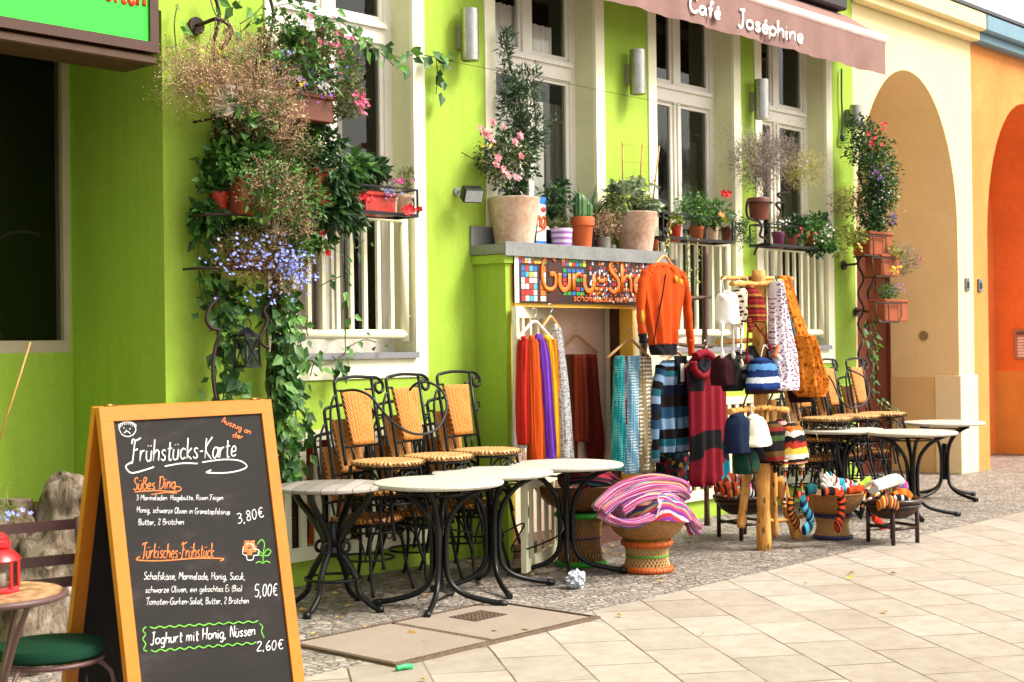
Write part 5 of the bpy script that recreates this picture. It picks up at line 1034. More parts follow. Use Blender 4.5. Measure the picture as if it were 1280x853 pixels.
hanger(646, 690, 668, 402, 424, sY + .02, 'white hanger crowded with red, orange, purple and yellow scarves', mat('cream_hanger', S('#f0e2d2', .8), .5)); hanger(676, 700, 688, 396, 412, sY + .12, 'pale wooden hanger behind the coloured scarves')
iY = -.04; hanger(700, 746, 720, 420, 441, iY, 'wooden hanger on the peach wall inside the shop')
scarf('plain brown scarf inside the shop doorway', [(443, 706, 717), (500, 707, 718), (575, 708, 719)], iY, strf('brown_weave', S('#7a4726', .6), S('#60361d', .55), 4), .008, 4, 8)
scarf('rust coloured scarf in the middle inside the doorway', [(443, 716, 732), (500, 718, 733), (552, 719, 733)], iY - .05, strf('rust_weave', S('#a8431f', .62), S('#84301a', .55), 5), .009, 4, 9)
scarf('dark wine red scarf with spirals inside the doorway', [(443, 731, 744), (500, 733, 748), (550, 735, 753), (576, 736, 751)], iY - .02, fabric('wine_cloth', S('#6e2018', .6)), .01, 4, 10)
rY = -.45; hanger(760, 812, 787, 425, 447, rY, 'wooden hanger carrying the dotted scarves')
scarf('teal scarf with fine dots, leftmost of the dotted scarves', [(445, 771, 778), (470, 769, 778), (540, 767, 778), (588, 766, 777)], rY, dots('teal_dots', S('#1f9aa0', .7), S('#7fd0cc', .75), 60), .008, 4, 11)
scarf('narrow crimson scarf with white dots', [(445, 778, 785), (480, 776, 785), (530, 775, 784)], rY + .02, dots('crimson_dots', S('#a8244a', .65), S('#f0d8dc', .8), 55), .006, 4, 12)
scarf('pale blue scarf with white dots', [(445, 785, 797), (480, 784, 797), (540, 783, 796), (592, 780, 794)], rY - .02, dots('blue_dots', S('#7fb8d6', .75), S('#eef4f6', .85), 48), .009, 4, 13)
scarf('wide beige scarf with white dots, rightmost of the dotted scarves', [(446, 797, 812), (480, 794, 814), (540, 792, 815), (590, 795, 816)], rY - .03, dots('beige_dots', S('#a8956e', .68), S('#f4efe2', .85), 33), .010, 4, 14)
# ------------------------------------------------------------------ dark bamboo clothes frame, log rack
lr = pth('clothes_frame', 'dark stick frame behind the hoodie and tunic', 'clothes frame', 884, 655, -.3)
DST = mat('dark_stick', S('#5a3524', .6), .55, .35, 12, .3, 60)
for nm, pts, r in (('post', [(882, 308), (881, 420), (882, 540), (884, 657)], .024), ('rail', [(806, 370), (860, 373), (888, 371)], .016), ('rail', [(806, 425), (860, 432), (890, 433)], .017), ('rail', [(806, 583), (860, 587), (892, 586)], .019), ('post', [(806, 330), (806, 480), (807, 640)], .02)):
    b = MB(); P = spline([at(x, y, -.32) for x, y in pts], 5); b.tube(P, [r * (1 + .08 * math.sin(i * 1.3)) for i in range(len(P))], 10); b.build(nm, DST, lr)
def log_mat():
    m = NT('peeled_log'); m.set(.55, 0, .3); o = m.obj(); v = m.mapping(o, (1, 1, .45)); vo = m.n('ShaderNodeTexVoronoi'); vo.inputs['Scale'].default_value = 22; m.l(v, vo.inputs[0]); n = m.noise(9, 6, m.mapping(o, (2.5, 2.5, .5)), .65)
    c = m.ramp(n.outputs[0], [(.3, S('#a8682a', .7)), (.5, S('#dc9c4a', .8)), (.75, S('#efbf78', .85))]); k = m.ramp(vo.outputs['Distance'], [(.1, (1, 1, 1)), (.3, (0, 0, 0))]); c = m.mix(m.math('MULTIPLY', k, .75), c, S('#5a3212', .55)); m.col(c); m.bump(m.math('SUBTRACT', n.outputs[0], m.math('MULTIPLY', k, .5)), .8, .02); return m.m
gY = -1.45; LOG = log_mat()
rk = pth('log_rack', 'knotty peeled log rack hung with woollen hats and shoulder bags', 'rack', 952, 690, gY)
for nm, pts, r, dy in (('post', [(948, 338), (950, 430), (953, 560), (955, 691)], .052, 0), ('crossbar', [(903, 348), (950, 348), (990, 349)], .017, .07), ('crossbar', [(914, 355), (950, 355), (978, 351)], .017, -.075), ('crossbar', [(897, 428), (950, 425), (1006, 422)], .018, .07), ('crossbar', [(912, 515), (950, 510), (985, 513)], .022, -.075), ('brace', [(966, 500), (967, 600), (968, 672)], .028, .12), ('brace', [(974, 598), (986, 640), (1000, 682)], .042, .12), ('brace', [(940, 560), (932, 610), (926, 660)], .032, .14), ('crossbar', [(958, 651), (985, 650), (1005, 645)], .016, .12), ('crossbar', [(897, 383), (925, 382), (950, 382)], .012, .05)):
    b = MB(); P = spline([at(x, y, gY + dy) for x, y in pts], 6); b.tube(P, [r * (1 + .10 * math.sin(i * 1.7 + r * 90)) for i in range(len(P))], 12); b.build(nm, LOG, rk)
b = MB()
for k in range(170):
    x, y = random.gauss(985, 9), random.uniform(500, 560); p = at(x, y, gY + .05); d = Vector((random.gauss(0, .3), random.gauss(0, .3), -1)); b.leaf(p, d, .12, .004, None, 0, 0)
tag(b.build('raffia_bundle', mat('raffia', S('#c9b078', .65), .8, .2, 20), None, at(985, 530, gY)), 'bundle of dry raffia on the log rack behind the patterned hat', 'raffia')
# hats
def knit(name, cols, scale=3, axis=1, wob=.03): return stripes(name, [S(c, .65) for c in cols], scale, axis, .95, wob, .7)
def hat(label, rows, Y, m_, pom=None, flaps=None, cords=(), cordm=None, hang=None, fold=.006, seed=0, dep=.075):
    t = pth('woollen_hat', label, 'hat', (rows[0][1] + rows[0][2]) / 2, rows[0][0], Y, 'woollen hats on the log rack')
    RW = rows_px(rows, Y, dep, 6); N_ = len(RW); wmax = max(r[1].x for r in RW); RR = []
    for i, (c, hw, d) in enumerate(RW):
        g = i / (N_ - 1); f = math.sqrt(max(0.0, 1 - (1 - min(1, g / .42)) ** 2)); f = max(.12, f); RR.append((c, Vector((max(hw.x, wmax * .8 * f) if g > .1 else hw.x * .8 + .004, 0, 0)) * (f if hw.x > wmax * .5 else 1), max(.006, min(d, hw.x * .9) * f)))
    b = MB(); b.drape(RR, 36, fold, 3, seed); b.build('crown', m_, t)
    if pom:
        b = MB(); b.blob(at(pom[0], pom[1], Y - .05), pom[2], 16, .35, seed, 9); b.build('bobble', pom[3], t)
    for f in flaps or ():
        cloth(t, 'ear_flap', f, Y - .02, .02, m_, .002, 2, seed, 16)
    for c in cords:
        b = MB(); b.tube(spline([at(x, y, Y - .03) for x, y in c], 5), .007, 6, uv=True); b.build('cord', cordm or m_, t)
        b = MB(); b.blob(at(c[-1][0], c[-1][1] + 3, Y - .03), (.016, .016, .028), 10, .3, c[0][0], 6); b.build('tassel', cordm or m_, t)
    if hang:
        b = MB(); b.tube(spline([at(x, y, Y) for x, y in hang], 5), .004, 5); b.build('loop', WHK, t)
WHK = fabric('white_wool', S('#f4efe8', .82), .1, 40); NVY = fabric('navy_wool', S('#1c2a48', .55)); BRW = fabric('brown_wool', S('#4a2a1c', .55)); GRN = fabric('olive_wool', S('#4a4a1e', .55)); RDW = fabric('dark_red_wool', S('#8a1c22', .6)); CRMW = fabric('cream_wool', S('#ece4cc', .8), .08, 40)
hat('white woollen hat with bobble and two long cords, top left of the rack', [(363, 905, 912), (370, 900, 918), (385, 899, 920), (402, 899, 921), (406, 903, 917)], gY, WHK, (903, 372, .026, WHK), [[(402, 899, 905), (414, 901, 904)], [(402, 914, 921), (414, 916, 919)]], [[(903, 410), (902, 430), (903, 440)], [(916, 410), (917, 430), (917, 441)]], None, [(905, 364), (903, 350), (907, 348)])
GIR = dots('giraffe_spots', S('#efe2c8', .75), S('#5a2c1c', .6), 30, .8)
hat('brown and cream giraffe-spotted hat between the white and dark red hats', [(357, 922, 929), (368, 918, 935), (385, 919, 936), (402, 921, 934)], gY - .04, GIR, None, [[(396, 922, 928), (410, 924, 927)]], [[(926, 408), (926, 440), (927, 452)]], GIR, [(925, 358), (924, 348)])
hat('dark red patterned hat with red bobbles, top of the rack beside the post', [(356, 932, 941), (368, 931, 946), (385, 931, 951), (398, 932, 952), (403, 934, 948)], gY - .09, knit('red_check', ['#8a1c22', '#b5762a', '#6a1418', '#a02a2a'], 5), None, [[(398, 934, 942), (416, 936, 940)]], [[(935, 410), (934, 435), (934, 447)], [(944, 406), (955, 420), (962, 432)]], RDW, [(935, 356), (934, 347)])
for lab, rows in (('maroon hat, leftmost in the second row of the rack', [(444, 899, 905), (452, 895, 910), (470, 893, 912), (482, 895, 911)]), ('black pointed hat in the second row of the rack', [(442, 911, 917), (455, 907, 922), (475, 905, 926), (489, 910, 922)]), ('black knit hat near the post in the second row', [(432, 936, 942), (448, 930, 945), (462, 927, 945), (477, 924, 938)])):
    hat(lab, rows, gY + .03, fabric('maroon_wool', S('#3a1218', .5)) if 'maroon' in lab else BLKF, hang=[((rows[0][1] + rows[0][2]) / 2, rows[0][0]), ((rows[0][1] + rows[0][2]) / 2 + 1, 430)])
hat('brown hat behind the blue patterned hat', [(446, 950, 958), (460, 938, 972), (480, 934, 978), (492, 936, 974)], gY - .06, BRW, None, None, [[(937, 488), (930, 505), (929, 530)], [(966, 492), (957, 515), (957, 545)]], GRN)
BLU = knit('blue_pattern', ['#1f3f8a', '#16295c', '#5f9ad8', '#1b356f', '#dfe8f4', '#1f3f8a', '#16295c'], 1.0, 1, .09)
hat('bright blue patterned hat in the middle of the rack', [(447, 947, 956), (455, 942, 963), (470, 938, 969), (482, 936, 971), (487, 938, 969)], gY - .13, BLU, hang=[(951, 447), (955, 432), (960, 436)])
hat('dark navy hat, left of the cream hat', [(516, 917, 924), (528, 912, 932), (548, 910, 934), (566, 911, 934)], gY - .08, NVY, hang=[(920, 517), (919, 512)])
hat('cream woollen hat with rolled brim, low on the rack', [(518, 938, 946), (526, 934, 951), (542, 932, 956), (548, 931, 958), (556, 930, 960), (558, 936, 954)], gY - .12, CRMW, hang=[(940, 518), (939, 508), (943, 509)])
hat('dark patterned hat right of the cream hat', [(527, 960, 970), (540, 955, 976), (560, 951, 980), (578, 956, 978)], gY - .07, knit('dark_pattern', ['#1a1512', '#6a4a1e', '#8a2420', '#1a1512', '#3f5a2e', '#1a1512'], 1.6), None, None, [[(938, 548), (937, 565), (940, 585)]], BRW)
PAT = knit('zigzag_pattern', ['#efe6d6', '#1a1a1c', '#e2702a', '#efe6d6', '#1a1a1c', '#c03a2a', '#f0c84a'], 1.4, 1, .25)
hat('black, white and orange zigzag hat with braided cords, low right on the rack', [(528, 985, 992), (540, 980, 998), (558, 978, 1003), (574, 977, 1006), (579, 980, 1003)], gY - .12, PAT, None, [[(572, 978, 986), (588, 979, 983)], [(572, 998, 1006), (588, 1000, 1004)]], [[(981, 586), (982, 610), (980, 628)], [(1002, 586), (1002, 605), (1003, 622)]], PAT, [(988, 528), (985, 515)])
hat('black cap half hidden under the orange bag', [(478, 993, 1006), (486, 989, 1012), (497, 990, 1012), (503, 996, 1008)], gY + .04, fabric('near_black_wool', S('#2a1514', .5)))
hat('black woollen hat with long ear strings, behind the cream hat', [(532, 946, 954), (545, 941, 962), (562, 939, 966), (574, 942, 962)], gY - .02, BLKF, None, None, [[(944, 572), (943, 590), (942, 604)]], BRW)
hat('charcoal hat low on the rack, right of the dark patterned hat', [(540, 968, 975), (552, 963, 982), (568, 962, 985), (581, 966, 982)], gY - .0, fabric('charcoal_wool', (.03, .028, .03)))
hat('rust brown hat between the post and the white bag', [(432, 958, 965), (446, 953, 971), (460, 952, 974), (470, 955, 971)], gY - .02, fabric('rust_wool', S('#7a3a1e', .55)))
hat('grey and black striped hat behind the giraffe cords', [(437, 922, 929), (448, 918, 936), (464, 917, 939), (478, 921, 935)], gY + .0, knit('grey_black', ['#8a8684', '#1a1818', '#5a5654', '#1a1818'], 2))
hat('bottle green hat below the navy hat', [(556, 925, 932), (568, 921, 941), (582, 921, 943), (592, 925, 939)], gY - .03, fabric('bottle_green_wool', S('#1a4a3a', .55)))
hat('small patterned hat hanging left of the zigzag hat', [(524, 972, 977), (534, 968, 983), (548, 967, 985), (556, 970, 982)], gY - .02, knit('berry_pattern', ['#7a1f3a', '#e8b0a0', '#2a1a2a', '#c83a4a'], 2), None, None, [[(968, 553), (967, 570), (969, 584)]], BRW)
# shoulder bags
DIT = dots('white_ditsy_print', S('#efeaf0', .8), S('#a0508a', .6), 55, 1)
sbg = pth('shoulder_bag', 'white sling bag with tiny red and blue print on the log rack', 'bag', 975, 350, gY - .1)
cloth(sbg, 'pouch', [(352, 966, 972), (375, 966, 976), (410, 965, 984), (440, 965, 992), (470, 970, 994), (484, 968, 993), (488, 972, 990)], gY - .12, .06, DIT, .020, 4, 2, 60, None, 8)
b = MB(); b.blob(at(974, 448, gY - .20), .02, 12, .3, 1, 8); b.build('white_bobble', WHK, sbg); limb(sbg, 'orange_tab', [(972, 432), (968, 447)], gY - .19, (2, 2.5), fabric('orange_felt', S('#e8742a', .7)))
OBG = NT('marigold_cotton'); OBG.set(.9, 0, .1); o_ = OBG.obj(); n_ = OBG.noise(34, 3, o_, .7); OBG.col(OBG.ramp(n_.outputs[0], [(.40, S('#8a4414', .6)), (.46, S('#e07f24', .7)), (.7, S('#ee9a3c', .75))])); OBG.bump(OBG.noise(30, 4, o_).outputs[0], .5, .02); OBG = OBG.m
obg = pth('shoulder_bag', 'big marigold orange sling bag at the right of the log rack', 'bag', 1000, 350, gY - .06)
cloth(obg, 'pouch', [(420, 990, 1010), (432, 993, 1013), (450, 996, 1018), (470, 996, 1025), (485, 998, 1024), (496, 1004, 1018)], gY - .05, .10, OBG, .026, 4, 3, 70, None, 8)
cloth(obg, 'strap', [(345, 972, 980), (360, 975, 985), (390, 982, 998), (424, 991, 1011)], gY - .06, .035, OBG, .006, 3, 1); cloth(obg, 'back_strap', [(345, 981, 987), (370, 986, 994), (400, 993, 1003), (424, 1000, 1010)], gY + .04, .02, fabric('patterned_strap', S('#b8642a', .65), .4, 30), .004)
limb(obg, 'teal_trim', [(969, 345), (978, 370), (988, 400), (994, 420)], gY - .10, (1.1, 1.1), TEAL)
# ------------------------------------------------------------------ blanket, socks, gloves, knits
BK = stripes('blanket_stripes', [S(c, .5) for c in ('#d0488a', '#e88ab0', '#9a3aa8', '#e03a3c', '#f4d8e4', '#8a3aa0', '#e04a78', '#f0b878', '#4a6ab0', '#d04a90', '#c43a6a', '#f2e0f0', '#3f8a9a', '#a04ac8', '#f0a050', '#f2c8e0', '#7a3a9a', '#e8a8c8', '#c8304a', '#d8b0d8')], 2.0, 1, wob=.04, bump=.4)
bl = thing('striped_blanket', 'pink, purple and orange striped blanket heaped in the front wicker bowl', 'blanket', at(808, 640, fbp.y))
def roll(par, name, pts, Y, rpx, m_, seed=0, wr=.22):
    P = spline([at(x, y, Y + dy) for x, y, dy in pts], 6); k = 1 / ppm(P[0]); N = len(P); b = MB(); n = 26; base = 0; prev = None
    for i, p in enumerate(P):
        t = (P[min(N - 1, i + 1)] - P[max(0, i - 1)]).normalized(); u = Vector((0, 0, 1)) - t * t.z; u.normalize(); v = t.cross(u); g = i / (N - 1)
        rr = (rpx[0] * (1 - g) + rpx[-1] * g if len(rpx) == 2 else rpx[int(g * (len(rpx) - 1))]) * k
        for q in range(n):
            a = 6.283 * q / n; wv = 1 + wr * noise.noise(Vector((math.cos(a) * 1.6, math.sin(a) * 1.6, g * 2.5 + seed)) * 1.4) + .06 * math.sin(5 * a + g * 8 + seed)
            j = len(b.v); b.v.append(p + (u * math.sin(a) + v * math.cos(a)) * rr * wv); b.uvs[j] = (g, q / n * 1.0)
    for i in range(N - 1):
        for q in range(n): q2 = (q + 1) % n; b.add((i * n + q, i * n + q2, (i + 1) * n + q2, (i + 1) * n + q), True)
    b.add(tuple(range(n))[::-1]); b.add(tuple((N - 1) * n + q for q in range(n))); return b.build(name, m_, par)
b = MB(); NR, NA = 26, 90; BR = .285; zc = .40
for i in range(NR + 1):
    for q in range(NA):
        a = 6.283 * q / NA; g = i / NR; r = BR * g * (1 + .10 * noise.noise(Vector((math.cos(a) * 1.5, math.sin(a) * 1.5, 3))))
        x, y = r * math.cos(a), r * math.sin(a); wx = x + .07 * noise.noise(Vector((x * 6, y * 6, 1))); wy = y + .07 * noise.noise(Vector((x * 6, y * 6, 9)))
        ridge = abs(math.sin((wx * .8 + wy * .5) * 26)) ** .7 * .5 + abs(math.sin((wx * -.4 + wy) * 15 + 1)) ** .8 * .5
        z = zc + .15 * max(0, 1 - g ** 2.2) + (.055 * ridge - .01) * (1 - .5 * g) + .04 * noise.noise(Vector((x * 5, y * 5, 4))) - (.05 if g > .9 else 0) * (g - .9) * 10
        k = len(b.v); b.v.append(Vector((fbp.x + x, fbp.y + y, z))); b.uvs[k] = (wx * 2.2 - wy * 1.2 + .35 * ridge * .2 + 5, (wx * 1.3 + wy * 2.0 + .5 * z) * .9 + 5)
for i in range(NR):
    for q in range(NA): q2 = (q + 1) % NA; b.add((i * NA + q, i * NA + q2, (i + 1) * NA + q2, (i + 1) * NA + q), True)
b.build('heap', BK, bl)
roll(bl, 'fold', [(744, 636, -.1), (752, 626, -.1), (768, 613, -.05), (790, 604, .0), (815, 600, .02), (838, 601, .04), (853, 607, .05), (858, 618, .03)], fbp.y - .06, (5, 8), BK, 2, .7); roll(bl, 'fold', [(752, 640, -.12), (770, 626, -.13), (795, 614, -.1), (822, 609, -.06), (846, 612, -.02), (857, 620, 0)], fbp.y - .05, (5, 8), BK, 12, .8); roll(bl, 'fold', [(748, 641, -.13), (764, 650, -.18), (782, 655, -.22), (800, 652, -.23), (814, 646, -.22)], fbp.y - .01, (6, 5), BK, 3, .6); roll(bl, 'fold', [(830, 626, -.1), (846, 633, -.15), (858, 644, -.17), (865, 656, -.16), (871, 662, -.15)], fbp.y, (8, 8), BK, 4, .7); roll(bl, 'fold', [(775, 640, -.2), (792, 628, -.2), (812, 622, -.18), (832, 622, -.14)], fbp.y + .02, (7, 6), BK, 9, .8)
b = MB()
for k in range(60):
    x = random.uniform(822, 838); p = at(x, random.uniform(622, 636), fbp.y - .21); b.tube(spline([p, p + Vector((random.gauss(0, .01), -.008, -.03)), p + Vector((random.gauss(0, .02), -.01, -.065))], 3), .003, 4)
for k in range(16):
    p = at(random.uniform(864, 874), random.uniform(655, 662), fbp.y - .17); b.tube([p, p + Vector((random.gauss(.01, .01), 0, -.04))], .0025, 4)
b.build('fringe', fabric('pale_pink_thread', S('#ecd2e4', .8)), bl)
# dark red textile in the back basket
bk = thing('folded_shawl', 'dark red and black shawl lying in the tall brown basket', 'shawl', at(725, 600, bbp.y)); DR = stripes('shawl_stripes', [S(c, .6) for c in ('#1a1214', '#a8203a', '#1a1214', '#c8305a', '#2a1a1c', '#3f7a8a')], 2.2, 1, bump=.3)
roll(bk, 'fold', [(700, 602, 0), (720, 598, -.05), (745, 600, -.05), (758, 604, 0)], bbp.y - .02, (9, 9), DR, 3); roll(bk, 'fold', [(735, 603, .1), (755, 598, .12), (772, 604, .1)], bbp.y, (9, 7), DR, 6)
def sock(label, pts, Y, r, cols, scale=5, seed=0, name='woollen_sock', cat='sock', grp='woollen socks and gloves'):
    P = spline([at(x, y, Y) for x, y in pts], 6); k = 1 / ppm(P[0]); N = len(P)
    rad = [r * k * (1.05 - .1 * math.sin(i * .9) + .35 * noise.noise(Vector((i * .35, seed + pts[0][0], pts[0][1]))) if i < N * .75 else 1.05 - 1.0 * max(0, (i / (N - 1) - .85)) ** 1.2 * 3.0) for i in range(N)]
    b = MB(); nrm = Vector((.3, -1, 0)).normalized(); b.tube(P, [max(.006, q) for q in rad], 14, uv=True, flat=(nrm, .42)); nm = 'sock_%s' % '_'.join(c[1:4] for c in cols)
    tag(b.build(name, knit(nm, cols, scale), None, P[0]), label, cat, grp)
sY_ = sbp.y
sock('orange and black striped sock hanging over the front of the sock basket', [(1050, 616), (1052, 628), (1051, 642), (1048, 655), (1045, 661)], sY_ - .27, 10, ['#d8481c', '#2a1616', '#d8481c', '#2a1616'], 3.2)
sock('teal and navy striped sock hanging at the left of the sock basket', [(1003, 622), (1006, 635), (1012, 646), (1013, 655), (1004, 664)], sY_ - .12, 8.5, ['#2f8a9a', '#1f2a52', '#4fb8c8', '#1f2a52'], 3)
sock('brown and orange sock hanging furthest left on the sock basket', [(988, 622), (988, 636), (992, 648), (998, 657)], sY_ - .05, 8, ['#b8622a', '#2a1a14', '#e08a2a', '#3a2014'], 4)
sock('red and orange sock lying at the left rim of the sock basket', [(996, 618), (1004, 622), (1010, 624)], sY_ - .08, 5, ['#b83a2a', '#e0702a', '#5a1a1a'], 3)
sock('teal sock cuff standing at the left of the heap', [(1008, 614), (1014, 611), (1020, 612)], sY_ - .1, 6.5, ['#0f4a52', '#14606a'], 2)
sock('turquoise, maroon and white sock on top of the heap', [(1036, 596), (1044, 602), (1056, 606), (1066, 607)], sY_ + .0, 7, ['#2aa8b8', '#7a1f2a', '#f0d8c0', '#7a1f2a', '#e8b0c0', '#2aa8b8'], 2)
sock('pink and turquoise sock beside the orange mitten', [(1050, 612), (1062, 611), (1072, 610)], sY_ - .08, 6, ['#e86a9a', '#2ab0c8', '#f4e8e0', '#a8283a'], 2)
sock('orange mitten at the right of the sock heap', [(1060, 614), (1070, 612), (1080, 611)], sY_ - .12, 5, ['#e0561c', '#c84818'], 2, name='woollen_mitten', cat='mitten')
sock('lime green sock tip at the back of the heap', [(1074, 609), (1082, 603), (1088, 599)], sY_ + .08, 5, ['#b8d84a', '#a8c83a'], 2)
sock('black and red sock in the middle of the heap', [(1028, 616), (1038, 614), (1048, 615)], sY_ - .13, 5, ['#1a1416', '#d84a20', '#1a1416'], 2)
sock('red woollen mitten hanging behind the right bamboo stand', [(1092, 646), (1098, 652), (1104, 660), (1107, 668)], sY_ - .05, 6.5, ['#d83a1c', '#c83018'], 3, name='woollen_mitten', cat='mitten')
sock('black sock hanging at the right side of the sock basket', [(1076, 622), (1078, 634), (1075, 648)], sY_ - .16, 6, ['#1a1818', '#3a2a2a'], 3)
def glove(label, px, py, Y, ang, s, m_):
    t = pth('woollen_glove', label, 'glove', px, py, Y, 'woollen socks and gloves'); c = at(px, py, Y); k = s / ppm(c); d = Vector((math.cos(ang), 0, math.sin(ang))); e = Vector((-d.z, 0, d.x)); f = Vector((0, -1, .2))
    b = MB(); b.tube(spline([c - d * 18 * k, c - d * 8 * k, c, c + d * 5 * k], 4), [5.5 * k] * 5 + [7.5 * k] * 5 + [8 * k] * 3, 12, flat=(Vector((0, -1, 0)), .55)); b.build('palm', m_, t)
    for j, (o, L, sp) in enumerate(((-6, 11, -.25), (-2, 14, -.08), (2, 13.5, .08), (6, 10, .25))):
        b = MB(); a0 = c + d * 2 * k + e * o * k; dd = d + e * sp; b.tube(spline([a0, a0 + dd * L * .5 * k + f * k, a0 + dd * L * k - f * k], 4), [2.7 * k] * 7 + [2.4 * k, 1.4 * k], 8); b.build('finger', m_, t)
    b = MB(); a0 = c - d * 6 * k - e * 5 * k; b.tube(spline([a0, a0 - e * 6 * k + d * 3 * k, a0 - e * 8 * k + d * 9 * k], 4), [2.8 * k] * 7 + [2.4 * k, 1.5 * k], 8); b.build('thumb', m_, t)
GW = fabric('pale_grey_wool', S('#d8d2cc', .78), .12, 30)
glove('pale grey knitted glove lying on top of the sock heap, fingers up left', 1034, 607, sY_ - .04, 2.3, 1.0, GW); glove('pale grey knitted glove lower in the sock heap', 1044, 613, sY_ - .11, .15, .8, GW)
for (px, py, dy, r, cols, lab) in ((918, 604, .02, 9, ['#e05a2a', '#2a1a1a', '#f0e8e0', '#e05a2a', '#2a1a1a'], 'orange and black striped knit cap on top of the left bamboo bowl'), (913, 613, -.12, 7, ['#e0562a', '#2a1a1a', '#e0562a'], 'orange knit mitten at the front of the left bamboo bowl'), (930, 616, -.14, 6, ['#f0ece8', '#1a1a1a', '#f0ece8', '#1a1a1a'], 'black and white knit sock in the left bamboo bowl'), (942, 614, -.05, 5.5, ['#e060c0', '#1a1216', '#e060c0'], 'pink and black knit at the right of the left bamboo bowl'), (948, 607, .08, 7, ['#1a1416', '#241a1c'], 'black knit at the back of the left bamboo bowl'), (905, 611, 0, 6, ['#b02a1a', '#2a1414', '#e0702a'], 'red knit at the left of the left bamboo bowl'), (921, 618, -.16, 5, ['#d8481c', '#e8a040', '#2a1a1a'], 'orange and yellow knit at the front rim of the left bamboo bowl')):
    sock(lab, [(px - 11, py + 2), (px - 4, py - 3), (px + 5, py - 2), (px + 12, py + 3)], lsp.y + dy, r, cols, 3, name='knitwear', cat='knitwear', grp='bright knits in the bamboo bowls')
b = MB(); b.blob(at(929, 593, lsp.y - .04), .03, 14, .3, 2, 9); tag(b.build('bobble', WHK, None, at(929, 593, lsp.y - .04)), 'white bobble on the orange and black cap', 'bobble')
for (px, py, dy, r, cols, lab) in ((1112, 617, 0, 8, ['#2a6ac8', '#f0d030', '#3aa84a', '#e0402a', '#f07a20'], 'rainbow striped knit in the right bamboo bowl'), (1128, 622, -.05, 8, ['#e8741c', '#f08a2a', '#c85a18'], 'orange knit filling the right side of the right bamboo bowl'), (1110, 630, -.14, 7, ['#e07a20', '#3a5a2a', '#c83a2a', '#f0b030', '#5a2a6a'], 'confetti coloured knit at the front of the right bamboo bowl'), (1122, 607, .08, 7, ['#e0408a', '#f06a9a', '#3a7ac8'], 'pink and blue knit at the back of the right bamboo bowl'), (1126, 626, -.12, 4.5, ['#1a1618', '#f0ece8', '#1a1618'], 'black and white knit at the front of the right bamboo bowl'), (1096, 618, -.02, 6, ['#3a2a1c', '#c8a06a', '#3a2a1c'], 'brown knit at the left of the right bamboo bowl')):
    sock(lab, [(px - 12, py + 2), (px - 4, py - 3), (px + 5, py - 2), (px + 12, py + 3)], rsp.y + dy, r, cols, 3, name='knitwear', cat='knitwear', grp='bright knits in the bamboo bowls')
gh = pth('woollen_hat', 'pale grey lined hat with braided cord on top of the right bamboo bowl', 'hat', 1105, 605, rsp.y - .05); roll(gh, 'crown', [(1090, 610, 0), (1104, 605, 0), (1120, 600, .02), (1126, 606, 0)], rsp.y - .06, (8, 7), GW, 2, .2)
b = MB(); b.tube(spline([at(x, y, rsp.y - .14) for x, y in ((1092, 606), (1084, 612), (1080, 622), (1078, 634))], 5), .009, 8, uv=True); b.build('cord', PAT, gh)
b = MB(); b.tube(spline([at(x, y, rsp.y - .18) for x, y in ((1082, 626), (1092, 621), (1102, 614))], 5), .009, 8, uv=True); b.build('cord', PAT, gh)
# ================================================================== plants
GLV = leafmat('leaf_green', (.045, .13, .022), (.10, .22, .035)); DLV = leafmat('leaf_dark', (.018, .055, .016), (.045, .11, .026)); OLV = leafmat('leaf_olive', (.10, .12, .035), (.20, .20, .06)); IVY = leafmat('leaf_ivy', (.035, .11, .022), (.09, .21, .03))
YLV = leafmat('leaf_yellow_green', (.18, .24, .03), (.34, .36, .06)); GYL = leafmat('leaf_grey_green', (.18, .24, .13), (.36, .42, .27)); OLE = leafmat('leaf_oleander', (.025, .06, .025), (.075, .12, .055))
DRY = leafmat('dry_stalks', (.36, .22, .12), (.66, .46, .29), .8, .15); DRG = leafmat('dry_grey_stalks', (.22, .17, .14), (.42, .35, .30), .8, .15); DRB = leafmat('dry_brown', (.14, .075, .035), (.30, .17, .08), .8, .15); DRYY = leafmat('dry_yellow', (.40, .33, .10), (.60, .52, .22), .8, .2)
def FM(n, c): return leafmat('petal_' + n, sc(c, .8), c, .55, .2)
PINK = FM('pink', (.85, .16, .30)); ROSE = FM('rose', (.86, .36, .40)); BLUE = FM('blue', (.30, .36, .85)); VIO = FM('violet', (.28, .08, .55)); WHT = FM('white', (.85, .82, .80)); REDP = FM('red', (.75, .02, .03)); YELP = FM('yellow', (.85, .60, .04)); MAG = FM('magenta', (.62, .05, .28))
TERR = mat('terracotta', S('#b8623a', .55), .75, .32, 5, .2, 80, spec=.2); TERP = mat('pale_terracotta', S('#d9a583', .72), .8, .2, 4, .3, 50, spec=.2, col2=S('#efd9c4', .8)); REDPOT = mat('red_glazed', S('#c8321e', .65), .4, .2, 6); WPOT = mat('white_planter', S('#f0ebe2', .8), .5, .08, 6, .1); BRP = mat('brown_pot', S('#8a4a34', .6), .5, .2, 6); PURP = mat('plum_pot', S('#7a2a5a', .6), .4, .15, 6); SOIL = mat('soil', (.03, .02, .014), .95, .3, 20, .5, 90)
FN, FS = 1.9, 1.15
G = random.gauss; U = random.uniform
def rnd_in(rx, ry, rz, hollow=.45):
    while True:
        p = Vector((U(-1, 1), U(-1, 1), U(-1, 1)))
        if hollow < p.length + .35 * random.random() and p.length < 1: return Vector((p.x * rx, p.y * ry, p.z * rz)), p
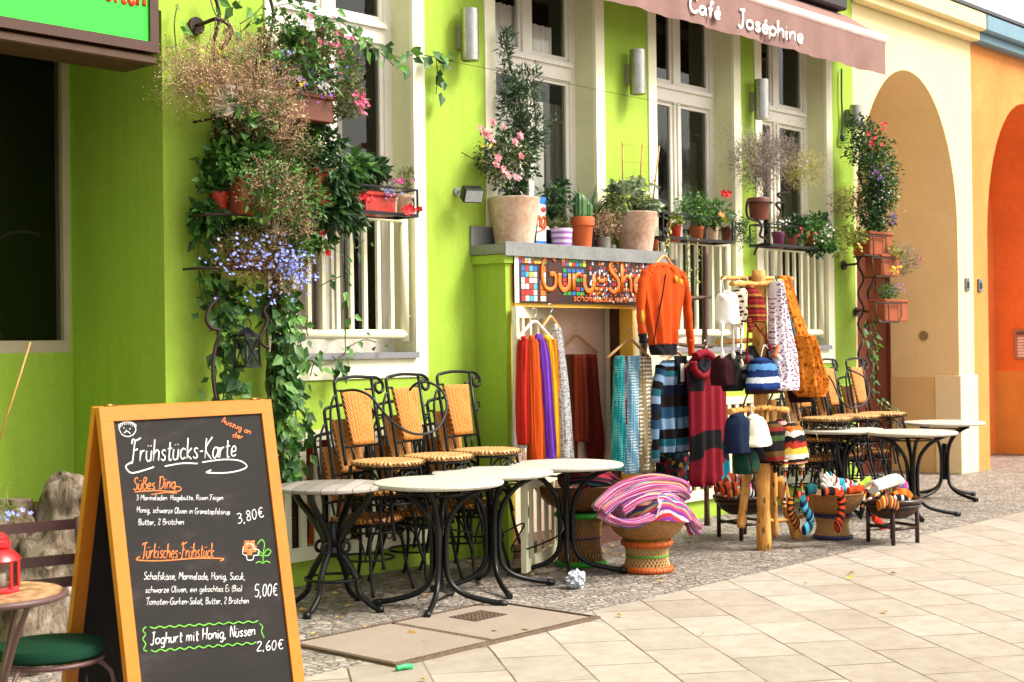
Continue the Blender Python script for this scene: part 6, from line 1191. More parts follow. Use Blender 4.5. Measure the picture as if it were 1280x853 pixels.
def fol(par, name, m_, blobs, L, W, droop=.3, up=.2, hollow=.35):
    """leaves spread through ellipsoids: (px, py, Y, rx px, rz px, count)"""
    b = MB()
    for (px, py, Y, rx, rz, n) in blobs:
        c = at(px, py, Y); k = 1 / ppm(c) ; X = rx * k * 1.25; Z = rz * k; D = min(X, Z, .22)
        # uneven outline: a few sub-clumps
        n = int(n * FN); cl = [rnd_in(X * .75, D * .75, Z * .75, 0)[0] for _ in range(max(3, n // 45))]
        for i in range(n):
            if random.random() < .72: q = random.choice(cl); o, pd_ = rnd_in(X * .42, D * .5, Z * .42, hollow); o = o + q
            else: o, pd_ = rnd_in(X, D, Z, hollow)
            p = c + o; p.y = min(p.y, -.004 if p.x < XR else p.y); d = Vector((o.x / X, o.y / D - .2, o.z / Z + up)) + Vector((G(0, .7), G(0, .7), G(0, .5)))
            s_ = U(.6, 1.25); b.leaf(p, d, L * s_, W * s_, None, droop)
    return b.build(name, m_, par)
def strands(par, name, m_, blobs, L, W=.0022, specks=0, up=.6, droop=.5):
    """thin dry stalks out of each blob's middle, with seed specks at their ends"""
    b = MB()
    for (px, py, Y, rx, rz, n) in blobs:
        c = at(px, py, Y); k = 1 / ppm(c); X, Z = rx * k * 1.25, rz * k; D = min(X, Z, .2)
        for i in range(int(n * FS)):
            o, pd_ = rnd_in(X, D, Z, .0); p = c + o * .95; p.y = min(p.y, -.006); d = Vector((o.x / X, o.y / D, o.z / Z + up)) + Vector((G(0, .6), G(0, .6), G(0, .6))); d.normalize()
            e = p + d * L * U(.5, 1.2); e.y = min(e.y, -.006); mid = (p + e) / 2 + Vector((G(0, .01), G(0, .01), .01 + G(0, .01)))
            b.tube([p, mid, e], [W * .6, W * .5, W * .35], 3, caps=False)
            for _ in range(specks):
                q = e + Vector((G(0, .014), G(0, .014), G(0, .014))); b.leaf(q, (G(0, 1), G(0, 1), G(0, 1)), U(.008, .016), U(.005, .009), None, 0)
    return b.build(name, m_, par)
def flowers(par, name, m_, blobs, r, n5=5):
    b = MB(); few = sum(x[5] for x in blobs) <= 26
    for (px, py, Y, rx, rz, n) in blobs:
        c = at(px, py, Y); k = 1 / ppm(c)
        for i in range(n):
            if few and len(b.v): b.build('blossom', m_, par); b = MB()
            b.flower(c + Vector((G(0, rx * k * .6), -abs(G(0, .05)), G(0, rz * k * .55))), r * U(.7, 1.2), n5)
    return b.build('blossom' if few else name, m_, par)
def vine(par, name, m_, paths, L, W, step=.035, stem=True, spread=.03, droop=.5):
    b = MB(); st = MB()
    for pts in paths:
        P = spline([at(x, y, Y) for x, y, Y in pts], 8); 
        if stem: st.tube(P, .004, 5)
        acc = 0
        for a, c in zip(P, P[1:]):
            acc += (c - a).length
            while acc > step:
                acc -= step; o = Vector((G(0, spread), -abs(G(0, spread)), G(0, spread))); s_ = U(.55, 1.2)
                b.leaf(a.lerp(c, random.random()) + o, (G(0, .8), G(-.5, .5), G(-.5, .5)), L * s_, W * s_, (G(0, .4), G(-1, .3), G(.4, .4)), droop, .1)
    o = b.build(name, m_, par)
    if stem: st.build('stem', mat('green_stem', (.09, .09, .03), .7), par)
    return o
def pot(par, px, y0, y1, w0, w1, Y, m_, rim=True, name='pot'):
    """round pot: top y0, bottom y1, half widths w0 (top) and w1 (bottom) in pixels"""
    c = at(px, y1, Y); k = 1 / ppm(c); H = (y1 - y0) * k; r0, r1 = w0 * k, w1 * k; b = MB()
    pr = [(r1 * .92, 0), (r1, .004), (r1 + (r0 - r1) * .75, H * .75)] + ([(r0 * .985, H * .78), (r0 * 1.04, H * .79), (r0 * 1.05, H * .98), (r0 * 1.02, H), (r0 * .9, H), (r0 * .86, H * .85)] if rim else [(r0, H - .004), (r0 * .98, H), (r0 * .9, H), (r0 * .87, H * .85)])
    b.lathe((c.x, c.y, c.z), pr, 32, True, .006, px); o = b.build(name, m_, par)
    b = MB(); b.lathe((c.x, c.y, c.z), [(r0 * .88, H * .86), (0, H * .9)], 20, True, capb=False); b.build('soil', SOIL, par)
    return c, H, r0
def trough(par, x0, x1, y0, y1, Y, m_, d=.16, name='pot'):
    a, c = at(x0, y1, Y), at(x1, y1, Y); z1 = Z_((x0 + x1) / 2, y0, Y); b = MB(); t_ = .012
    b.bx(a.x + t_, c.x - t_, Y - d / 2 + t_, Y + d / 2 - t_, a.z, z1 - .03, .006); b.bx(a.x, c.x, Y - d / 2, Y + d / 2, z1 - .03, z1, .008); b.build(name, m_, par)
def pl(name, label, cat, px, py, Y, group=None): return pth(name, label, cat, px, py, Y, group)
# ------------------------------------------------------------------ left flower stand
fY = -.22
st_ = pl('plant_stand', 'tall wavy rusty iron plant stand on the wall beside the first window', 'plant stand', 285, 480, fY)
for xx in (270, 338):
    b = MB(); pts = [at(xx + 4 * math.sin(y / 13.0), y, fY + .10 + .02 * math.cos(y / 13.0)) for y in range(-20, 520, 6)]; b.tube(pts, .011, 8); b.build('upright', RUSTM, st_)
b = MB(); b.tube(spline([at(x, y, fY + dy) for x, y, dy in ((244, 33, .2), (258, 28, .08), (270, 24, .0), (282, 28, 0), (289, 38, 0), (284, 52, 0), (272, 65, .03))], 6), .012, 8); b.build('upper_arm', RUSTM, st_)
b = MB(); p = at(244, 33, -.012); b.tube([p, p + Vector((0, -.022, 0))], .052, 18); b.build('wall_plate', RUSTM, st_)
for (xa, xb_, y) in ((262, 345, 268), (255, 345, 335), (268, 340, 148)):
    b = MB(); a, c = at(xa, y, fY - .08), at(xb_, y, fY - .08); b.tube([a, c], .008, 6); b.tube([a, a + Vector((0, .2, 0))], .008, 6); b.tube([c, c + Vector((0, .2, 0))], .008, 6); b.build('shelf', RUSTM, st_)
b = MB(); b.tube(spline([at(x, y, fY) for x, y in ((273, 372), (262, 385), (258, 400), (264, 410), (274, 415), (268, 440), (266, 470), (270, 500))], 6), .011, 8); b.tube(spline([at(x, y, fY) for x, y in ((345, 350), (338, 375), (330, 388), (334, 402), (325, 425), (336, 436))], 6), .011, 8); b.build('scroll', RUSTM, st_)
g_ = 'pots on the left flower stand'
t = pl('planter', 'white planter with a huge tan dried grass bush on the left flower stand', 'planter', 298, 146, fY, g_)
trough(t, 272, 330, 112, 146, fY - .06, WPOT, .18)
strands(t, 'dry_stalks', DRY, [(243, 98, fY, 36, 24, 190), (285, 78, fY - .03, 48, 30, 260), (222, 80, fY, 18, 22, 40), (320, 70, fY - .05, 30, 24, 110), (325, 112, fY - .12, 42, 32, 420), (262, 112, fY - .05, 40, 22, 260), (345, 150, fY - .12, 34, 28, 320), (305, 128, fY - .17, 34, 20, 200)], .10, .003, 4); fol(t, 'dry_leaves', DRY, [(285, 95, fY - .05, 64, 28, 260), (325, 125, fY - .15, 44, 28, 200), (345, 150, fY - .12, 32, 26, 150)], .026, .014); fol(t, 'green_leaves', OLV, [(320, 130, fY - .16, 46, 34, 240), (300, 160, fY - .05, 40, 20, 160)], .034, .018); fol(t, 'vine_leaves', IVY, [(305, 140, fY - .18, 50, 40, 26), (330, 100, fY - .14, 40, 40, 24)], .07, .055)
flowers(t, 'small_flowers', YELP, [(258, 60, fY - .1, 20, 8, 4), (262, 108, fY - .1, 18, 8, 4)], .012); strands(t, 'stray_stalks', DRY, [(222, 125, fY + .05, 18, 22, 60), (345, 185, fY - .1, 24, 20, 60), (300, 55, fY - .06, 30, 16, 50)], .11, .0016, 2)
t = pl('planter', 'planter overflowing with pink, white and blue flowers on the left flower stand', 'planter', 390, 120, fY, g_); trough(t, 350, 410, 118, 148, fY - .02, BRP, .16)
fol(t, 'foliage', OLV, [(375, 52, fY, 48, 36, 520), (405, 92, fY - .03, 44, 40, 620), (425, 125, fY - .03, 30, 24, 330), (345, 85, fY, 34, 40, 360)], .034, .017); fol(t, 'green_leaves', GLV, [(372, 30, fY - .05, 50, 30, 130), (398, 75, fY - .1, 48, 38, 170), (330, 60, fY, 20, 40, 60)], .055, .036); strands(t, 'twigs', OLV, [(400, 90, fY - .04, 50, 42, 260)], .1, .002, 1)
flowers(t, 'pink_flowers', PINK, [(446, 130, fY - .12, 12, 18, 26), (405, 48, fY - .14, 40, 24, 20), (428, 75, fY - .1, 24, 24, 12)], .020); flowers(t, 'white_flowers', WHT, [(380, 32, fY - .14, 14, 10, 10), (410, 85, fY - .14, 12, 20, 6), (395, 110, fY - .14, 20, 10, 5)], .026); flowers(t, 'blue_flowers', BLUE, [(352, 66, fY - .14, 12, 7, 16), (405, 85, fY - .14, 24, 14, 12)], .011); flowers(t, 'violet_flowers', VIO, [(375, 95, fY - .14, 34, 34, 14)], .016); flowers(t, 'yellow_flowers', YELP, [(376, 110, fY - .14, 10, 8, 3)], .016)
t = pl('potted_plant', 'terracotta trough with bright green leafy plant on the left flower stand', 'potted plant', 308, 268, fY, g_); trough(t, 290, 336, 222, 268, fY - .06, TERR, .18)
fol(t, 'foliage', GLV, [(292, 196, fY - .06, 28, 22, 150), (320, 195, fY - .06, 22, 20, 90)], .085, .040, .5, .5)
t = pl('potted_plant', 'terracotta trough with dried brown and olive bush at the middle of the left flower stand', 'potted plant', 398, 257, fY, g_); trough(t, 384, 411, 212, 256, fY - .05, TERR, .2)
fol(t, 'foliage', OLV, [(365, 190, fY - .05, 38, 24, 420), (365, 245, fY - .1, 28, 26, 240)], .028, .013); strands(t, 'dry_stalks', DRY, [(340, 238, fY - .2, 40, 32, 300), (362, 278, fY - .16, 30, 24, 150)], .07, .0028, 4); fol(t, 'dry_leaves', DRY, [(342, 240, fY - .2, 38, 32, 140), (360, 282, fY - .16, 26, 22, 90)], .024, .013); fol(t, 'sprigs', GLV, [(335, 215, fY - .22, 46, 24, 260), (372, 245, fY - .22, 32, 40, 320), (340, 255, fY - .24, 34, 24, 160), (375, 300, fY - .12, 24, 20, 160)], .036, .02); fol(t, 'dark_leaves', DLV, [(372, 178, fY + .05, 40, 22, 170), (415, 180, fY, 16, 16, 120)], .05, .025)
t = pl('potted_plant', 'small red pot with sparse dark leaves at the left of the left flower stand', 'potted plant', 274, 266, fY, g_); pot(t, 274, 240, 267, 11, 9, fY, REDPOT); fol(t, 'foliage', IVY, [(268, 232, fY, 18, 16, 70), (262, 262, fY, 16, 12, 50)], .06, .035)
t = pl('lobelia', 'bushy blue lobelia with brown twigs, hanging in the middle of the left flower stand', 'potted plant', 325, 335, fY, g_); trough(t, 290, 350, 312, 338, fY + .0, BRP, .15)
fol(t, 'twiggy_foliage', DRB, [(315, 318, fY - .08, 50, 34, 560), (355, 335, fY - .1, 34, 32, 380)], .026, .012); fol(t, 'green_leaves', OLV, [(310, 305, fY - .08, 42, 24, 330), (365, 320, fY - .1, 28, 26, 260)], .026, .012); strands(t, 'twigs', DRB, [(320, 330, fY - .08, 55, 38, 260)], .07, .002, 1)
flowers(t, 'blue_flowers', BLUE, [(355, 326, fY - .2, 34, 20, 90), (368, 342, fY - .2, 24, 22, 80), (290, 322, fY - .2, 36, 24, 36), (325, 314, fY - .22, 36, 18, 30), (322, 372, fY - .16, 40, 14, 22)], .012)
# ivy
t = pl('ivy', 'ivy climbing the thick stems from the ground up to the lobelia', 'ivy', 350, 590, -.12)
vine(t, 'foliage', IVY, [[(352, 600, -.1), (345, 540, -.12), (352, 480, -.14), (345, 420, -.15), (340, 380, -.16)], [(362, 590, -.12), (370, 520, -.1), (360, 450, -.14), (366, 390, -.16)], [(338, 580, -.1), (336, 500, -.14), (345, 450, -.14), (352, 380, -.14)], [(352, 595, -.16), (356, 540, -.18), (350, 470, -.2), (356, 400, -.2)]], .08, .062, .010, True, .045)
for xx in (347, 342):
    b = MB(); b.tube(spline([at(x, y, -.08) for x, y in ((xx, 610), (xx + 3, 540), (xx - 4, 470), (xx + 2, 400), (xx, 330))], 6), .011, 8); b.build('woody_stem', mat('ivy_stem', S('#7a5a34', .55), .8, .3, 20, .3), t)
b = MB(); b.tube([at(337, 560, -.1), at(333, 410, -.1)], .006, 6); b.build('cane', mat('brown_cane', S('#b5763c', .6), .6), t)
t = pl('ivy', 'ivy running down the left rod of the flower stand past the black lantern', 'ivy', 280, 500, -.12)
vine(t, 'foliage', IVY, [[(272, 200, -.1), (262, 260, -.12), (265, 320, -.14), (275, 380, -.14), (285, 440, -.15), (278, 505, -.12)], [(255, 250, -.08), (248, 300, -.08), (250, 360, -.08), (256, 380, -.08)], [(300, 370, -.18), (290, 410, -.16), (282, 460, -.16), (290, 500, -.14)], [(282, 400, -.12), (270, 450, -.1), (270, 500, -.1)]], .08, .062, .014, True, .05)
t = pl('trailing_plant', 'glossy dark green plant trailing from the stand down the first window', 'trailing plant', 425, 240, -.32)
fol(t, 'foliage', DLV, [(415, 215, -.34, 24, 26, 150), (430, 245, -.34, 18, 26, 130), (410, 265, -.34, 18, 18, 80), (440, 275, -.32, 12, 12, 40)], .075, .042, .7); fol(t, 'large_leaves', GLV, [(440, 208, -.36, 20, 18, 34)], .12, .055, .6); vine(t, 'tendrils', IVY, [[(425, 270, -.3), (428, 320, -.2), (430, 360, -.1), (431, 400, -.05), (432, 440, -.03)], [(440, 280, -.28), (444, 310, -.2), (455, 300, -.2)], [(428, 345, -.1), (415, 350, -.08), (400, 358, -.1)], [(433, 435, -.04), (455, 425, -.03), (470, 428, -.03)]], .06, .045, .05)
flowers(t, 'red_flowers', REDP, [(405, 318, -.3, 3, 3, 2), (398, 290, -.3, 6, 6, 2)], .025)
t = pl('ivy', 'low spray of ivy on the cream band below the first window', 'ivy', 405, 460, -.06)
vine(t, 'foliage', IVY, [[(372, 440, -.06), (390, 452, -.06), (410, 455, -.07), (432, 440, -.06)], [(400, 440, -.06), (392, 455, -.07), (388, 470, -.06)], [(415, 445, -.07), (425, 455, -.07), (430, 462, -.06)], [(385, 395, -.05), (383, 410, -.05), (385, 420, -.05)]], .075, .06, .028)
t = pl('climbing_vine', 'leafy vine reaching from the flower stand across the first window along a wire', 'vine', 480, 70, -.1)
vine(t, 'foliage', IVY, [[(395, 20, -.2), (425, 45, -.16), (450, 58, -.12), (475, 62, -.08), (500, 72, -.06), (520, 68, -.05), (545, 72, -.05), (566, 76, -.05)], [(455, 50, -.12), (480, 70, -.1), (492, 82, -.08)], [(545, 72, -.05), (547, 95, -.05), (545, 118, -.05)], [(415, 20, -.18), (435, 35, -.16), (452, 62, -.12)]], .085, .065, .03, True, .03)
t = pl('climbing_vine', 'loose vine at the top left of the flower stand beside the green sign', 'vine', 250, 20, -.1)
vine(t, 'foliage', IVY, [[(300, 2, -.2), (285, 20, -.2), (290, 45, -.2)], [(262, -5, -.1), (268, 15, -.12), (278, 30, -.14)], [(222, 5, -.05), (218, 30, -.05), (220, 58, -.05)], [(330, 5, -.2), (318, 18, -.2), (300, 30, -.2)], [(340, 10, -.2), (360, 5, -.2), (380, 12, -.2)]], .085, .06, .05, True, .03)
b = MB(); b.tube(spline([at(x, y, -.06) for x, y in ((560, 76), (640, 92), (720, 107), (800, 123), (860, 134))], 5), .0018, 5); tag(b.build('wire', BLACKP, None, at(700, 103, -.06)), 'thin wire stretched across the facade between window tops', 'wire')
t = pl('ivy', 'dense leafy ivy filling the gaps between the pots of the left flower stand', 'ivy', 300, 260, -.1)
fol(t, 'foliage', IVY, [(275, 200, -.1, 20, 34, 90), (300, 165, -.1, 34, 20, 110), (262, 275, -.1, 18, 30, 90), (300, 285, -.08, 34, 18, 120), (345, 175, -.1, 30, 30, 120), (370, 215, -.1, 24, 40, 130), (385, 290, -.1, 24, 30, 110), (380, 150, -.12, 40, 22, 110), (290, 372, -.08, 34, 22, 90), (352, 378, -.1, 24, 24, 90)], .065, .048); fol(t, 'light_leaves', YLV, [(372, 190, -.2, 30, 30, 120), (360, 165, -.2, 30, 20, 90), (395, 150, -.2, 30, 20, 70)], .026, .014)
# lantern
t = pl('black_lantern', 'small black lantern with crossed bars hanging in the ivy left of the first window', 'lantern', 310, 462, -.3); c = at(309, 436, -.3); k = 1 / ppm(c); h = 22 * k; r = 11 * k
b = MB()
for sx in (-1, 1):
    for sy in (-1, 1): b.bar(c + Vector((sx * r, sy * r, -h)), c + Vector((sx * r * .95, sy * r * .95, h * .75)), .012)
for z in (-h, h * .75): b.bx(c.x - r - .008, c.x + r + .008, c.y - r - .008, c.y + r + .008, c.z + z - .008, c.z + z + .008)
for s_ in (1, -1): b.bar(c + Vector((-r * s_, -r, -h)), c + Vector((r * s_, -r, h * .7)), .005); b.bar(c + Vector((-r, -r * s_, -h)), c + Vector((-r, r * s_, h * .7)), .005)
b.build('frame', BLACKM, t); b = MB(); b.lathe((c.x, c.y, c.z), [(r * 1.5, h * .76), (r * .8, h * 1.05), (r * .35, h * 1.2), (0, h * 1.22)], 4, False); b.tube(circ(c + Vector((0, 0, h * 1.38)), .03, 14, 'Y'), .004, 5, True); b.build('roof', BLACKM, t)
b = MB(); b.bx(c.x - r * .9, c.x + r * .9, c.y - r * .9, c.y + r * .9, c.z - h + .01, c.z + h * .7); b.build('glass', GLASS, t)
# ------------------------------------------------------------------ window boxes
def iron_basket(name, label, x0, x1, y0, y1, Yf, Yb):
    a, c = at(x0, y1, Yf), at(x1, y1, Yf); z0, z1 = c.z, Z_(x1, y0, Yf); t = thing(name, label, 'flower rack', (a.x, Yf, z0)); b = MB()
    def ring(z, w): b.bar((a.x, Yf, z), (c.x, Yf, z), w); b.bar((a.x, Yb, z), (c.x, Yb, z), w); b.bar((a.x, Yf, z), (a.x, Yb, z), w); b.bar((c.x, Yf, z), (c.x, Yb, z), w)
    ring(z1, .012); ring(z0 + .004, .022)
    for p in ((a.x, Yf), (c.x, Yf), (a.x, Yb), (c.x, Yb)): b.bar((*p, z0), (*p, z1), .012)
    b.build('frame', BLACKM, t); b = MB()
    for y in (Yf * .75 + Yb * .25, Yf * .25 + Yb * .75): 
        m_ = (z0 + z1) / 2; b.tube([(c.x, y + .026 * math.cos(q * .6) * (1 - q * .03), m_ + .05 * math.sin(q * .6) * (1 - q * .03)) for q in range(16)], .004, 5)
    b.build('scroll', BLACKM, t); return a, c, z0, z1
bY = -.2
iron_basket('flower_rack', 'black iron flower rack in front of the first window', 408, 522, 238, 271, bY - .1, bY + .1)
t = pl('potted_plant', 'red trough with dark green shrub and red flowers in the first window rack', 'potted plant', 470, 268, bY); trough(t, 446, 488, 241, 268, bY - .01, REDPOT, .16); fol(t, 'foliage', DLV, [(462, 215, bY, 20, 22, 260)], .06, .032); flowers(t, 'red_flowers', REDP, [(455, 248, bY - .1, 9, 5, 12)], .022)
t = pl('potted_plant', 'dried lilac heather with magenta flowers in the first window rack', 'potted plant', 486, 262, bY); pot(t, 488, 246, 268, 9, 8, bY, TERP); strands(t, 'dry_stalks', DRG, [(482, 244, bY - .04, 13, 16, 170)], .05, .002, 3); flowers(t, 'lilac_flowers', BLUE, [(484, 240, bY - .08, 12, 10, 20)], .009); flowers(t, 'magenta_flowers', MAG, [(490, 226, bY - .08, 9, 4, 12)], .016)
t = pl('potted_plant', 'small clay pot with rosemary at the end of the first window rack', 'potted plant', 507, 268, bY); pot(t, 506, 244, 266, 11, 8.5, bY, TERP); fol(t, 'foliage', OLV, [(507, 226, bY, 10, 17, 240)], .028, .006, 0, 1.2); flowers(t, 'red_flowers', REDP, [(508, 262, bY - .12, 12, 6, 7)], .028)
iron_basket('flower_rack', 'black iron flower rack in front of the third window', 829, 916, 275, 304, bY - .1, bY + .1)
for (x, y0, y1, w, m_, lab) in ((843, 279, 302, 9, REDPOT, 'bright red pot with trailing yellow-green plant in the third window rack'), (871, 283, 303, 9, TERR, 'terracotta pot with small-leaved green plant in the third window rack'), (891, 284, 303, 7.5, TERP, 'pale clay pot with a red canna flower in the third window rack'), (909, 284, 303, 8, BRP, 'brown pot with bushy rosemary spilling at the right of the third window rack')):
    t = pl('potted_plant', lab, 'potted plant', x, y1, bY); pot(t, x, y0, y1, w, w * .8, bY, m_)
    if x == 843: fol(t, 'foliage', YLV, [(843, 276, bY - .05, 13, 9, 90)], .03, .02); vine(t, 'tendrils', YLV, [[(838, 282, bY - .12), (834, 295, bY - .13), (836, 312, bY - .12)], [(858, 290, bY - .1), (859, 325, bY - .1), (860, 375, bY - .1)], [(871, 300, bY - .1), (871, 335, bY - .1), (870, 372, bY - .1)]], .028, .02, .012, True, .008)
    elif x == 871: fol(t, 'foliage', GLV, [(868, 262, bY - .03, 26, 22, 330), (890, 268, bY - .03, 18, 14, 150)], .034, .02); strands(t, 'twigs', GLV, [(865, 255, bY, 26, 24, 60)], .12, .002, 1)
    elif x == 891: fol(t, 'foliage', GLV, [(895, 265, bY - .05, 14, 18, 40)], .09, .045); flowers(t, 'red_flower', REDP, [(903, 243, bY - .1, 4, 3, 5)], .038); flowers(t, 'orange_flower', FM('orange', (.8, .25, .05)), [(898, 272, bY - .12, 4, 4, 3)], .03)
    else: fol(t, 'foliage', DLV, [(918, 280, bY - .05, 18, 16, 420), (930, 298, bY - .08, 13, 16, 300)], .03, .007, .3)
iron_basket('flower_rack', 'black iron flower rack in front of the fourth window', 962, 1042, 288, 313, bY - .1, bY + .1)
for (x, y0, y1, w, m_, lab) in ((973, 290, 311, 8, PURP, 'plum coloured pot with dry sprigs in the fourth window rack'), (990, 293, 311, 7, BRP, 'brown pot with dark leaves in the fourth window rack'), (1012, 294, 312, 9, TERR, 'terracotta pot with white-flowered plant spilling from the fourth window rack')):
    t = pl('potted_plant', lab, 'potted plant', x, y1, bY); pot(t, x, y0, y1, w, w * .8, bY, m_)
    if x == 973: strands(t, 'dry_stalks', OLV, [(973, 282, bY, 11, 10, 90)], .06, .002, 2); flowers(t, 'white_flowers', WHT, [(976, 278, bY - .1, 7, 5, 6)], .014)
    elif x == 990: fol(t, 'foliage', DLV, [(992, 282, bY - .03, 16, 14, 170)], .05, .028)
    else: fol(t, 'foliage', GLV, [(1012, 290, bY - .06, 24, 18, 300), (1030, 303, bY - .08, 16, 16, 200)], .04, .025); fol(t, 'dark_leaves', DLV, [(1018, 280, bY, 26, 14, 170), (1022, 312, bY - .06, 16, 10, 90)], .05, .03); flowers(t, 'white_flowers', WHT, [(1024, 292, bY - .14, 22, 16, 18)], .016); flowers(t, 'red_flowers', REDP, [(1000, 290, bY - .14, 12, 8, 8)], .016)
# ------------------------------------------------------------------ hanging pot with dried grass
hY2 = -.3
t = pl('hanging_pot', 'glazed brown pot of dried grey and yellow grass on a curly iron bracket', 'hanging pot', 950, 275, hY2); pot(t, 949, 248, 275, 14, 11.5, hY2, mat('glazed_brown', S('#8a4634', .6), .35, .2, 6))
b = MB(); b.tube(circ(at(949, 254, hY2), .112, 22), .007, 6, True); b.tube(spline([at(x, y, hY2 + dy) for x, y, dy in ((935, 250, -.02), (933, 262, 0), (936, 273, 0), (948, 277, 0), (952, 285, .02), (950, 295, .04), (956, 298, .06), (958, 304, .08), (950, 306, .12), (945, 312, .2), (943, 318, .28))], 6), .011, 8); b.build('bracket', RUSTM, t)
strands(t, 'grey_stalks', DRG, [(945, 200, hY2, 26, 28, 620), (972, 195, hY2, 24, 24, 420), (952, 230, hY2, 10, 16, 180)], .11, .0032, 3); fol(t, 'dry_leaves', DRG, [(950, 198, hY2, 30, 26, 420)], .022, .012); strands(t, 'yellow_stalks', DRYY, [(1005, 212, hY2 - .05, 27, 22, 420)], .07, .0028, 3, .2); fol(t, 'yellow_leaves', YLV, [(1000, 212, hY2 - .05, 26, 20, 160)], .02, .012); strands(t, 'long_stalks', DRG, [(948, 175, hY2, 34, 26, 46)], .26, .0018, 2, 1.0); strands(t, 'side_stalks', DRG, [(905, 185, hY2, 18, 34, 36)], .16, .0014, 2, .6)
flowers(t, 'blue_flowers', BLUE, [(1003, 205, hY2 - .14, 10, 10, 5)], .012)
b = MB(); pts = [at(x, y, hY2 + .12) for x, y in ((988, 225), (978, 232), (986, 240), (972, 243), (980, 252), (970, 255), (976, 265), (972, 278), (974, 288))]; b.tube(spline(pts, 6), .012, 8); tag(b.build('iron_scroll', RUSTM, None, pts[0]), 'zigzag rusty iron bracket beside the fourth window', 'bracket')
# ------------------------------------------------------------------ right flower stand
rY2 = -.28
t = pl('plant_stand', 'tall wavy iron plant stand on the wall beside the cream arch', 'plant stand', 1085, 480, rY2)
for xx in (1076, 1088):
    b = MB(); b.tube([at(xx + 3.4 * math.sin(y / 6.0), y, rY2 + .1 + .02 * math.cos(y / 6.0)) for y in range(150, 500, 3)], .011, 7); b.build('upright', RUSTM, t)
b = MB(); b.tube(spline([at(x, y, -.28 + dy) for x, y, dy in ((1070, 390, .27), (1078, 388, .15), (1084, 390, .05), (1090, 386, .05))], 6), .012, 8); b.tube(spline([at(x, y, -.28 + dy) for x, y, dy in ((1054, 332, .27), (1062, 331, .15), (1072, 329, .05), (1070, 320, .05))], 6), .012, 8); b.build('wall_arm', RUSTM, t)
b = MB()
for x, y in ((1070, 390), (1054, 332)): p = at(x, y, -.012); b.tube([p, p + Vector((0, -.02, 0))], .045, 16)
b.build('wall_plate', RUSTM, t)
g2 = 'pots on the right flower stand'
def basketpot(lab, x, y0, y1, w, Y):
    q = pl('potted_plant', lab, 'potted plant', x, y1, Y, g2); trough(q, x - w, x + w, y0, y1, Y, TERR, .2); b = MB(); a, c = at(x - w - 1, (y0 + y1) / 2, Y - .11), at(x + w + 1, (y0 + y1) / 2, Y - .11); z1, z0 = Z_(x, y0 + 4, Y - .11), Z_(x, y1 + 1, Y - .11)
    b.tube([(a.x, Y - .115, z1), (c.x, Y - .115, z1), (c.x, Y + .115, z1)], .007, 6); b.tube([((a.x + c.x) / 2, Y - .115, z1), ((a.x + c.x) / 2, Y - .115, z0), ((a.x + c.x) / 2, Y + .1, z0)], .007, 6); b.tube([(c.x, Y - .115, z1), (c.x, Y - .115, z0 + .06), (c.x - .06, Y - .115, z0), (a.x + .06, Y - .115, z0), (a.x, Y - .115, z0 + .06), (a.x, Y - .115, z1)], .007, 6); b.build('holder', RUSTM, q); return q
q = basketpot('terracotta pot with fresh green plant, highest pot on the right flower stand', 1091, 291, 319, 15, rY2 - .02); fol(q, 'foliage', GLV, [(1095, 284, rY2 - .05, 18, 8, 150)], .04, .022)
q = basketpot('terracotta pot with yellow flowers and dry purple bush, middle of the right flower stand', 1103, 319, 345, 12, rY2 - .06); fol(q, 'foliage', YLV, [(1112, 315, rY2 - .1, 12, 16, 130)], .035, .02); strands(q, 'dry_stalks', DRG, [(1132, 325, rY2 - .12, 17, 18, 260)], .05, .002, 2); fol(q, 'olive_leaves', OLV, [(1130, 328, rY2 - .12, 17, 16, 260)], .022, .011); flowers(q, 'yellow_flowers', YELP, [(1114, 337, rY2 - .2, 5, 4, 14)], .02); flowers(q, 'magenta_flowers', MAG, [(1145, 325, rY2 - .2, 6, 7, 8)], .014)
q = basketpot('terracotta pot with small violet flowers, lowest pot on the right flower stand', 1110, 375, 402, 15, rY2 - .06); fol(q, 'foliage', GLV, [(1108, 364, rY2 - .1, 20, 10, 280)], .024, .013); strands(q, 'dry_stalks', OLV, [(1108, 362, rY2 - .1, 20, 10, 90)], .05, .002, 1); flowers(q, 'violet_flowers', VIO, [(1118, 362, rY2 - .2, 10, 6, 12)], .013)
t = pl('flowering_bush', 'large dark bush with white and violet flowers on the right flower stand', 'flowering bush', 1085, 290, rY2)
fol(t, 'foliage', DLV, [(1082, 185, rY2 - .05, 26, 30, 620), (1100, 225, rY2 - .1, 24, 38, 900), (1085, 255, rY2 - .05, 28, 28, 480), (1100, 272, rY2 - .08, 20, 18, 300), (1075, 160, rY2, 16, 18, 160)], .038, .022); fol(t, 'green_leaves', GLV, [(1090, 195, rY2 - .12, 26, 32, 330), (1102, 240, rY2 - .14, 20, 32, 280), (1068, 155, rY2, 10, 18, 60)], .036, .02)
flowers(t, 'white_flowers', WHT, [(1105, 235, rY2 - .2, 20, 44, 50)], .0115); flowers(t, 'violet_flowers', VIO, [(1095, 215, rY2 - .2, 20, 22, 24), (1112, 275, rY2 - .18, 8, 10, 16)], .014); flowers(t, 'red_flowers', REDP, [(1100, 155, rY2 - .1, 4, 7, 7), (1085, 180, rY2 - .18, 16, 12, 8)], .024)
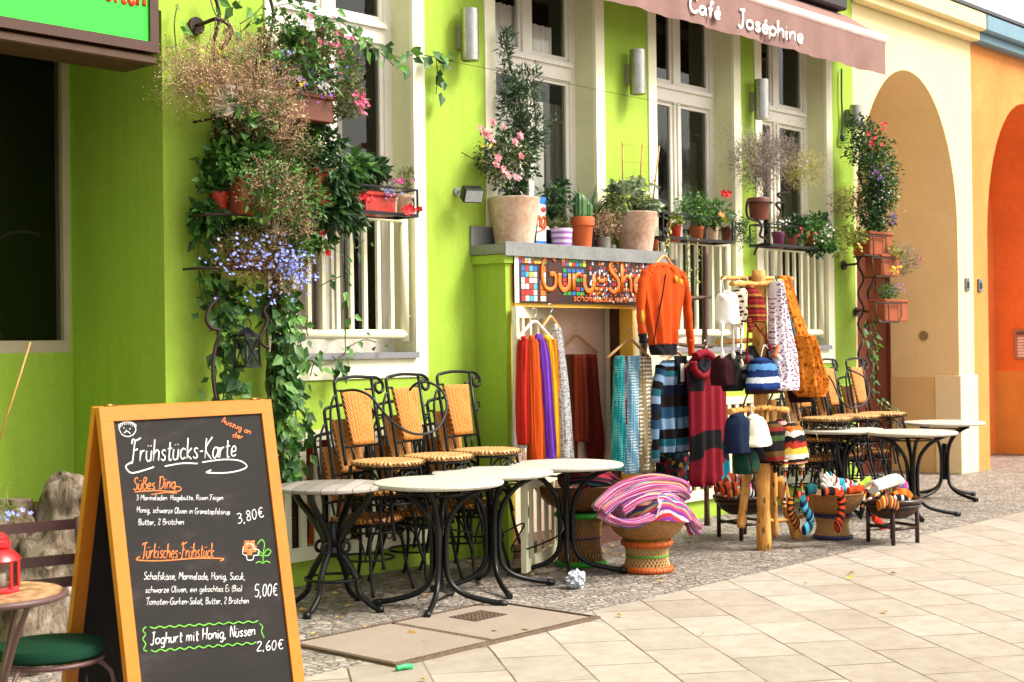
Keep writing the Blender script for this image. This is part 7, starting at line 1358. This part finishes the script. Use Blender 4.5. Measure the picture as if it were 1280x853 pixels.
t = pl('trailing_plant', 'dry brown and pale green plant trailing left of the right flower stand', 'trailing plant', 1055, 290, rY2); strands(t, 'dry_stalks', DRB, [(1055, 255, rY2, 20, 20, 330)], .06, .0022, 2); fol(t, 'olive_leaves', OLV, [(1056, 262, rY2, 18, 18, 200)], .025, .012); fol(t, 'pale_leaves', YLV, [(1062, 295, rY2, 20, 20, 280), (1052, 318, rY2, 10, 10, 60)], .034, .02); flowers(t, 'yellow_flowers', YELP, [(1072, 308, rY2 - .1, 6, 5, 6)], .016)
t = pl('ivy', 'thin ivy strand winding down the right flower stand to the chairs', 'ivy', 1090, 480, rY2); vine(t, 'foliage', IVY, [[(1084, 395, rY2), (1092, 430, rY2), (1090, 460, rY2), (1094, 500, rY2)], [(1082, 400, rY2), (1078, 420, rY2), (1090, 450, rY2)], [(1095, 500, -.3), (1105, 508, -.3), (1118, 516, -.3)]], .075, .055, .03, True, .03)
b = MB(); b.tube(spline([at(x, y, -.03) for x, y in ((1052, 86), (1052, 120), (1053, 150), (1052, 166))], 5), .009, 7); b.blob(at(1053, 172, -.04), (.025, .025, .045), 10, 0); tag(b.build('hanging_cable', mat('green_cable', (.01, .07, .045), .5), None, at(1052, 130, -.03)), 'dark green cable with a black socket hanging beside the right flower stand', 'cable')
# ------------------------------------------------------------------ pots on the ledge
lY = -.17
def ledge_pot(name, label, x, y0, w0, w1, m_, Y=lY, rim=False, cat='potted plant'):
    a = at(x, 300, Y); k = 1 / ppm(a); t = thing(name, label, cat, (a.x, Y, LEDGE_Z), 0, 'pots on the shop ledge'); H = Z_(x, y0, Y) - LEDGE_Z; r0, r1 = w0 * k, w1 * k; b = MB()
    pr = [(r1 * .92, 0.001), (r1, .005), (r1 + (r0 - r1) * .72, H * .72)] + ([(r0 * .95, H * .73), (r0 * 1.05, H * .74), (r0 * 1.07, H * .98), (r0 * 1.04, H), (r0 * .93, H), (r0 * .88, H * .85)] if rim else [(r0 * .985, H - .015), (r0, H - .006), (r0 * .98, H), (r0 * .91, H), (r0 * .87, H * .85)])
    b.lathe((a.x, Y, LEDGE_Z), pr, 36, True, .006, x); b.build('pot', m_, t); b = MB(); b.lathe((a.x, Y, LEDGE_Z), [(r0 * .89, H * .86), (0, H * .9)], 20, capb=False); b.build('soil', SOIL, t); return t
t = ledge_pot('rose_pot', 'large chalky clay pot with pink roses at the left end of the ledge', 643, 248, 33, 24, TERP)
fol(t, 'foliage', DLV, [(622, 190, lY, 22, 32, 330), (645, 205, lY, 24, 32, 330), (636, 235, lY, 26, 12, 160)], .036, .022); fol(t, 'green_leaves', OLV, [(630, 200, lY - .05, 28, 34, 200)], .034, .02); b = MB()
for k in range(8): b.tube(spline([at(640 + G(0, 6), 250, lY), at(636 + G(0, 14), 215, lY + G(0, .04)), at(632 + G(0, 24), 180 + G(0, 14), lY + G(0, .06))], 4), .004, 5)
b.build('stems', mat('rose_stem', S('#5a5a2a', .5), .7), t)
for x, y in ((612, 170), (618, 154), (631, 160), (652, 170), (621, 206), (629, 213), (635, 219), (652, 195), (647, 223), (624, 196), (600, 160), (608, 166), (615, 176), (645, 178)):
    b = MB()
    for q in range(4): b.flower(at(x, y, lY - .2) + Vector((G(0, .008), q * .006, G(0, .008))), .034 - .005 * (3 - q), 5, (G(0, .4), -1, G(.3, .3)))
    b.build('rose', ROSE, t)
flowers(t, 'yellow_rose', YELP, [(604, 183, lY - .18, 2, 2, 3)], .022)
t = ledge_pot('oleander', 'slender oleander with narrow dark leaves standing behind the roses on the ledge', 657, 262, 16, 13, BLACKP, -.1)
b = MB(); b.tube(spline([at(x, y, -.1) for x, y in ((657, 270), (658, 235), (656, 190), (652, 140), (640, 90), (628, 40))], 6), [.011] * 12 + [.009] * 10 + [.005] * 9, 7); b.tube(spline([at(x, y, -.1) for x, y in ((657, 230), (666, 190), (670, 150), (664, 110))], 6), .006, 6); b.build('trunk', mat('oleander_bark', S('#5a4632', .5), .8, .3, 20), t)
fol(t, 'foliage', OLE, [(652, 130, -.12, 24, 30, 330), (663, 165, -.12, 24, 22, 330), (640, 110, -.12, 14, 30, 150), (632, 70, -.12, 8, 34, 110), (658, 105, -.12, 18, 22, 150), (650, 160, -.1, 18, 18, 120)], .062, .013, .3, .6); fol(t, 'twig_leaves', OLE, [(690, 150, -.12, 10, 10, 18)], .05, .011, .2, .4)
# carton
a, c = at(657, 302, -.12), at(683, 302, -.12); z1 = Z_(670, 246, -.12); t = thing('carton', 'white and blue carton with orange lettering between the rose pot and the purple pot', 'carton', (a.x, -.12, LEDGE_Z)); b = MB(); b.bx(a.x - .06, c.x, -.12, -.05, LEDGE_Z + .001, z1); b.build('box', mat('carton_white', S('#eef2f6', .8), .5, .04, 4), t)
b = MB(); b.bx(a.x - .061, c.x + .001, -.1215, -.049, z1 - .05, z1 + .001); b.bx(a.x - .061, c.x + .001, -.1215, -.049, LEDGE_Z + .002, LEDGE_Z + .055); b.build('blue_band', mat('carton_blue', S('#1f7fd0', .7), .5, .05, 4), t)
cuv = plane_uv(Vector((0, -.121, 0)), Vector((1, 0, 0)), Vector((0, 0, -1))); F_ = lambda u, v: Vector((u, -.122, -v)); b = MB(); write(b, F_, 'na', cuv(671, 284), cuv(682, 285), .16, .011, .05, .0); free_ = [F_(*cuv(x, y)) for x, y in ((664, 288), (672, 290), (681, 286))]; b.tube(spline(free_, 4), .006, 5); b.build('lettering', mat('carton_orange', S('#e8641a', .75), .5), t); b = MB(); b.blob(at(679, 262, -.121), (.03, .006, .02), 10, .2); b.build('emblem', mat('carton_orange_red', S('#e8441a', .75), .5), t)
STRP = NT('lilac_stripes'); STRP.set(.3, 0, .5); sx_ = STRP.n('ShaderNodeSeparateXYZ'); STRP.l(STRP.obj(), sx_.inputs[0]); STRP.col(STRP.ramp(STRP.math('FRACT', STRP.math('MULTIPLY', sx_.outputs[2], 24)), [(0, S('#c79ad8', .75)), (.35, S('#f0e4f4', .82)), (.5, S('#e0c4ea', .8)), (.8, S('#a868c0', .7))]))
t = ledge_pot('small_pot', 'lilac striped pot with a little succulent on the ledge', 702, 286, 14, 12, STRP.m); fol(t, 'foliage', OLV, [(700, 280, lY, 14, 7, 130)], .024, .014, 0, .8)
t = ledge_pot('cactus_pot', 'terracotta pot with a ribbed two-stem cactus on the ledge', 728, 272, 14.5, 11, mat('orange_terracotta', S('#d9682e', .7), .7, .1, 7, .1), lY, True)
for nm, x, y0, y1, w in (('stem', 725, 241, 275, 8), ('stem', 735, 251, 275, 5.5)):
    a = at(x, y1, lY); k = 1 / ppm(a); H = (y1 - y0) * k; b = MB(); n = 40
    for i in range(13):
        g = i / 12; rr = w * k * (math.sin(min(1, (1 - g) * 3.2 + .02) * math.pi / 2) ** .7 if g > .5 else 1) * (.85 + .15 * min(1, g * 4))
        for q in range(n): an = 6.283 * q / n; b.v.append(Vector((a.x + rr * (1 + .13 * math.cos(10 * an)) * math.cos(an), lY + rr * (1 + .13 * math.cos(10 * an)) * math.sin(an), a.z + H * g)))
    for i in range(12):
        for q in range(n): q2 = (q + 1) % n; b.add((i * n + q, i * n + q2, (i + 1) * n + q2, (i + 1) * n + q), True)
    b.add(tuple(12 * n + q for q in range(n))); b.build(nm, mat('cactus_green', (.07, .16, .05), .5, .2, 8), t)
def blades(par, name, m_, px, py, Y, n, L, W, spread):
    b = MB(); c = at(px, py, Y)
    for k in range(n):
        a = U(0, 6.283); s_ = U(.6, 1.1); d = Vector((math.cos(a) * spread, math.sin(a) * spread * .6, 1)).normalized(); pts = [c + d * L * s_ * g + Vector((math.cos(a) * .5 * g * g * L * spread, math.sin(a) * .3 * g * g * L * spread, -.45 * g ** 2.4 * L * s_ * spread)) for g in (0, .25, .5, .75, 1)]
        sd_ = Vector((-math.sin(a), math.cos(a), 0)); i = len(b.v)
        for g, p in enumerate(pts):
            ww = W * (1, 1.1, .9, .6, .05)[g] * .5; p.y = min(p.y, -.01); b.v += [p + sd_ * ww, p - sd_ * ww]
        for g in range(4): b.add((i + 2 * g, i + 2 * g + 1, i + 2 * g + 3, i + 2 * g + 2), True)
    return b.build(name, m_, par)
t = ledge_pot('grass_lily_pot', 'dark pot with arching grassy leaves behind the cactus', 738, 286, 14, 11, BLACKP, -.08); blades(t, 'foliage', DLV, 738, 284, -.1, 60, .46, .016, .62); blades(t, 'lower_blades', GLV, 742, 284, -.1, 26, .36, .016, .7)
t = ledge_pot('dark_leafy_plant', 'dark leafy plant in shade between the carton and the lilac pot', 690, 288, 11, 9, BLACKP, -.07); fol(t, 'foliage', DLV, [(690, 255, -.07, 20, 24, 170), (695, 238, -.07, 16, 12, 50)], .06, .03); blades(t, 'blades', OLV, 690, 290, -.1, 14, .28, .012, .6)
t = ledge_pot('tin_pot', 'small tin pot with a dry brown and green herb beside the big clay pot', 754, 297, 10, 9.5, mat('tin', S('#a8a49c', .6), .35, .25, 8, metal=.8), lY); strands(t, 'dry_stalks', DRY, [(757, 282, lY - .03, 15, 15, 260)], .05, .0022, 2); fol(t, 'foliage', OLV, [(764, 268, lY - .03, 14, 18, 200)], .026, .014); fol(t, 'dry_leaves', DRB, [(758, 284, lY - .03, 14, 13, 170)], .022, .012)
b = MB(); a = at(767, 308, lY); k = 1 / ppm(a); b.lathe((a.x, lY + .02, LEDGE_Z), [(.035, .001), (.037, .01), (.037, .055), (.03, .06)], 18, capt=True); tag(b.build('tin_can', mat('tin', (.5, .5, .5), .4), None, (a.x, lY + .02, LEDGE_Z)), 'little empty tin between the tin pot and the big clay pot', 'tin can')
t = ledge_pot('trellis_pot', 'big stained clay pot with grey-leaved plant and bamboo trellis at the right of the ledge', 795, 266, 27.5, 20, mat('stained_terracotta', S('#c98a64', .7), .8, .25, 5, .3, 50, col2=S('#ecd2bc', .8)))
fol(t, 'foliage', GYL, [(775, 245, lY, 22, 16, 110), (805, 258, lY, 24, 10, 130), (800, 235, lY, 26, 14, 60), (815, 262, lY - .06, 14, 10, 60)], .055, .045); fol(t, 'green_leaves', OLV, [(795, 255, lY, 30, 14, 150), (765, 250, lY, 10, 16, 60)], .04, .028); strands(t, 'twigs', OLV, [(790, 245, lY, 30, 18, 40)], .14, .0022, 0)
CAN = mat('bamboo_cane', S('#c9924e', .7), .5, .2, 20)
for pts in (((779, 262), (778, 178)), ((799, 246), (803, 180)), ((815, 262), (824, 183))):
    b = MB(); b.tube([at(x, y, lY) for x, y in pts], .0065, 7); b.build('cane', CAN, t)
for y0, y1 in ((181, 185), (202, 206), (222, 226), (241, 244)):
    b = MB(); b.tube([at(778, y0, lY - .01), at(802, (y0 + y1) / 2, lY - .012), at(821, y1, lY - .01)], .002, 5); b.build('cross_wire', CAN, t)
t = ledge_pot('tiny_pot', 'tiny rust red pot at the right end of the ledge', 818, 300, 5, 4, TERR, -.2)
# floodlight
t = pl('floodlight', 'small black floodlight on the wall left of the roses', 'floodlight', 585, 243, -.1); c = at(590, 243, -.16); b = MB(); rot = Matrix.Rotation(R(-25), 4, 'Z') @ Matrix.Rotation(R(28), 4, 'X'); b.box(c, (.15, .085, .105), rot=rot, bev=.012); b.build('housing', BLACKP, t); b = MB(); b.box(c + rot.to_3x3() @ Vector((0, -.0445, 0)), (.125, .004, .08), rot=rot); b.build('glass', mat('lamp_glass', S('#c8ccd0', .7), .15), t); b = MB(); p = at(570, 240, 0); b.tube(spline([p, p + Vector((0, -.06, 0)), p + Vector((.05, -.1, -.01)), c + Vector((-.05, .05, 0))], 5), .01, 8); b.tube([p + Vector((0, -.001, 0)), p + Vector((0, -.02, 0))], .03, 12); b.build('bracket', mat('grey_bracket', (.35, .35, .35), .5), t)
# ------------------------------------------------------------------ stumps, cafe chair and table on the left
def bark_mat():
    m = NT('weathered_driftwood'); m.set(.8, 0, .2); o = m.obj(); v = m.mapping(o, (3, 3, .7)); w1 = m.noise(2.4, 6, v, .7); v2 = m.mix(.5, m.mapping(o, (7, 7, 2.2)), w1.outputs[1], 'ADD'); n2 = m.noise(2.2, 8, v2, .75); n1 = m.noise(2.4, 5, o)
    c = m.ramp(n2.outputs[0], [(.34, S('#2e2018', .4)), (.44, S('#8a7662', .55)), (.58, S('#b8a892', .64)), (.75, S('#dcd0be', .74))]); c = m.mix(.45, c, m.ramp(n1.outputs[0], [(.38, (.42, .34, .28)), (.6, (1, 1, 1))]), 'MULTIPLY'); m.col(c); m.bump(n2.outputs[0], 1.0, .03); return m.m
BARK = bark_mat()
def trunk(name, label, pts, Y, rpx, seed, cut=True):
    P = spline([at(x, y, Y + dy) for x, y, dy in pts], 8); k = 1 / ppm(P[0]); N = len(P); n = 30; b = MB()
    for i, p in enumerate(P):
        g = i / (N - 1) * (len(rpx) - 1); j = min(len(rpx) - 2, int(g)); r = (rpx[j] + (rpx[j + 1] - rpx[j]) * (g - j)) * k; tt = (P[min(N - 1, i + 1)] - P[max(0, i - 1)]).normalized(); u = tt.orthogonal().normalized() if i == 0 else (u - tt * u.dot(tt)).normalized(); v = tt.cross(u)
        for q in range(n):
            a = 6.283 * q / n; d = u * math.cos(a) + v * math.sin(a); w_ = 1 + .48 * noise.noise((p + d * r) * 5 + Vector((seed, 0, 0))) + .28 * noise.noise((p + d * r) * 13 + Vector((0, seed, 0))) + .06 * math.sin(a * 7 + i * .4); b.v.append(p + d * r * w_)
    for i in range(N - 1):
        for q in range(n): q2 = (q + 1) % n; b.add((i * n + q, i * n + q2, (i + 1) * n + q2, (i + 1) * n + q), True)
    b.add(tuple(range(n))[::-1]); b.add(tuple((N - 1) * n + q for q in range(n))); return b
gy = -.75
t = pl('tree_stump', 'big gnarled weathered tree stump leaning beside the menu board', 'tree stump', 70, 800, gy)
trunk('', '', [(45, 860, 0), (42, 800, 0), (52, 740, 0), (66, 690, 0), (80, 650, 0), (88, 615, 0), (90, 600, .02)], gy, [62, 55, 46, 38, 30, 28, 24], 1).build('trunk', BARK, t); trunk('', '', [(60, 790, -.1), (75, 770, -.12), (92, 765, -.12), (108, 775, -.1)], gy, [26, 24, 20, 12], 4).build('root', BARK, t); trunk('', '', [(84, 720, -.1), (94, 745, -.1), (98, 790, -.1), (100, 850, -.08)], gy, [10, 20, 22, 24], 6).build('root', mat('pale_root', S('#d8cab6', .75), .8, .2, 6, .6, 20), t)
b = MB(); p = at(60, 705, gy - .36); b.tube(circ(p, .022, 14, 'Y'), .009, 8, True); b.blob(p, (.016, .012, .016), 8, .1); b.build('knot', BARK, t)
t = pl('tree_stump', 'smaller sawn stump behind the red lantern', 'tree stump', 18, 700, gy + .1); trunk('', '', [(14, 760, 0), (16, 700, 0), (16, 660, 0), (17, 624, 0)], gy + .12, [30, 26, 25, 24], 9).build('trunk', BARK, t)
t = pl('small_plant', 'spindly plant with tiny blue flowers on the smaller stump', 'plant', 8, 645, gy); strands(t, 'foliage', YLV, [(6, 640, gy - .15, 12, 14, 30)], .10, .003, 1); flowers(t, 'blue_flowers', BLUE, [(10, 642, gy - .2, 10, 6, 8)], .014)
b = MB(); b.tube([at(38, 428, -.4), at(18, 492, -.42), at(-4, 560, -.44)], .005, 6); tag(b.build('cane', CAN, None, at(18, 492, -.42)), 'thin bare cane leaning by the entrance window', 'cane')
PURB = mat('purple_brown_metal', S('#6b4a48', .6), .45, .15, 12, .1); CUSH = fabric('green_cushion', S('#14402c', .6), .15, 5)
sp = atz(62, 812, .455); rz = R(-104)
t = thing('garden_chair', 'slatted metal garden chair with round dark green cushion at lower left', 'chair', (sp.x, sp.y, 0), rz); s_local[t.name] = True
b = MB(); b.lathe((0, 0, 0), [(0, .43), (.17, .432), (.188, .445), (.19, .46), (.178, .477), (.12, .488), (0, .492)], 40, True, .02, 2, capb=False); b.build('cushion', CUSH, t); b = MB(); b.tube(circ((0, 0, .422), .178, 34), .009, 8, True); b.build('seat_ring', PURB, t)
for sx, sy in ((1, 1), (1, -1), (-1, 1), (-1, -1)):
    b = MB(); b.tube(spline([(sx * .11, sy * .13, .42), (sx * .14, sy * .155, .40), (sx * .165, sy * .175, .34), (sx * .19, sy * .2, .01)], 5), .008, 8); b.build('leg', PURB, t)
for sy in (1, -1):
    b = MB(); b.tube([(-.15, sy * .168, .42), (-.19, sy * .17, .62), (-.235, sy * .17, .885)], .009, 8); b.build('post', PURB, t)
for z in (.655, .735, .86):
    b = MB(); x = -.19 - (z - .62) * .17; b.bar((x, -.168, z), (x, .168, z), .008, .038); b.build('slat', PURB, t)
tp = atz(-10, 742, .72); t = thing('round_table', 'small round mosaic table holding the red lantern', 'table', (tp.x, tp.y, 0)); s_local[t.name] = True; kk = 1 / ppm(tp); tr = 86 * kk
TM = NT('mosaic_top'); TM.set(.5, 0, .4); v_ = TM.n('ShaderNodeTexVoronoi'); v_.inputs['Scale'].default_value = 24; TM.l(TM.obj(), v_.inputs[0]); TM.col(TM.ramp(v_.outputs['Distance'], [(0, S('#d8b088', .7)), (.5, S('#c49468', .65)), (.9, S('#8a6444', .5))]))
b = MB(); b.lathe((0, 0, 0), [(0, .71), (tr * .97, .712), (tr * .97, .724), (0, .7245)], 48, capb=False); b.build('tabletop', TM.m, t); b = MB(); b.tube(circ((0, 0, .709), tr, 48), .011, 8, True); b.build('rim', PURB, t)
for k in range(3):
    a = k * 2.094 + .6; d = Vector((math.cos(a), math.sin(a), 0)); b = MB(); b.tube(spline([d * tr * .9 + Vector((0, 0, .7)), d * tr * .5 + Vector((0, 0, .55)), d * .05 + Vector((0, 0, .36)), d * tr * .55 + Vector((0, 0, .15)), d * tr * .95 + Vector((0, 0, .0))], 6), .01, 8); b.build('leg', PURB, t)
lp = atz(-3, 740, .7255); RL = mat('red_lantern_paint', S('#d8141c', .72), .3, .1, 6, spec=.6); t = thing('red_lantern', 'small red metal candle lantern on the mosaic table', 'lantern', lp); k = 1 / ppm(lp); r = 26 * k
b = MB(); b.lathe(lp, [(r * 1.02, 0), (r * 1.04, .006), (r, .014), (r * .96, .018)], 8, False, capt=True); b.lathe(lp, [(r * 1.0, .098), (r * 1.1, .104), (r * .98, .118), (r * .72, .132), (r * .5, .142), (r * .62, .146), (r * .62, .162), (r * .5, .168), (r * .52, .176), (r * .3, .19), (0, .194)], 24, True)
for q in range(8):
    a = q * math.pi / 4 + .2; d = Vector((math.cos(a), math.sin(a), 0)); b.bar(lp + d * r * .96 + Vector((0, 0, .012)), lp + d * r * .96 + Vector((0, 0, .1)), .008)
b.build('body', RL, t); b = MB(); b.lathe(lp, [(r * .9, .018), (r * .9, .098)], 24, capb=False); b.build('glass', GLASS, t); b = MB(); b.lathe(lp, [(r * .4, .019), (r * .4, .06), (0, .062)], 16); b.build('candle', mat('candle_wax', S('#efe6d2', .8), .4), t)
# ------------------------------------------------------------------ cellar hatch, litter
t = thing('cellar_hatch', 'two concrete hatch plates with toothed iron edging let into the cobbles', 'hatch', (5.4, -1.75, 0)); x0, x1, y0, y1 = 4.62, 6.15, -2.16, -1.36; CON = mat('hatch_concrete', S('#b3a291', .58), .8, .1, 4, .3, 150)
xm = 5.32
for a, c in ((x0 + .04, xm - .02), (xm + .02, x1 - .04)):
    b = MB(); b.bx(a, c, y0 + .05, y1 - .03, .001, .012, .003); b.build('plate', CON, t)
ED = mat('rusty_edge', S('#7d6654', .6), .7, .35, 20, .3, 80)
b = MB(); b.bx(x0, x1, y0, y0 + .012, .001, .016); b.bx(x0, x1, y0 + .034, y0 + .044, .001, .014); b.bx(x0, x0 + .012, y0 + .013, y1, .001, .016); b.bx(x0 + .024, x0 + .034, y0 + .05, y1, .001, .014); b.bx(x1 - .012, x1, y0 + .013, y1, .001, .014); b.bx(x0 + .035, x1, y1 - .012, y1, .001, .014)
n = 50
for i in range(n): x = x0 + (x1 - x0) * (i + .5) / n; b.bx(x - .006, x + .006, y0 + .0125, y0 + .0335, .001, .0125); b.bx(x - .006, x + .006, y1 - .03, y1 - .0125, .001, .012)
for i in range(24): y = y0 + .06 + (y1 - y0 - .1) * i / 24; b.bx(x0 + .0125, x0 + .0235, y, y + .014, .001, .0125); b.bx(xm - .016, xm + .016, y, y + .014, .001, .0125)
b.build('edging', ED, t)
b = MB(); gx, gy_ = 5.75, -1.62
for i in range(9): b.bx(gx - .13 + i * .03, gx - .118 + i * .03, gy_ - .1, gy_ + .1, .0122, .0165); 
for i in range(7): b.bx(gx - .13, gx + .122, gy_ - .1 + i * .031, gy_ - .09 + i * .031, .0125, .0155)
b.build('drain_grate', ED, t); b = MB(); b.quad((gx - .13, gy_ - .1, .0128 - .0004), (gx + .122, gy_ - .1, .0124), (gx + .122, gy_ + .1, .0124), (gx - .13, gy_ + .1, .0124)); b.build('drain_hole', mat('drain_dark', (.015, .012, .01), .9), t)
b = MB(); LIT = leafmat('fallen_leaf', (.40, .22, .04), (.62, .42, .12), .7, .1)
for k in range(210):
    x = U(4.2, 8.5) if random.random() < .8 else U(8, 13); y = -abs(G(0, .55)) - .12 if random.random() < .93 else U(-3.4, -1.5); s_ = U(.6, 1.2)
    b.leaf((x, y, .008), (G(0, 1), G(0, 1), .12), .05 * s_, .032 * s_, (G(0, .25), G(0, .25), 1), 0, .3)
tag(b.build('fallen_leaves', LIT), 'yellow fallen leaves scattered on the cobbles', 'leaves', kind='stuff')
p = atz(720, 736, 0); b = MB(); b.blob((p.x, p.y, .055), (.06, .055, .052), 24, .55, 3, 4.6)
for f in range(len(b.sm)): b.sm[f] = False
tag(b.build('crumpled_paper', mat('crumpled_paper', S('#e6e6e8', .8), .7, .15, 12, col2=S('#9fb4cc', .75)), None, (p.x, p.y, 0)), 'crumpled ball of white and bluish paper under the table by the shop', 'paper')
p = atz(505, 838, 0); b = MB(); b.tube(spline([p + Vector((-.04, .01, .012)), p + Vector((0, 0, .016)), p + Vector((.045, -.005, .01))], 4), [.012] * 4 + [.014] * 5, 8); tag(b.build('plastic_scrap', mat('green_plastic', (.02, .4, .12), .3, .1, 5), None, p), 'small green plastic scrap on the pavement before the hatch', 'litter')
